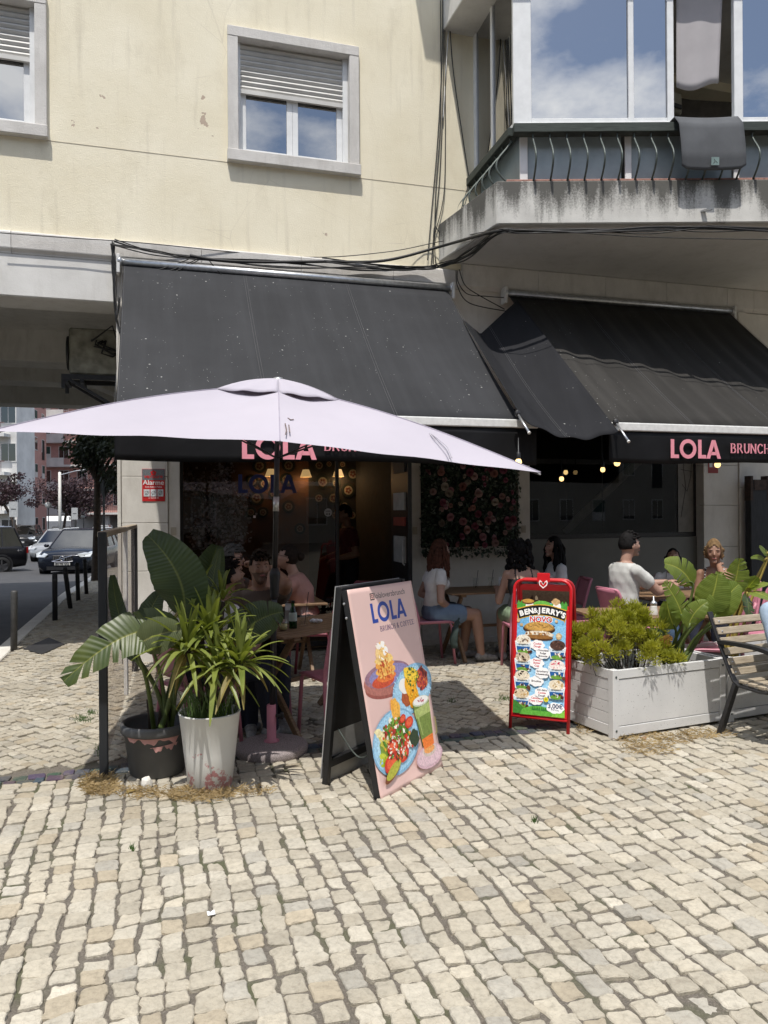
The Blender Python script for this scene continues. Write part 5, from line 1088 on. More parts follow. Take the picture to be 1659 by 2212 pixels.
def table(x, y, rot, label, sx=1.1, sy=.68):
    if tb_used:
        o = copy_tree(tb_used[0])
    else:
        o = thing('cafe_table', '', 'table', (0, 0, 0), 0, 'slatted wooden tables on the terrace'); n = 9
        for i in range(n): k = MB(); y0 = -sy / 2 + i * sy / n; k.box(-sx / 2, sx / 2, y0 + .004, y0 + sy / n - .004, .722, .742); k.build('slat', TW, o, bevel=.003)
        for x_ in (-.40, .40): k = MB(); k.box(x_ - .03, x_ + .03, -sy / 2 + .03, sy / 2 - .03, .695, .721); k.build('batten', TW, o)
        for sg in (-1, 1):
            for e in (-1, 1): k = MB(); k.beam((sg * .40 + e * .018, -e * .30, .0), (sg * .40 + e * .018, e * .28, .695), .03, .05, (0, 1, 0)); k.build('leg', TW, o, bevel=.003)
        k = MB(); k.beam((-.42, 0, .34), (.42, 0, .34), .03, .03); k.build('stretcher', TW, o)
        tb_used.append(o)
    o.location = (x, y, 0); o.rotation_euler = (0, 0, rot); o['label'] = label; return o
table(-.58, 5.93, math.radians(48), 'wooden table carrying the green bottle and glasses')
table(-1.16, 7.45, TH, 'wooden table between the pink-bloused woman and the man in sunglasses')
table(1.13, 8.50, TH, 'wooden table in front of the flower wall')
table(2.98, 8.0, TH, 'wooden table at which the man in a pale shirt sits')
table(2.22, 6.50, math.radians(8), 'wooden table with a sugar shaker behind the shrub')
chair(-.36, 5.50, -.55, .83, 'empty pink chair right behind the pink sandwich board'); chair(-1.25, 5.20, .75, .65, 'pink chair under the dark-haired man in white behind the plants')
chair(-1.02, 6.18, .5, -.85, 'pink chair under the bearded man'); chair(-.70, 7.42, -1, .1, 'burgundy chair under the woman in the pink blouse', 'b'); chair(-1.62, 7.25, 1, .1, 'pink chair under the man in sunglasses')
chair(.48, 8.17, .95, .3, 'pink chair under the woman with long reddish hair'); chair(1.42, 7.82, -.1, 1, 'pink chair under the woman with curly black hair'); chair(2.0, 8.75, -.97, -.1, 'pink chair under the woman in a white t-shirt')
chair(2.02, 8.15, .95, .28, 'empty pink chair against the frosted glass'); chair(2.47, 7.64, .95, .3, 'pink chair under the man in a pale shirt'); chair(3.32, 8.85, -.3, -.95, 'pink chair under the girl')
chair(3.62, 8.1, -.85, -.5, 'pink chair under the woman with short blond hair'); chair(2.74, 6.45, -.95, .2, 'sunlit bright pink chair right behind the bench'); chair(1.66, 6.50, 1, 0, 'pink chair peeking out between the red sign and the shrub')
chair(3.55, 7.30, -.9, -.3, 'empty pink chair between the blond woman and the bench'); chair(4.15, 8.1, -1, .2, 'burgundy chair beside the dark timber post', 'b'); chair(3.75, 6.55, -.6, .8, 'pink chair at the far end of the bench')
chair(-.25, 8.15, -.3, -.9, 'burgundy chair standing just outside the cafe door', 'b')
# ---------------------------------------------------------------- things on tables
CG = glass('drinking_glass', (.97, .975, .97), 1., 1.5); GB = glass('green_glass', (.05, .30, .09), 1., 1.5)
def onT(px, py, z=.743): return G(px, py, z)
def glassware(p, r, h, label, drink=None, straw=False, group='glasses on the cafe tables'):
    t = thing('drinking_glass', label, 'glass', p, 0, group); k = MB(); k.lathe([(r * .8, 0), (r, h), (r - .003, h), (r * .8 - .002, .006), (0, .006)], 18); k.build('tumbler', CG, t, smooth=True)
    if drink: k = MB(); k.lathe([(r * .79, .008), (r * .88, h * .55), (0, h * .55)], 16); k.build('drink', mat('drink_' + drink[0], drink[1], .2), t, smooth=True)
    if straw: k = MB(); k.tube([(0, 0, .01), (.03, .01, h * 1.7)], .003, 6); k.build('straw', BLACK, t)
    return t
t = thing('bottle', 'green glass bottle standing among the tumblers', 'bottle', onT(633, 1357)); k = MB(); k.lathe([(.029, 0), (.030, .004), (.030, .10), (.026, .125), (.013, .16), (.0125, .195), (.014, .197), (.014, .205), (0, .205)], 20); k.build('body', GB, t, smooth=True)
k = MB(); k.lathe([(.0305, .055), (.0305, .10), (.028, .118)], 20, cap=False); k.build('paper_label', mat('pale_label', (.45, .52, .46), .6), t)
glassware(onT(658, 1352), .035, .15, 'tall empty tumbler beside the green bottle', None, True, None); glassware(onT(612, 1362), .036, .09, 'squat tumbler with a lemon slice next to the green bottle', ('lemon', (.5, .45, .2)), False, None)
t = thing('napkin_holder', 'white napkin dispenser behind the green bottle', 'napkin holder', onT(624, 1346)); k = MB(); k.box(-.03, .03, -.025, .025, 0, .10); k.build('case', mat('grey_case', (.32, .30, .27), .5), t, bevel=.004); k = MB(); k.box(-.026, .026, -.02, .02, .102, .15); k.build('napkins', PVC, t)
t = thing('crumpled_napkin', 'crumpled white paper napkin at the table edge', 'napkin', onT(684, 1347)); k = MB(); R = random.Random(3)
for i in range(7): k.ell((R.uniform(-.04, .04), R.uniform(-.03, .03), .015 + R.uniform(0, .012)), (.02, .018, .014), 7, 5)
k.build('paper', PVC, t)
t = thing('plate', 'small white plate on the pink-bloused woman\'s table', 'plate', V((-.98, 7.36, .743))); k = MB(); k.lathe([(.05, 0), (.10, .012), (.098, .015), (.05, .006), (0, .006)], 24); k.build('dish', PVC, t, smooth=True)
for i, (dx, dy) in enumerate(((-.12, .02), (.06, .10), (.18, -.06))): glassware(V((1.13 + dx, 8.5 + dy, .743)), .034, .12, 'tumbler with a black straw on the table by the flower wall', None, True, 'straw glasses by the flower wall')
t = thing('napkin_holder', 'white napkin dispenser on the table by the flower wall', 'napkin holder', V((1.33, 8.62, .743))); k = MB(); k.box(-.05, .05, -.03, .03, 0, .09); k.build('case', PVC, t, bevel=.004); k = MB(); k.box(-.045, .045, -.02, .02, .091, .12); k.build('napkins', PVC, t)
glassware(V((2.92, 8.02, .743)), .036, .13, 'glass of orange juice in front of the man in a pale shirt', ('juice', (.75, .28, .03)), True, None)
t = thing('sugar_shaker', 'glass sugar shaker with a metal spout', 'sugar shaker', onT(1412, 1330)); k = MB(); k.lathe([(.030, 0), (.034, .01), (.031, .04), (.026, .075), (.025, .085), (0, .085)], 16); k.build('jar', mat('sugar_white', (.72, .70, .66), .25, 0, .05), t, smooth=True)
k = MB(); k.lathe([(.0265, .085), (.0265, .105), (.012, .122), (.006, .124), (.005, .16), (0, .16)], 16); k.build('lid', ALU, t, smooth=True)
# ---------------------------------------------------------------- people
def cloth(name, c, rough=.85): return mat('cloth_' + name, c, rough, 0, .14, 7, .35, 26)
def skin(name, c): return mat('skin_' + name, c, .5, 0, .06, 9)
SK1 = skin('light', (.38, .225, .165)); SK2 = skin('tan', (.29, .16, .105)); SHOE = mat('shoe', (.30, .30, .30), .6, 0, .3, 30); SOLE = MAT.get('white_frame')
EYE = mat('eye_dark', (.015, .012, .01), .2); LIP = mat('lips', (.34, .11, .10), .5)
def haircol(n, c): return mat('hair_' + n, c, .75, 0, .3, 40, .5, 90, .15)
def limb(mb, segs, pts, rs, mi, n=12):
    pts = [V(p) for p in pts]; mb.tube(pts, rs, n)
    for p, r in ((pts[0], rs[0]), (pts[-1], rs[-1])): mb.ell(p, (r, r, r), n, 8)
    for p in pts[1:-1]: pass
    for i in range(len(pts) - 1): segs.append((pts[i], pts[i + 1], rs[i], rs[i + 1], mi))
def ik(a, c, l1, l2, pole):
    d = c - a; L_ = min(d.length, (l1 + l2) * .985); dn_ = d.normalized(); x = (l1 * l1 - l2 * l2 + L_ * L_) / (2 * L_); h = math.sqrt(max(1e-6, l1 * l1 - x * x)); pl = V(pole); pl = (pl - dn_ * pl.dot(dn_)).normalized()
    return a + dn_ * x + pl * h, a + dn_ * L_
def person(label, x, y, dx, dy, seat=.455, sc_=1., fem=False, lean=8., hyaw=0., hpit=0., hands=(None, None), top=None, sleeve='short', bottom=None, legs='long', skn=SK1, hair=('short', None), beard=None, glasses=None, zoff=0., stand=False, thin=1., knee=.44, spread=.11):
    t = thing('person', label, 'person', (x, y, zoff), math.atan2(dy, dx) - math.pi / 2); t.scale = (sc_,) * 3
    mats = [skn, top, bottom, SHOE, beard or skn]; segs = []; mb = MB(); le = math.radians(lean); hz = .92 if stand else seat + .085
    sp_ = V((0, math.sin(le), math.cos(le))); fw = V((0, math.cos(le), -math.sin(le))); Hc = V((0, 0, hz)); sw = .150 if fem else .172
    rings = [(-.08, .150, .115), (.0, .172 if fem else .168, .125), (.10, .158, .115), (.20, .130 if fem else .152, .102), (.30, .150 if fem else .168, .112 + (.018 if fem else 0)), (.39, .155 if fem else .178, .108), (.45, .140 if fem else .155, .085), (.485, .075, .062)]
    n = 20; vs_ = []
    for h, rx, ry in rings:
        for j in range(n): a_ = 2 * math.pi * j / n; vs_.append(Hc + sp_ * h + V((1, 0, 0)) * rx * thin * math.cos(a_) + fw * ry * thin * math.sin(a_))
    m_ = len(rings); mb.add(vs_, [(i * n + j, i * n + (j + 1) % n, (i + 1) * n + (j + 1) % n, (i + 1) * n + j) for i in range(m_ - 1) for j in range(n)] + [tuple(range(n))[::-1], tuple(range((m_ - 1) * n, m_ * n))])
    segs += [(Hc + sp_ * .09, Hc + sp_ * .40, .14, .15, 1), (Hc - sp_ * .05, Hc + sp_ * .03, .15, .14, 2)]
    for sg in (-1, 1): segs.append((Hc + sp_ * .41, Hc + sp_ * .415 + V((sg * sw, 0, 0)), .08, .065, 1))
    if fem:
        for sg in (-1, 1): mb.ell(Hc + sp_ * .30 + fw * .085 + V((sg * .065, 0, 0)), (.06, .055, .06), 10, 8)
    Sc = Hc + sp_ * .43; Nb = Hc + sp_ * .47; hd = Nb + sp_ * .05 + V((0, .035 + .05 * math.sin(le), .125))
    limb(mb, segs, [Nb - sp_ * .03, Nb + sp_ * .03, hd - V((0, .012, .05))], [.06, .052, .054], 0)
    for si, sg in enumerate((-1, 1)):
        hp = Hc + V((sg * .085, .0, -.01)); tr = .088 * (1.05 if fem else 1)
        if stand: kn = V((sg * .10, .02, .49)); an = V((sg * .10, -.02, .09))
        else: kn = V((sg * spread, knee, seat + .05)); an = V((sg * (spread + .01), knee - .05 + .10 * si, .09))
        lm = {'long': 2, 'shorts': 0, 'skirt': 0}[legs]; e = .012 if legs == 'long' else 0
        if legs == 'long': limb(mb, segs, [hp, hp.lerp(kn, .5), kn], [tr + e, tr - .008 + e, .066 + e], 2)
        else:
            f = .55; limb(mb, segs, [hp, hp.lerp(kn, f)], [tr + .012, tr + .012], 2); limb(mb, segs, [hp.lerp(kn, f * .9), kn], [tr - .006, .060], 0)
        limb(mb, segs, [kn, kn.lerp(an, .35), an], [.062 + e, .062 + e, .040 + e * 1.2], lm)
        an2 = an - V((0, 0, .01)); limb(mb, segs, [an2 + V((0, -.03, -.03)), an2 + V((0, .06, -.035)), an2 + V((sg * .012, .16, -.05))], [.044, .042, .032], 3)
        sh_ = Sc + V((sg * sw, 0, -.022)); ht = hands[si]; ht = V(ht) if ht else V((sg * .15, .30, seat + .16))
        el, wr = ik(sh_, ht, .29, .26, (sg * .2, 1, -.35) if ht.z > sh_.z - .05 else (sg * .3, -.1, -1)); ar = .047 if fem else .054
        if sleeve == 'long': limb(mb, segs, [sh_, el], [ar + .02, ar + .004], 1); limb(mb, segs, [el, wr], [ar + .004, .036], 1)
        else:
            f = {'short': .5, 'cap': .30, 'none': .02}[sleeve]; limb(mb, segs, [sh_, sh_.lerp(el, f)], [ar + (.009 if f > .1 else .004), ar + (.014 if f > .1 else 0)], 1 if f > .1 else 0)
            limb(mb, segs, [sh_.lerp(el, f * .8), el], [ar, ar - .008], 0); limb(mb, segs, [el, el.lerp(wr, .35), wr], [ar - .008, ar - .008, .027], 0)
    # head
    Rh = Matrix.Rotation(math.radians(hyaw), 3, 'Z') @ Matrix.Rotation(math.radians(-hpit), 3, 'X'); hm = MB(); nu, nv = 28, 20; hv = []
    def hshape(px_, py_, pz_):
        w_ = 1 - (.36 * min(1, -pz_) ** 1.4 if pz_ < 0 else .05 * pz_); f_ = 1 - (.30 * min(1, -pz_) ** 1.2 if pz_ < 0 and py_ < 0 else 0); return V((px_ * .074 * w_, py_ * .094 * f_ + (.008 * -pz_ if pz_ < 0 else 0), pz_ * .118))
    for i in range(nv + 1):
        a_ = math.pi * i / nv
        for j in range(nu): b_ = 2 * math.pi * j / nu; hv.append(hd + Rh @ hshape(math.sin(a_) * math.cos(b_), math.sin(a_) * math.sin(b_), math.cos(a_)))
    mb.add(hv, [(i * nu + j, (i + 1) * nu + j, (i + 1) * nu + (j + 1) % nu, i * nu + (j + 1) % nu) for i in range(nv) for j in range(nu)])
    H_ = lambda q: hd + Rh @ V(q)
    mb.tube([H_((0, .088, .022)), H_((0, .102, .0)), H_((0, .112, -.020)), H_((0, .094, -.030))], [.007, .009, .0125, .009], 8)
    mb.ell(H_((0, .075, -.095)), (.028, .024, .020), 10, 8, 0, Rh)
    for sg in (-1, 1): mb.ell(H_((sg * .074, -.006, -.004)), (.010, .020, .030), 8, 8, 0, Rh); mb.ell(H_((sg * .030, .082, .026)), (.022, .012, .008), 8, 6, 0, Rh); mb.ell(H_((sg * .036, .074, -.022)), (.022, .016, .02), 8, 6, 0, Rh)
    mb.ell(H_((0, .088, -.058)), (.022, .012, .011), 10, 6, 0, Rh)
    segs += [(hd + Rh @ V((0, 0, -.06)), hd + Rh @ V((0, 0, .06)), .07, .08, 0)]
    # one continuous skin
    me = mb.mesh('body_raw', mats[0]); ob = bpy.data.objects.new('body_raw', me); COL.objects.link(ob)
    rm = ob.modifiers.new('r', 'REMESH'); rm.mode = 'VOXEL'; rm.voxel_size = .0085; sm = ob.modifiers.new('s', 'SMOOTH'); sm.factor = .5; sm.iterations = 7
    dg = bpy.context.evaluated_depsgraph_get(); body = bpy.data.meshes.new_from_object(ob.evaluated_get(dg), depsgraph=dg); bpy.data.objects.remove(ob); bpy.data.meshes.remove(me)
    nvt = len(body.vertices); co = np.empty(nvt * 3); body.vertices.foreach_get('co', co); co = co.reshape(-1, 3); npol = len(body.polygons); ce = np.empty(npol * 3); body.polygons.foreach_get('center', ce); ce = ce.reshape(-1, 3)
    best = np.full(npol, 9.); idx = np.zeros(npol, int)
    for p0, p1, r0, r1, mi in segs:
        p0, p1 = np.array(p0), np.array(p1); d = p1 - p0; u = np.clip(((ce - p0) @ d) / (d @ d + 1e-9), 0, 1); dist = np.linalg.norm(ce - p0 - u[:, None] * d, axis=1) - (r0 + (r1 - r0) * u); m = dist < best; best[m] = dist[m]; idx[m] = mi
    loc_ = (ce - np.array(hd)) @ np.array(Rh)
    hsp = (ce - np.array(Hc)) @ np.array(sp_); rad = np.linalg.norm(ce - np.array(Hc) - hsp[:, None] * np.array(sp_), axis=1); idx[(hsp > .478) & (rad < .13) & (idx == 1)] = 0
    if sleeve == 'none': idx[(hsp > .36) & (idx == 1) & (np.abs(np.abs(ce[:, 0]) - .085) > .008)] = 0
    if beard: idx[(np.abs(loc_[:, 0]) < .075) & (loc_[:, 2] < -.035) & (loc_[:, 2] > -.14) & (loc_[:, 1] > .005) & (np.linalg.norm(loc_, axis=1) < .14)] = 4
    # folds in the clothing
    fab = np.isin(idx, [1, 2]); fv = np.zeros(nvt, bool)
    lt = np.zeros(npol, int); ls = np.zeros(npol, int); body.polygons.foreach_get('loop_total', lt); body.polygons.foreach_get('loop_start', ls); lv = np.zeros(len(body.loops), int); body.loops.foreach_get('vertex_index', lv)
    for q in np.nonzero(fab)[0]: fv[lv[ls[q]:ls[q] + lt[q]]] = True
    nr = np.empty(nvt * 3); body.vertices.foreach_get('normal', nr); nr = nr.reshape(-1, 3)
    amp = .0022 * (np.sin(co[:, 2] * 48 + co[:, 0] * 30 + 2 * np.sin(co[:, 1] * 21)) * np.sin(co[:, 1] * 33 + co[:, 0] * 17)) + .003
    co[fv] += nr[fv] * amp[fv][:, None]; body.vertices.foreach_set('co', co.ravel())
    body.materials.clear()
    for m in mats: body.materials.append(m)
    body.polygons.foreach_set('material_index', idx.astype(np.int32)); body.polygons.foreach_set('use_smooth', [True] * npol)
    # hands welded onto the same object
    hb = bmesh.new(); hb.from_mesh(body); hm = MB()
    for si, sg in enumerate((-1, 1)):
        sh_ = Sc + V((sg * sw, 0, -.022)); ht = hands[si]; ht = V(ht) if ht else V((sg * .15, .30, seat + .16)); el, wr = ik(sh_, ht, .29, .26, (sg * .2, 1, -.35) if ht.z > sh_.z - .05 else (sg * .3, -.1, -1))
        ax = (wr - el).normalized(); ac = ax.cross(V((0, 0, 1)));  ac = ac.normalized() if ac.length > .1 else V((1, 0, 0)); dn_ = ac.cross(ax); dn_ = -dn_ if dn_.z > 0 else dn_
        Mh = Matrix((ac, ax, dn_)).transposed(); hm.ell(wr + ax * .045, (.038, .052, .015), 12, 8, 0, Mh)
        for j, (o_, L_) in enumerate(((-.027, .062), (-.009, .072), (.009, .069), (.026, .054))):
            b0 = wr + ax * .082 + ac * o_; hm.tube([b0, b0 + ax * L_ * .45 + dn_ * .012, b0 + ax * L_ * .75 + dn_ * .03, b0 + ax * L_ * .82 + dn_ * .052], [.0092, .0088, .008, .0065], 7)
        b0 = wr + ax * .03 - ac * sg * .034; hm.tube([b0, b0 + ax * .025 - ac * sg * .018 + dn_ * .01, b0 + ax * .05 - ac * sg * .014 + dn_ * .022], [.0115, .010, .0075], 7)
    vo = [hb.verts.new(p) for p in hm.v]
    for f in hm.f:
        try: fc = hb.faces.new([vo[i] for i in f]); fc.smooth = True; fc.material_index = 0
        except ValueError: pass
    hb.to_mesh(body); hb.free(); body.name = 'body'; link('body', body, t)
    # face details
    k = MB()
    for sg in (-1, 1):
        k = MB(); k.ell(H_((sg * .030, .0835, .006)), (.0085, .0045, .0035), 8, 6, 0, Rh); k.build('eye', EYE, t, True)
        k = MB(); k.tube([H_((sg * .016, .091, .026)), H_((sg * .032, .091, .031)), H_((sg * .050, .080, .025))], [.0022, .0028, .0015], 6); k.build('eyebrow', EYE, t, True)
    k = MB(); k.ell(H_((0, .097, -.058)), (.021, .006, .0065), 10, 6, 0, Rh); k.build('lips', LIP, t, True)
    if glasses:
        k = MB()
        for sg in (-1, 1):
            k.tube([H_((sg * .032 + .022 * math.cos(a_ * .785), .098, .004 + .016 * math.sin(a_ * .785))) for a_ in range(9)], .0025, 6); k.tube([H_((sg * .054, .096, .01)), H_((sg * .078, .0, .012))], .002, 6)
            if glasses == 'sun': k.ell(H_((sg * .032, .097, .004)), (.022, .003, .016), 10, 6, 0, Rh)
        k.tube([H_((-.01, .1, .008)), H_((.01, .1, .008))], .002, 6); k.build('glasses', BLACK, t)
    # hair
    st, hc = hair; Rr = random.Random(int(x * 777)); k = MB(); hv = []; nu, nv = 32, 24; low = {'short': -.25, 'bob': -.75, 'long': -.55, 'curly': -.5, 'bun': -.35}[st]; fs = []; pos = []
    for i in range(nv + 1):
        a_ = math.pi * i / nv
        for j in range(nu):
            b_ = 2 * math.pi * j / nu; ux, uy, uz = math.sin(a_) * math.cos(b_), math.sin(a_) * math.sin(b_), math.cos(a_); pos.append((ux, uy, uz))
            q = hshape(ux, uy, max(uz, -.8)); g = 1.06 + .035 * math.sin(9 * b_ + 5 * uz) * .4 + .03 * max(0, uz) + (.05 if st in ('bob', 'curly') else 0); hv.append(hd + Rh @ (q * g + V((0, -.004, .004))))
    for i in range(nv):
        for j in range(nu):
            ids = (i * nu + j, (i + 1) * nu + j, (i + 1) * nu + (j + 1) % nu, i * nu + (j + 1) % nu); cx, cy, cz = [sum(pos[q][d_] for q in ids) / 4 for d_ in range(3)]
            line = .50 + .10 * math.cos(cx * 6); keep = cz > line or (cy < .38 and cz > .10) or (cy < .05 and cz > low) 
            if st in ('bob', 'long', 'curly') and abs(cx) > .72 and cy < .55 and cz > low: keep = True
            if keep: fs.append(ids)
    k.add(hv, fs)
    if st == 'bun': k.ell(H_((0, -.115, .045)), (.042, .038, .040), 12, 10)
    if st == 'short':
        for i in range(60):
            a_, u_ = Rr.uniform(0, 6.28), Rr.uniform(.45, 1.); q = V((math.sqrt(1 - u_ * u_) * math.cos(a_), math.sqrt(1 - u_ * u_) * math.sin(a_), u_)); p_ = hshape(*q) * 1.1; k.tube([H_(p_ * .97), H_(p_ * 1.06 + V((0, .012, .004))), H_(p_ * 1.07 + V((Rr.gauss(0, .01), .026, 0)))], [.008, .007, .002], 5)
    if st in ('long', 'bob'):
        ln = .36 if st == 'long' else .06
        for i in range(46):
            a_ = math.radians(Rr.uniform(150, 390) if st == 'long' else Rr.uniform(195, 345)); q = V((.082 * math.cos(a_), .085 * math.sin(a_), Rr.uniform(-.02, .05))); p0 = H_(q); o_ = V((q.x, q.y, 0)).normalized(); l_ = ln * Rr.uniform(.75, 1.08)
            pts = [p0] + [p0 + (Rh @ o_) * ((.018 + .02 * f_) if st == 'long' else (.012 - .02 * f_)) - V((0, .05 * f_ * math.sin(le), l_ * f_)) + V((.010 * math.sin(f_ * 11 + i), .010 * math.cos(f_ * 9 + i), 0)) for f_ in (.2, .4, .6, .8, 1.)]
            k.tube(pts, [.014, .018, .018, .016, .012, .004] if st == 'long' else [.012, .014, .014, .013, .011, .005], 6)
    if st == 'curly':
        for i in range(210):
            a_ = math.radians(Rr.uniform(140, 400)); z_ = Rr.uniform(-.26, .11); rr = .088 + .045 * max(0, (.10 - z_) / .36) + Rr.uniform(-.02, .02); k.ell(H_((rr * math.cos(a_), rr * math.sin(a_) * .95, z_)), (.022, .022, .026), 6, 5)
    k.build('hair', hc, t, smooth=True, thick=.006 if st in ('short', 'bun') else 0)
    return t
HB_, HBR, HRD, HBL, HGR = haircol('black', (.010, .009, .009)), haircol('brown', (.022, .014, .010)), haircol('auburn', (.085, .035, .022)), haircol('blond', (.20, .125, .06)), haircol('greying', (.09, .085, .08))
NAVY = cloth('navy', (.018, .022, .04)); DENIM = cloth('denim', (.07, .12, .20)); LDEN = cloth('light_denim', (.16, .23, .33)); WHT = cloth('white', (.66, .65, .64)); TAUPE = cloth('taupe', (.13, .105, .09)); BLUSH = cloth('blush', (.40, .215, .18)); BLK = cloth('black', (.014, .014, .016)); PALE = cloth('pale_shirt', (.52, .52, .49))
person('dark-haired man in a white t-shirt with his back turned, behind the plants', -1.25, 5.20, .72, .70, lean=20, hyaw=-12, hpit=-18, hands=((-.10, .42, .80), (.16, .42, .80)), top=WHT, bottom=NAVY, hair=('short', HB_), skn=SK2, beard=mat('stubble', (.13, .075, .05), .7))
person('bearded man in an open taupe shirt facing the street', -1.0, 6.06, .28, -.96, lean=10, hyaw=6, hpit=-3, hands=((-.125, .10, 1.15), (.20, .38, .80)), top=TAUPE, bottom=NAVY, hair=('short', HBR), skn=SK2, beard=MAT['stubble'])
person('woman in a blush pink blouse with glasses and hair tied up', -.74, 7.42, -1, -.05, fem=True, lean=16, hpit=-16, hands=((-.06, .36, .98), (.02, .38, .82)), top=BLUSH, sleeve='cap', bottom=BLK, legs='skirt', hair=('bun', HBR), skn=SK1, glasses='clear', thin=1.12)
person('man in sunglasses with short greying hair raising his hand', -1.55, 7.15, 1, .02, lean=10, hands=((.0, .32, 1.08), (.05, .40, .82)), top=TAUPE, bottom=NAVY, hair=('short', HGR), skn=SK1, glasses='sun')
person('woman with long reddish hair, white crop top and denim shorts', .52, 8.18, .96, .28, fem=True, lean=4, hyaw=4, hands=((-.10, .12, .62), (.06, .14, .60)), top=WHT, sleeve='cap', bottom=LDEN, legs='shorts', hair=('long', HRD), skn=SK1, thin=.92)
person('woman with curly black hair in a strappy top, back to the street', 1.42, 7.88, -.1, 1, fem=True, lean=8, hands=((-.18, .34, .76), (.18, .30, .76)), top=BLK, sleeve='none', bottom=cloth('green_stripe', (.20, .27, .17)), legs='shorts', hair=('curly', HB_), skn=SK1)
person('woman with dark hair in a white t-shirt leaning back', 1.94, 8.74, -.98, -.18, fem=True, lean=-2, hyaw=12, hpit=-6, hands=((-.06, .22, .60), (.06, .22, .60)), top=WHT, bottom=NAVY, hair=('long', HB_), skn=SK1, thin=.95)
person('man in a pale short-sleeved shirt and jeans reaching across the table', 2.36, 7.62, .96, .28, seat=.475, lean=4, hpit=-6, hands=((-.02, .50, .84), (.14, .50, .82)), top=PALE, bottom=DENIM, hair=('short', HB_), skn=SK1, sc_=1.04, thin=1.1, beard=mat('grey_stubble', (.26, .17, .125), .7))
person('girl with dark hair bowed over the table', 3.27, 8.74, -.3, -.95, seat=.46, fem=True, lean=22, hpit=-30, hands=((-.12, .32, .76), (.12, .32, .76)), top=WHT, bottom=NAVY, hair=('bob', HB_), skn=SK2, sc_=.92, thin=.85)
STR = NT('striped_knit'); _sx = STR.n('ShaderNodeSeparateXYZ'); STR.l(STR.tc.outputs['Object'], _sx.inputs[0]); STR.color(STR.ramp(STR.math('SINE', STR.math('MULTIPLY', _sx.outputs['Z'], 210.)), [(.45, (.02, .022, .035)), (.55, (.6, .6, .58))])); STR.rough(.9)
person('woman with short blond hair in a striped top resting her chin on her hand', 3.47, 7.98, -.62, -.78, fem=True, lean=14, hyaw=18, hpit=4, hands=((-.055, .20, 1.03), (.05, .34, .78)), top=STR.m, sleeve='none', bottom=NAVY, hair=('bob', HBL), skn=SK2)
person('person in jeans and a light blue shirt sitting on the bench', 2.89, 5.41, .42, -.906, seat=.39, lean=-8, hands=((-.2, .30, .55), (.2, .3, .55)), top=cloth('light_blue', (.36, .46, .58)), sleeve='long', bottom=DENIM, hair=('short', HBR), skn=SK1, thin=1.05)
person('waiter in dark red standing inside the cafe doorway', *tuple(W(-.12, 1.25))[:2], -.9, -.4, top=cloth('dark_red', (.10, .015, .018)), sleeve='short', bottom=BLK, hair=('short', HB_), skn=SK2, stand=True, lean=2, hands=((-.2, .25, 1.0), (.2, .25, 1.0)))
t = thing('baseball_cap', 'dark green cap hanging from the long-haired woman\'s chair', 'cap', P(1010, 1290, 7.95)); k = MB(); k.M = Matrix.Translation(-t.location)
k.tube(catmull([P(992, 1335, 7.93), P(986, 1350, 7.90), P(982, 1368, 7.88), P(980, 1388, 7.9), P(984, 1400, 7.9)], 5), [.012] * 3 + [.03] * 4 + [.045] * 5 + [.05] * 6 + [.045, .04, .03], 12, flat=.5); k.build('crown', cloth('bag_green', (.035, .055, .05)), t, True)

# ---------------------------------------------------------------- cafe interior and shopfront details
PLB, PLC = mat('plate_cream', (.42, .36, .26), .3, 0, .12, 20), mat('plate_rim', (.045, .055, .045), .35, 0, .4, 40)
k = MB(); k.lathe([(.0, .012), (.55, .010), (.62, .018)], 22, mi=0, cap=False); k.lathe([(.62, .018), (.98, .05), (1., .045), (.6, .0), (0, 0)], 22, mi=1, cap=False); pm = k.mesh('dish', [PLB, PLC], True)
fm = MB()
for i in range(5): a_ = i * 1.257; fm.ell((.28 * math.cos(a_), .28 * math.sin(a_), .017), (.17, .17, .008), 8, 4)
fm = fm.mesh('painted_flower', mat('plate_flower', (.20, .07, .05), .4), True); R = random.Random(12)
for x_, y_, r_ in ((615, 80, 50), (820, 75, 48), (1035, 75, 42), (1105, 65, 30), (1200, 68, 30), (1272, 135, 52), (565, 185, 45), (650, 205, 40), (805, 175, 48), (1060, 190, 52), (1153, 202, 33), (1240, 250, 50), (595, 305, 52), (720, 275, 45), (1032, 305, 42), (1137, 305, 50), (820, 365, 45), (1215, 355, 32), (1265, 425, 42), (1150, 425, 40), (1215, 500, 40), (555, 405, 38), (640, 405, 38), (900, 520, 40)):
    s_, z_ = FS(371.6 + x_ * .308, 982 + y_ * .308, 2.46); t = thing('wall_plate_dish', 'painted ceramic plate hung on the terracotta cafe wall', 'plate', W(s_, 2.492, z_), TH, 'plates on the cafe wall'); rr = r_ * .308 / FPX * (9.1 + s_ * ST + 2.46 * CT)
    for me_, nm in ((pm, 'dish'), (fm, 'painted_flower')): link(nm, me_, t, (0, 0, 0), (math.pi / 2, R.uniform(0, 6), 0), (rr, rr, rr))
SHADE = emit('lamp_shade', (1., .62, .26), .85)
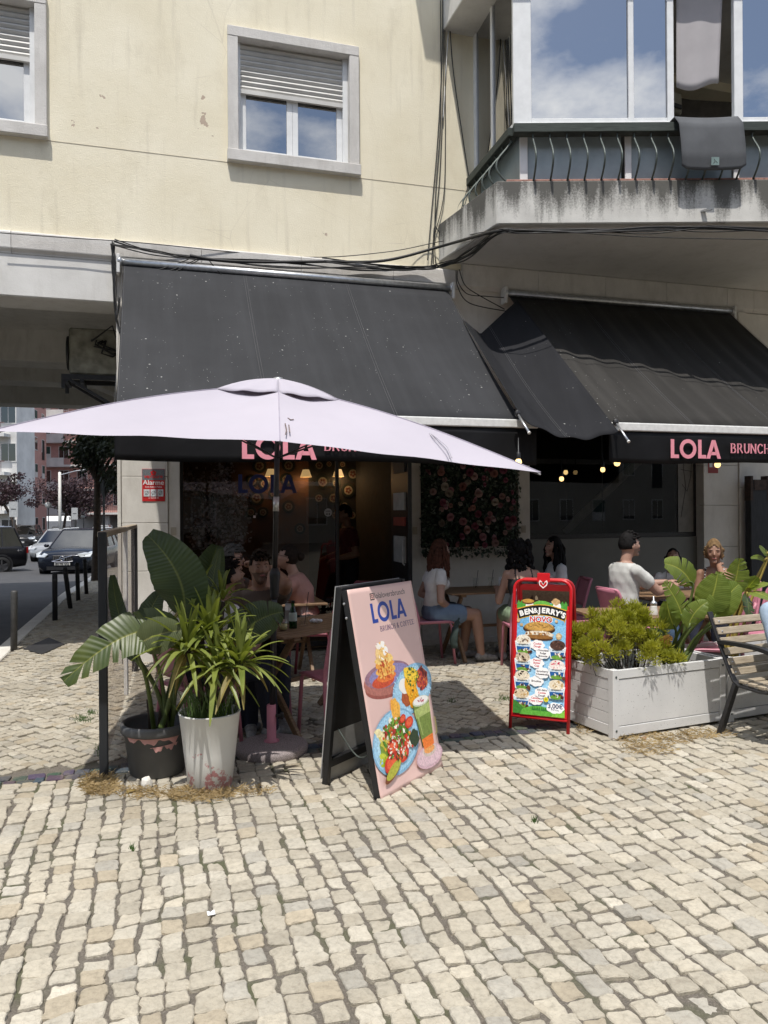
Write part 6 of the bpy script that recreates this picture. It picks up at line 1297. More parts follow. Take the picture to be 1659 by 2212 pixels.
for x_, y_ in ((692, 128), (938, 132), (1165, 130)):
    s_, z_ = FS(371.6 + x_ * .308, 982 + y_ * .308, 2.38); t = thing('wall_lamp', 'lit wall lamp with a pleated cream shade in the cafe', 'lamp', W(s_, 2.5, z_), TH, 'wall lamps among the plates')
    k = MB(); k.lathe([(.085, -.055), (.045, .055)], 20, (0, -.13, 0), cap=False); k.build('shade', SHADE, t, smooth=True, thick=.003)
    k = MB(); k.tube([(0, 0, .03), (0, -.07, .07), (0, -.13, .06)], .008, 6); k.lathe([(.0, -.006), (.035, 0), (.03, .012)], 14, (0, -.01, .03)); k.build('bracket', PLC, t)
    l_ = bpy.data.lights.new('lamp_light', 'POINT'); l_.energy = 1.3; l_.color = (1, .62, .30); l_.shadow_soft_size = .04; lo = bpy.data.objects.new('lamp_light', l_); COL.objects.link(lo); lo.parent = t; lo.location = (0, -.13, -.09)
s0_, z0_ = FS(515, 1065, .11); k = MB(); t = thing('window_lettering', 'navy blue lettering stuck on the shop window behind the parasol pole', 'lettering', W(s0_, .117, z0_), TH)
k.M = frame((0, 0, 0), (1, 0, 0), (0, 0, 1)); lola(k, .212, 0, .002); k.build('letters', mat('navy_vinyl', (.012, .022, .12), .4, 0, 0), t)
s0_, z0_ = FS(709, 1107, .11); t = thing('round_sticker', 'round white sticker on the shop window', 'sticker', W(s0_, .117, z0_), TH); k = MB(); k.M = frame((0, 0, 0), (1, 0, 0), (0, 0, 1)); k.lathe([(.047, 0), (.047, .001), (0, .001)], 24); k.build('disc', mat('sticker_grey', (.42, .42, .42), .5), t)
k = MB(); k.M = frame((0, -.0015, 0), (1, 0, 0), (0, 0, 1))
for a_, c_ in ((-.022, .012), (.006, .0)): k.box(a_, a_ + .016, -.028, -.010, 0, .001)
k.box(-.028, .028, .008, .012, 0, .001); k.box(-.022, .022, .018, .022, 0, .001); k.build('print', BLACK, t)
# blossom tree inside the window
bo_ = W(-2.0, .40, 0); t = thing('blossom_tree', 'artificial pale blossom tree just inside the shop window', 'tree', bo_); k = MB(); R = random.Random(17); pt_ = []
k.tube([(0, 0, 0), (-.05, .02, .7), (.02, 0, 1.3), (.05, 0, 1.9)], [.04, .035, .025, .015], 8)
for i in range(16):
    z = R.uniform(.9, 1.8); a_ = R.uniform(0, 6.28); e_ = V((.38 * math.cos(a_), .14 * math.sin(a_), z + R.uniform(.1, .6))); k.tube([(0, 0, z), (e_.x * .5, e_.y * .5, z + .2), e_], [.013, .009, .003], 5); pt_.append(e_); pt_.append(V((e_.x * .6, e_.y * .6, z + .22)))
k.build('branches', BARK, t); k = MB()
for c in pt_:
    for j in range(46):
        p = c + V((R.gauss(0, .07), R.gauss(0, .05), R.gauss(0, .07))); d = V((R.gauss(0, 1), R.gauss(0, 1), R.gauss(0, 1))).normalized(); a_ = d.orthogonal().normalized() * .02; b_ = d.cross(a_); k.add([p - a_, p - b_, p + a_, p + b_], [(0, 1, 2, 3)])
tag(k.build('blossom', mat('pale_blossom', (.72, .60, .62), .8, 0, .15, 20), t), kind='stuff')
# flower wall
fo = W(1.08, -.03, 1.12); t = thing('flower_wall', 'panel of artificial roses and dark leaves hung between the pilasters', 'flower panel', fo, TH); k = MB(); R = random.Random(23)
k.box(-.62, .62, 0, .025, .05, 1.75); k.build('backing', mat('panel_backing', (.012, .018, .012), .9), t); k = MB()
for i in range(4200):
    p = V((R.uniform(-.645, .645), R.uniform(-.10, -.005), R.uniform(-.04, 1.72))); p.z -= .05 * R.random() if p.z < .06 else 0
    d = V((R.gauss(0, .7), -1, R.gauss(.1, .7))).normalized(); a_ = d.cross(V((R.gauss(0, 1), 0, R.gauss(0, 1)))).normalized(); b_ = d.cross(a_); l_ = R.uniform(.016, .034); w_ = l_ * R.uniform(.4, .65)
    k.add([p - a_ * l_, p - b_ * w_ + d * .006, p + a_ * l_, p + b_ * w_ + d * .006], [(0, 1, 2, 3)], R.choice((0, 0, 0, 1, 1, 2)))
tag(k.build('foliage', [mat('leaf_deep', (.03, .055, .03), .5, 0, .3, 30), mat('leaf_mid', (.045, .08, .045), .5, 0, .3, 30), mat('leaf_pale', (.16, .19, .15), .5, 0, .2, 30)], t), kind='stuff')
def rose_mesh(m):
    k = MB(); Rr = random.Random(2)
    for ring, (nn, r, h, op) in enumerate(((3, .012, .036, .1), (3, .020, .035, .3), (4, .028, .031, .55), (5, .036, .024, .85), (5, .043, .015, 1.2))):
        for j in range(nn):
            a0 = 2 * math.pi * j / nn + ring * .5; sp2 = 2 * math.pi / nn * 1.12
            k.sheet(lambda u, v: V(((r * v * (1 + .15 * op * v)) * math.cos(a0 + (u - .5) * sp2), -(h * (v ** (1.2 - .5 * min(1, op))) - .35 * op * h * v * v) - .004, (r * v * (1 + .15 * op * v)) * math.sin(a0 + (u - .5) * sp2))), 4, 3)
    return k.mesh('rose', m, True)
RM = [rose_mesh(mat('rose_' + n_, c_, .6, 0, .15, 60)) for n_, c_ in (('pink', (.40, .19, .21)), ('blush', (.44, .29, .27)), ('cream', (.38, .33, .27)), ('coral', (.38, .18, .15)), ('magenta', (.26, .07, .11)))]
for i in range(120): sc1 = R.uniform(.5, 1.05); link('rose', R.choice(RM), t, (R.uniform(-.58, .58), R.uniform(-.10, -.075), R.uniform(.03, 1.66)), (R.gauss(0, .35), R.uniform(0, 6), R.gauss(0, .35)), (sc1,) * 3)
# alarm sign on the pillar
s0_, z0_ = FS(307, 1083, -.06); s1_, z1_ = FS(356, 1013, -.06); ww, hh = s1_ - s0_, z1_ - z0_
t = thing('alarm_sign', 'red and grey alarm warning sign on the white pillar', 'sign', W(s0_, -.062, z0_), TH); k = MB(); k.box(0, ww, 0, .004, 0, hh); k.build('plate', mat('sign_red', srgb(198, 44, 46), .4, 0, .04), t, bevel=.002)
pr = Print(frame((0, -.0005, 0), (1, 0, 0), (0, 0, 1)), ww, hh, .0, .0003); pr.poly([(.01, .01), (.99, .01), (.99, .35), (.01, .35)], (112, 116, 120))
for i in range(5): a_ = i * 1.257 - 1.571; pr.ell(.5 + .075 * math.cos(a_), .125 + .045 * math.sin(a_), .06, .038, (214, 44, 48))
pr.ell(.5, .125, .035, .022, (112, 116, 120)); pr.text('verisure', .058, .5, .285, (214, 44, 48), .0009); pr.text('Alarme', .074, .5, .49, (240, 238, 236), .0010); pr.text('Com Aviso à Polícia', .0215, .5, .575, (240, 236, 234), .0004)
for i in range(3): x0 = .07 + i * .30; pr.poly([(x0, .63), (x0 + .26, .63), (x0 + .26, .85), (x0, .85)], (206, 210, 212)); pr.ell(x0 + .13, .74, .085, .06, (120, 124, 128)); pr.ell(x0 + .13, .74, .06, .042, (206, 210, 212)); pr.poly([(x0 + .05, .80), (x0 + .19, .68), (x0 + .21, .69), (x0 + .07, .81)], (120, 124, 128))
pr.text('21 033 88 88', .020, .5, .915, (240, 220, 218), .0003); pr.build('print', t)
# bulbs
BULB = emit('warm_bulb', (1, .66, .26), 2.); k = MB(); k.lathe([(0, -.06), (.022, -.052), (.031, -.03), (.026, -.008), (.016, .006)], 14); bm_ = k.mesh('bulb', BULB, True); k = MB(); k.lathe([(.019, .0), (.021, .01), (.019, .06), (.008, .07), (.004, .2)], 12); so_ = k.mesh('socket', BLACK, True)
for p, lb_ in ((P(1120, 992, 7.15), 'glowing bulb hanging by the tip of the parasol'), (P(1333, 994, 7.45), 'glowing bulb hanging under the faded awning corner'), (P(1550, 998, 7.9), 'glowing bulb hanging in front of the stone pier'), (P(1213, 1030, 9.9), 'small glowing bulb inside the right-hand shop window'), (P(1222, 1016, 10.3), 'small glowing bulb inside the right-hand shop window'), (P(1302, 1010, 9.7), 'small glowing bulb inside the right-hand shop window')):
    t = thing('light_bulb', lb_, 'bulb', p, 0, 'bulbs of the string lights' if 'inside' not in lb_ else 'bulbs inside the right-hand window'); link('bulb', bm_, t); link('socket', so_, t)
t = thing('timber_post', 'dark weathered timber post standing against the stone pier', 'post', W(5.2, -.20, 0), TH); k = MB(); k.box(-.15, .15, -.05, .06, 0, 2.0); k.build('plank', m_wood('charred_timber', (.008, .009, .011), (.030, .032, .036), (16, 16, 2)), t, bevel=.006)
k = MB(); k.box(-.154, -.115, -.055, .062, 1.72, 2.05); k.box(.115, .154, -.055, .062, 1.72, 2.05); k.box(-.10, .10, -.06, -.051, 1.86, 2.0); k.build('iron_cap', mat('rusty_iron', (.05, .03, .022), .8, 0, .4, 20), t)
t = thing('wall_notice', 'small red notice on the stone pier under the awning', 'sign', W(FS(1530, 1015, -.06)[0], -.058, FS(1530, 1022, -.06)[1]), TH); k = MB(); k.box(0, .16, 0, .004, 0, .22); k.build('plate', mat('notice_red', (.28, .03, .025), .5), t); k = MB(); k.box(.02, .07, -.001, 0, .08, .18); k.box(.09, .14, -.001, 0, .08, .18); k.build('print', WHITE_ALU, t)
# ---------------------------------------------------------------- street through the passage
BOL = mat('grey_bollard', (.085, .085, .085), .6, .2, .2, 12); Rb = .038
for i, (px, py, lx, ly) in enumerate(((30, 1404, .012, 0), (119, 1340, .0, 0), (152, 1314, -.13, .0), (169, 1297, -.02, .01), (187, 1283, -.05, 0))):
    p = G(px, py, 0); lab = ['grey bollard standing alone at the near end of the kerb', 'dark upright bollard next to the leaning one', 'leaning dark bollard on the kerb', 'dark bollard right in front of the parked navy car', 'dark bollard closest to the windbreak post'][i]
    t = thing('bollard', lab, 'bollard', p, 0, 'bollards along the kerb'); t.rotation_euler = (ly, lx, 0)
    k = MB(); k.lathe([(Rb, -.02), (Rb, .68), (Rb * .9, .70), (0, .705)], 18); k.build('tube', BOL if i == 0 else mat('dark_bollard', (.03, .03, .032), .6), t, smooth=True); k = MB(); k.lathe([(Rb + .002, .60), (Rb + .002, .63)], 18, cap=False); k.build('ring', MAT['grey_bollard'], t)
CGL = glass('car_glass', (.015, .017, .018), 1., 2.1); TYRE = mat('tyre', (.012, .012, .012), .8); CHR = mat('chrome', (.65, .65, .66), .15, 1., 0); LAMP = mat('headlamp', (.55, .58, .60), .1, .3, .1)
def paint(n_, c): return mat('car_paint_' + n_, c, .18, .35, .05, 3)
def car(label, p, yaw, L_, Wd, Hh, pm_, belt=1.0, hood=.95, grille=False, rear=False):
    t = thing('parked_car', label, 'car', p, yaw); h2 = Wd / 2
    st = [(-.5, .80, .42, .86, belt - .08), (-.485, .92, .28, .90, belt), (-.40, 1., .24, .92, belt + .01), (-.2, 1., .22, .92, belt), (.1, 1., .22, .92, belt - .02), (.24, 1., .22, .92, hood + .03), (.36, .99, .23, .90, hood - .02), (.45, .95, .24, .88, hood - .10), (.49, .86, .28, .85, hood - .20), (.5, .76, .36, .8, hood - .30)]
    vs_ = []; m_ = 11
    for f, wf, zb, sh_, zt in st:
        half = [(0, zb), (.80, zb), (.97, zb + .12), (1., (zb + zt) * .52), (.965, zt - .10), (sh_, zt - .015), (0, zt + (.03 if f > .2 else 0))]
        for a_, z in half: vs_.append((a_ * wf * h2, f * L_, z))
        for a_, z in half[1:-1][::-1]: vs_.append((-a_ * wf * h2, f * L_, z))
    n = 12; k = MB(); k.add(vs_, [(i * n + j, i * n + (j + 1) % n, (i + 1) * n + (j + 1) % n, (i + 1) * n + j) for i in range(len(st) - 1) for j in range(n)] + [tuple(range(n))[::-1], tuple(range((len(st) - 1) * n, len(st) * n))]); k.build('body', pm_, t, smooth=True, bevel=.02, seg=2)
    gb = [(.25, .86), (-.46, .88)]; gt = [(.04, .68), (-.40, .68)]; zb, zt = belt - .04, Hh - .04; q = [(-gb[1][1] * h2, gb[1][0] * L_, zb), (gb[1][1] * h2, gb[1][0] * L_, zb), (gb[0][1] * h2, gb[0][0] * L_, hood), (-gb[0][1] * h2, gb[0][0] * L_, hood), (-gt[1][1] * h2, gt[1][0] * L_, zt), (gt[1][1] * h2, gt[1][0] * L_, zt), (gt[0][1] * h2, gt[0][0] * L_, zt), (-gt[0][1] * h2, gt[0][0] * L_, zt)]
    for nm, f in (('windscreen', (2, 3, 7, 6)), ('rear_window', (0, 1, 5, 4)), ('side_window', (1, 2, 6, 5)), ('side_window', (3, 0, 4, 7))): k = MB(); k.add([q[i] for i in f], [(0, 1, 2, 3)]); k.build(nm, CGL, t)
    k = MB(); k.add([(x_, y_, z_ + .0) for x_, y_, z_ in q[4:]] + [(x_ * .92, y_ * .97, Hh) for x_, y_, z_ in q[4:]], [(0, 1, 5, 4), (1, 2, 6, 5), (2, 3, 7, 6), (3, 0, 4, 7), (4, 5, 6, 7)]); k.build('roof', pm_, t, bevel=.02, seg=2)
    for a_, c_ in ((0, 4), (1, 5), (2, 6), (3, 7)): k = MB(); k.tube([q[a_], q[c_]], .032, 8); k.build('pillar', pm_, t)
    for sg in (-1, 1):
        for fy in (-.10, -.27): k = MB(); a_ = V(q[1]).lerp(V(q[2]), .5 if fy > -.2 else .22); c_ = V(q[5]).lerp(V(q[6]), .55 if fy > -.2 else .22); k.tube([(sg * abs(a_.x) * 1.005, a_.y, a_.z), (sg * abs(c_.x) * 1.005, c_.y, c_.z)], .028, 6); k.build('door_pillar', BLACK, t)
        k = MB(); k.ell((sg * (h2 + .07), .17 * L_, belt + .06), (.10, .05, .065), 10, 8); k.build('mirror', pm_, t, True)
        k = MB(); k.tube([(sg * h2 * .87, gt[0][0] * L_, Hh - .01), (sg * h2 * .66, -.38 * L_, Hh + .02)] if False else [(sg * h2 * .66, gt[0][0] * L_, Hh + .02), (sg * h2 * .66, -.38 * L_, Hh + .02)], .018, 6); k.build('roof_rail', CHR, t)
        k = MB(); k.add([(sg * x_ * h2, y_ * L_, z_) for x_, y_, z_ in ((.98, .455, hood - .15), (.93, .40, hood - .09), (.50, .502, hood - .17), (.62, .50, hood - .27), (.93, .48, hood - .27))], [(0, 1, 2, 3, 4)] if sg > 0 else [(4, 3, 2, 1, 0)]); k.build('headlight', LAMP, t, thick=.03)
        k = MB(); k.box(sg * h2 * .88 - .09, sg * h2 * .88 + .06, -.497 * L_, -.485 * L_, belt - .28, belt - .04); k.build('tail_light', mat('tail_red', (.25, .01, .01), .2), t)
        for fy in (.305, -.29):
            k = MB(); k.M = Matrix.Translation((sg * (h2 - .10), fy * L_, .33)) @ Matrix.Rotation(sg * math.pi / 2, 4, 'Y'); k.lathe([(.0, -.1), (.30, -.1), (.335, -.06), (.335, .075), (.315, .105), (.22, .108)], 28, cap=False); w_ = k.build('wheel', TYRE, t, smooth=True)
            k = MB(); k.M = Matrix.Translation((sg * (h2 - .10), fy * L_, .33)) @ Matrix.Rotation(sg * math.pi / 2, 4, 'Y'); k.lathe([(.225, .10), (.215, .075), (0, .07)], 20, cap=False)
            for j in range(5): a_ = j * 1.257; k.beam((.03 * math.cos(a_), .03 * math.sin(a_), .09), (.21 * math.cos(a_), .21 * math.sin(a_), .098), .05, .02)
            k.build('rim', mat('alloy', (.20, .20, .21), .3, .8), w_)
            k = MB(); k.M = Matrix.Translation((sg * (h2 - .004), fy * L_, .36)) @ Matrix.Rotation(sg * math.pi / 2, 4, 'Y'); k.lathe([(.40, .002), (.33, .006)], 28, cap=False); k.build('wheel_arch', BLACK, t)
    k = MB(); k.box(-h2 * .55, h2 * .55, .498 * L_, .505 * L_, .30, .42); k.build('lower_grille', BLACK, t)
    k = MB(); k.M = frame((0, .509 * L_, .46), (-1, 0, 0), (0, 0, 1)); k.box(-.26, .26, 0, .11, 0, .006); k.build('number_plate', mat('plate_white', (.55, .55, .53), .5), t)
    if grille:
        k = MB(); k.box(-.34, .34, .495 * L_, .503 * L_, .58, .80); k.build('grille', BLACK, t, bevel=.02)
        for i in range(9): k = MB(); x_ = -.30 + i * .075; k.beam((x_, .505 * L_, .60), (x_ * .92, .505 * L_, .78), .012, .006, (0, 1, 0)); k.build('grille_bar', CHR, t)
        k = MB(); k.tube([(-.35, .507 * L_, .60), (-.2, .512 * L_, .575), (.2, .512 * L_, .575), (.35, .507 * L_, .60)], .014, 6); k.build('chrome_strip', CHR, t)
        k = MB(); k.tube([(.075 * math.cos(a_ * .524), .512 * L_, .695 + .075 * math.sin(a_ * .524)) for a_ in range(13)], .012, 6); k.tube([(.33, .508 * L_, .60), (-.33, .508 * L_, .79)], .012, 6); k.tube([(-.05, .512 * L_, .745), (-.10, .512 * L_, .795)], .01, 6); k.build('emblem', CHR, t)
        k = MB(); add_txt(k, 'BU 95 GQ', .105, frame((0, .5105 * L_ + .005, .475), (-1, 0, 0), (0, 0, 1)), 0, bold=.002, ext=.001); k.build('plate_text', BLACK, t)
    return t
def road_pt(px, py, Y): q = P(px, py, Y); return q
car('navy suv with a chrome-rimmed grille parked facing the passage', V((-11.35, 28.9, -.62)), math.pi + TH * .35, 4.7, 1.92, 1.66, paint('navy', (.008, .011, .02)), 1.02, 1.0, True)
car('black people carrier in the middle of the road', V((-16.1, 29.0, -.66)), math.radians(128), 4.6, 1.86, 1.78, paint('black', (.012, .012, .015)), 1.05, 1.02)
car('dark grey suv parked under the purple tree', V((-25.4, 54.5, -.80)), math.pi + .28, 4.5, 1.86, 1.64, paint('grey', (.03, .03, .032)), 1.0, .98)
car('black saloon with clear headlights behind the dark grey suv', V((-25.2, 60, -.85)), math.pi + .35, 4.5, 1.8, 1.46, paint('black', (.012, .012, .015)), .93, .88)
car('silver hatchback parked beyond the black saloon', V((-25.0, 68, -.9)), math.pi + .2, 4.2, 1.76, 1.5, paint('silver', (.35, .36, .37)), .93, .9)
car('silver car beyond the navy suv, mostly hidden', V((-16.2, 38.5, -.7)), math.pi + .1, 4.3, 1.78, 1.52, paint('silver', (.35, .36, .37)), .93, .9)
def leaves_crown(k, c, r, n, size, R, cl=26):
    cs = []
    for i in range(cl):
        d = V((R.gauss(0, 1), R.gauss(0, 1), R.gauss(0, 1))).normalized() * R.uniform(.35, 1.); cs.append((V((d.x * r[0], d.y * r[1], d.z * r[2])) + c, R.uniform(.22, .42)))
    for i in range(n):
        cc_, q = R.choice(cs); d = V((R.gauss(0, 1), R.gauss(0, 1), R.gauss(0, .8))).normalized() * q * R.uniform(.4, 1.) ; p = cc_ + V((d.x * r[0], d.y * r[1], d.z * r[2])); nn = V((R.gauss(0, 1), R.gauss(0, 1), R.gauss(0, 1))).normalized(); a_ = nn.orthogonal().normalized() * size * R.uniform(.6, 1.2); b_ = nn.cross(a_) * .6
        k.add([p - a_, p - b_, p + a_, p + b_], [(0, 1, 2, 3)])
    return cs
def tree(label, p, h, crown, r, leaf, n, size, seed, trunk=.14):
    R = random.Random(seed); t = thing('street_tree', label, 'tree', p); k = MB(); c = V(crown); cs = leaves_crown(k, c, r, n, size, R)
    k.build('crown', leaf, t); k = MB(); top = V((c.x * .5, c.y * .5, c.z - r[2] * .5)); k.tube(catmull([(0, 0, -.1), (.05 * h * .2, 0, top.z * .5), top], 4), [trunk * (1 - .05 * i) for i in range(9)], 8)
    for cc_, q in cs[:14]: k.tube(catmull([top - V((0, 0, .2)), top.lerp(cc_, .5) + V((0, 0, -.1)), cc_], 3), [trunk * .45, trunk * .38, trunk * .3, trunk * .25, trunk * .2, trunk * .14, trunk * .08], 6)
    k.build('trunk', BARK, t, True); return t
PLUM = m_leaf('plum_leaf', (.030, .016, .022), (.075, .040, .050), .2, 0, .6); OLV = m_leaf('dark_leaf', (.016, .022, .014), (.04, .055, .03), .2, 0, .6)
tree('purple-leaved plum tree leaning out of the pavement on the far left', P(98, 1142, 46) * 1.0 if False else V((-22.6, 47.0, -.75)), 5, (-1.4, 0, 4.0), (2.3, 1.7, 1.7), PLUM, 5200, .085, 3)
tree('dense purple plum tree in front of the pink apartment block', V((-24.2, 58.0, -.85)), 5, (.6, 0, 3.9), (3.0, 2.2, 2.0), PLUM, 6000, .10, 5)
tree('overhanging dark tree right behind the pillar', V((-7.6, 20.2, -.3)), 6, (.15, 0, 3.5), (1.05, 1.0, 1.15), OLV, 5200, .065, 8, .13)
tree('small dark tree under the pink apartment block', V((-33., 82, -1.)), 5, (0, 0, 3.6), (2.4, 2., 1.7), OLV, 3000, .12, 9)
t = thing('street_lamp', 'pale concrete lamp post with an angled arm', 'street lamp', V((-23.6, 56, -.85))); k = MB(); k.lathe([(.13, 0), (.10, 5.5), (.0, 5.55)], 12); k.build('post', LIME, t, smooth=True); k = MB(); k.tube([(0, 0, 5.3), (1.2, 0, 5.6), (2.0, 0, 5.7)], .04, 6); k.build('arm', ALU, t)
t = thing('globe_lamp', 'round white globe lamp on a thin post', 'street lamp', V((-25.1, 57.5, -.85))); k = MB(); k.lathe([(.04, 0), (.035, 2.95)], 8); k.build('post', BLACK, t); k = MB(); k.ell((0, 0, 3.15), (.24, .24, .24), 14, 10); k.build('globe', mat('globe_white', (.66, .66, .62), .3), t, True)
WHB0 = mat('sign_plate_grey', (.42, .43, .43), .5)
sgp = P(225, 1048, 21.); t = thing('yield_sign', 'grey back of a triangular road sign on a post', 'road sign', V((sgp.x, 21., rz(11.3)))); zc = sgp.z - rz(11.3); k = MB()
tri = [(-.37, .30), (-.34, .35), (.34, .35), (.37, .30), (.035, -.32), (-.035, -.32)]; k.prism([(x_, 0, zc + z_) for x_, z_ in tri], (0, .012, 0)); k.build('plate', mat('sign_back', (.09, .09, .09), .5, .3), t); k = MB(); k.tube([(0, -.03, -.1), (0, -.03, zc + .25)], .03, 8); k.build('post', mat('sign_post', (.05, .05, .05), .5), t); k = MB(); k.box(-.25, .25, -.02, -.001, zc + .15, zc + .19); k.build('bracket', BOL, t)
for px, py, w_, Y, lb_ in ((161, 1108, .42, 52, 'white parking sign nearer the lamp post'), (180, 1106, .36, 60, 'narrow white road sign further down the street'), (29, 1098, .45, 40, 'large white notice board on a thin post beside the plum tree')):
    q = P(px, py, Y); t = thing('street_sign', lb_, 'road sign', V((q.x, Y, -.8))); k = MB(); k.box(-w_ / 2, w_ / 2, 0, .03, q.z + .8 - .45, q.z + .8 + .35); k.build('plate', WHB0, t); k = MB(); k.tube([(0, .04, -.1), (0, .04, q.z + 1.1)], .035, 6); k.build('post', BOL, t); k = MB(); k.box(-w_ * .3, w_ * .3, -.01, -.001, q.z + .74, q.z + .78); k.build('print', BOL, t)
# apartment blocks
PKW = m_plaster('pink_render', (.44, .245, .215), (.53, .30, .265), (.32, .19, .16), .35, .1); WHB = mat('white_render', (.62, .61, .59), .8, 0, .1, 1.); FGL = glass('far_glass', (.05, .06, .06), 1., 2.0); GRN = mat('green_shutter', (.02, .06, .05), .6)
def block(label, p0, p1, depth, floors, fh, bz, wall, bays, balc, seed=0, white=WHB, stilts=0.):
    p0, p1 = V(p0), V(p1); L_ = (p1 - p0).length; yaw = math.atan2(p1.y - p0.y, p1.x - p0.x); t = thing('apartment_block', label, 'building', V((p0.x, p0.y, bz)), yaw); R = random.Random(seed); Ht = floors * fh
    k = MB(); k.box(0, L_, 0, depth, stilts, Ht); k.build('wall', wall, t)
    if stilts:
        for i in range(int(L_ / 4) + 1): k = MB(); k.box(i * 4, i * 4 + .5, .1, .6, 0, stilts); k.build('column', white, t)
        k = MB(); k.box(0, L_, depth - 1, depth, 0, stilts); k.build('rear_wall', white, t)
    k = MB(); k.box(-.3, L_ + .3, -.4, depth, Ht, Ht + .3); k.build('roof', white, t)
    fr_ = MB(); fr_.box(-.62, .62, -.05, .02, -.08, 1.38); fr_m = fr_.mesh('window', white); pn = MB(); pn.box(-.54, -.03, -.058, -.051, 0, 1.30); pn.box(.03, .54, -.058, -.051, 0, 1.30); pn_m = pn.mesh('pane', FGL); sm_ = MB(); sm_.box(-.55, .55, -.07, -.059, .5, 1.32); sh_m = sm_.mesh('shutter', GRN)
    dk = MB(); dk.box(-.55, .55, -.056, -.051, -.9, 1.32); dk_m = dk.mesh('opening', DARK)
    for f in range(floors):
        if f == 0 and stilts: continue
        for i in range(bays):
            x_ = (i + .5) * L_ / bays; z_ = f * fh + 1.0; w0 = link('window', fr_m, t, (x_, 0, z_)); dt = R.random()
            link('pane', pn_m, w0) if dt < .6 else link('opening', dk_m, w0) if dt < .8 else link('shutter', sh_m, w0)
        if balc and f:
            for a_, c_ in balc:
                k = MB(); k.box(a_ * L_, c_ * L_, -1.0, -.01, f * fh - .12, f * fh + .12); k.box(a_ * L_, a_ * L_ + (c_ - a_) * L_ * .3, -1.0, -.9, f * fh + .12, f * fh + .95); bo2 = k.build('balcony', white, t); k = MB()
                k.box(a_ * L_ + (c_ - a_) * L_ * .3, c_ * L_, -.98, -.94, f * fh + .88, f * fh + .95)
                for j in range(int((c_ - a_) * L_ / .35)): x_ = a_ * L_ + (c_ - a_) * L_ * .3 + j * .25; k.box(x_, x_ + .03, -.98, -.95, f * fh + .12, f * fh + .9) if x_ < c_ * L_ else None
                k.build('railing', mat('balcony_rail', (.16, .09, .08), .6), bo2)
    return t
block('pink apartment block with long white balconies closing the street', (-41.5, 92, 0), (-22, 92, 0), 12, 7, 2.85, -1.2, PKW, 9, ((.0, .62), (.68, 1.)), 4, WHB, 2.6)
block('pink and white apartment block at the edge of the street, with enclosed balconies', (-32.2, 58, 0), (-38.6, 88, 0), 10, 7, 2.9, -1.1, PKW, 9, (), 6)
block('white enclosed balcony tower of the street-edge block', (-44, 58.6, 0), (-27.95, 58.6, 0), 3, 7, 2.9, -1.1, WHB, 13, ((.3, .97),), 7)
bk_ = block('long cream apartment row across the square', (96, -19, 0), (-40, -19, 0), 10, 5, 3.1, 0, mat('opposite_render', (.34, .31, .26), .85, 0, .1, .5), 44, ((.1, .3), (.5, .8)), 8)
tree('leafy street tree across the square', V((-6, -13, 0)), 7, (0, 0, 5.5), (2.6, 2.6, 2.2), OLV, 3500, .12, 14, .2); tree('leafy street tree across the square near the row end', V((8, -13.5, 0)), 7, (0, 0, 5.2), (2.8, 2.6, 2.3), OLV, 3500, .12, 15, .2)
# ---------------------------------------------------------------- small things on the ground
STRAW = m_leaf('dry_straw', (.30, .21, .10), (.50, .38, .20), .2, 0, .8); k = MB(); R = random.Random(77)
for px, py, rx, ry, n in ((215, 1697, 42, 26, 900), (300, 1715, 60, 14, 260), (430, 1718, 75, 16, 900), (540, 1712, 50, 10, 160), (1415, 1600, 90, 14, 420), (1520, 1588, 60, 10, 260), (1400, 1622, 60, 12, 220), (1262, 1575, 20, 14, 90)):
    for i in range(n):
        a_, q = R.uniform(0, 6.28), math.sqrt(R.random()); g = G(px + rx * q * math.cos(a_), py + ry * q * math.sin(a_)); l_ = R.uniform(.02, .06); d = V((R.gauss(0, 1), R.gauss(0, 1), abs(R.gauss(0, .45)))).normalized() * l_; w_ = V((-d.y, d.x, 0)).normalized() * .0011; g.z = .003 + R.random() * .012
        k.add([g - w_, g + w_, g + d * .6 + w_ + V((0, 0, .004)), g + d + V((0, 0, -.003))], [(0, 1, 2, 3)])
tag(k.build('dry_grass', STRAW), 'dry straw-coloured grass matted around the pots and planter', 'dry grass', kind='stuff')
k = MB(); WEED = m_leaf('weed', (.04, .09, .02), (.09, .16, .04), .3, 0, .6)
for px, py, rx, ry, n in ((180, 1555, 22, 6, 130), (200, 1540, 14, 5, 60), (1090, 1510, 14, 6, 60), (975, 1515, 10, 4, 30), (215, 1625, 8, 14, 40), (1155, 1775, 6, 4, 30), (285, 1835, 6, 4, 30)):
    for i in range(n):
        g = G(px + R.gauss(0, rx * .5), py + R.gauss(0, ry * .5)); d = V((R.gauss(0, .4), R.gauss(0, .4), 1)).normalized() * R.uniform(.01, .045); w_ = V((.0025, 0, 0)); k.add([g - w_, g + w_, g + d], [(0, 1, 2)])
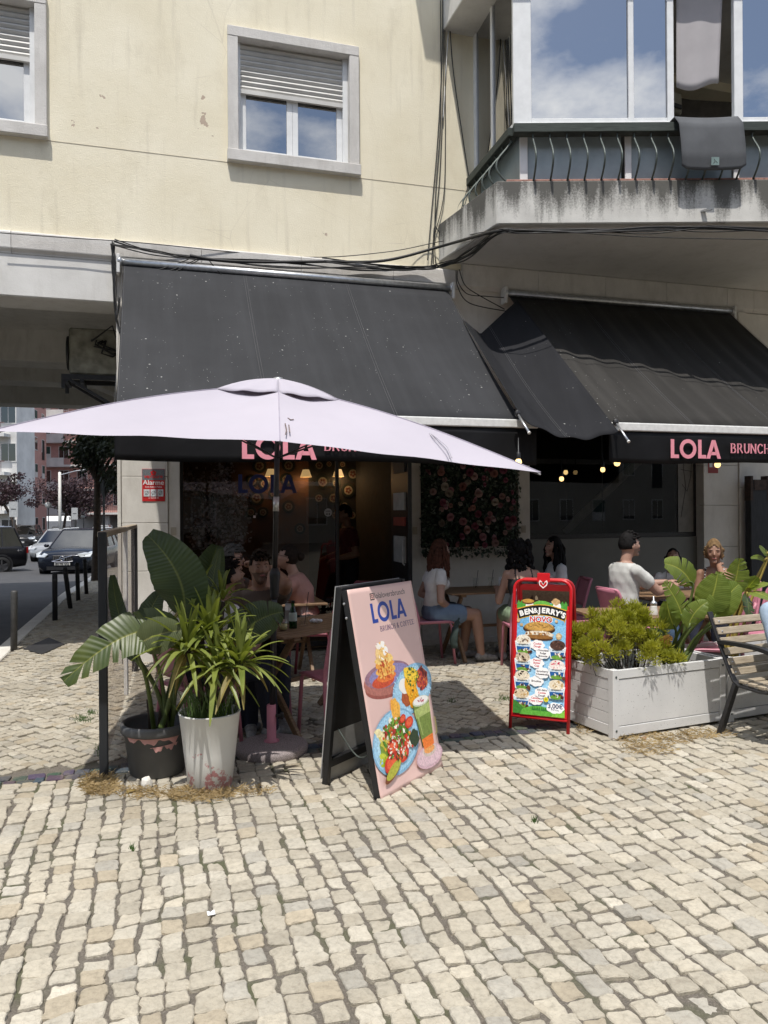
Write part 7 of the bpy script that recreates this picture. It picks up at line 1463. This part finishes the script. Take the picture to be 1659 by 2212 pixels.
tag(k.build('weeds', WEED), 'small green weeds sprouting between the cobbles', 'weeds', kind='stuff')
def rock(p, r, m, name, label, cat, seed):
    R = random.Random(seed); bm = bmesh.new(); bmesh.ops.create_icosphere(bm, subdivisions=2, radius=1)
    pl = [(V((R.gauss(0, 1), R.gauss(0, 1), R.gauss(0, 1))).normalized(), R.uniform(.62, .85)) for _ in range(9)]
    for v in bm.verts:
        c = v.co.copy()
        for n_, d_ in pl:
            e_ = c.dot(n_)
            if e_ > d_: c -= n_ * (e_ - d_)
        v.co = V((c.x * r[0], c.y * r[1], c.z * r[2]))
    me = bpy.data.meshes.new(name); bm.to_mesh(me); bm.free(); me.materials.append(m); o = link(name, me, None, p + V((0, 0, r[2] * .7))); return tag(o, label, cat)
rock(G(318, 1702), (.042, .036, .045), LIME, 'loose_stone', 'loose pale stone resting against the grey pot', 'stone', 5)
def scrap(px, py, w_, h_, m, label, seed):
    R = random.Random(seed); g = G(px, py); k = MB(); k.sheet(lambda u, v: V(((u - .5) * w_, (v - .5) * h_, .004 + .008 * abs(math.sin(u * 4 + seed)) * v)), 4, 4); o = k.build('paper_scrap', m, None, thick=.0006); o.location = (g.x, g.y, .004); o.rotation_euler = (0, 0, R.uniform(0, 3)); return tag(o, label, 'litter')
scrap(456, 1978, .030, .022, PVC, 'torn scrap of white paper lying on the cobbles', 1); scrap(1392, 1597, .022, .03, RED, 'small scrap of red plastic in front of the white planter', 2); scrap(283, 1712, .05, .022, mat('yellow_leaf', (.30, .22, .05), .7), 'curled yellowing leaf on the cobbles near the grey pot', 3)
# manhole strip on the left pavement
k = MB(); q = [G(*p_, .003) for p_ in ((50, 1402), (105, 1378), (140, 1392), (90, 1414))]; k.prism(q, (0, 0, .006)); tag(k.build('access_cover', mat('iron_cover', (.035, .034, .034), .6, .3, .3, 40, .5, 60)), 'dark iron access cover set in the left pavement', 'cover')
for o in list(bpy.data.objects):
    if o.type == 'EMPTY' and not o.children: bpy.data.objects.remove(o)
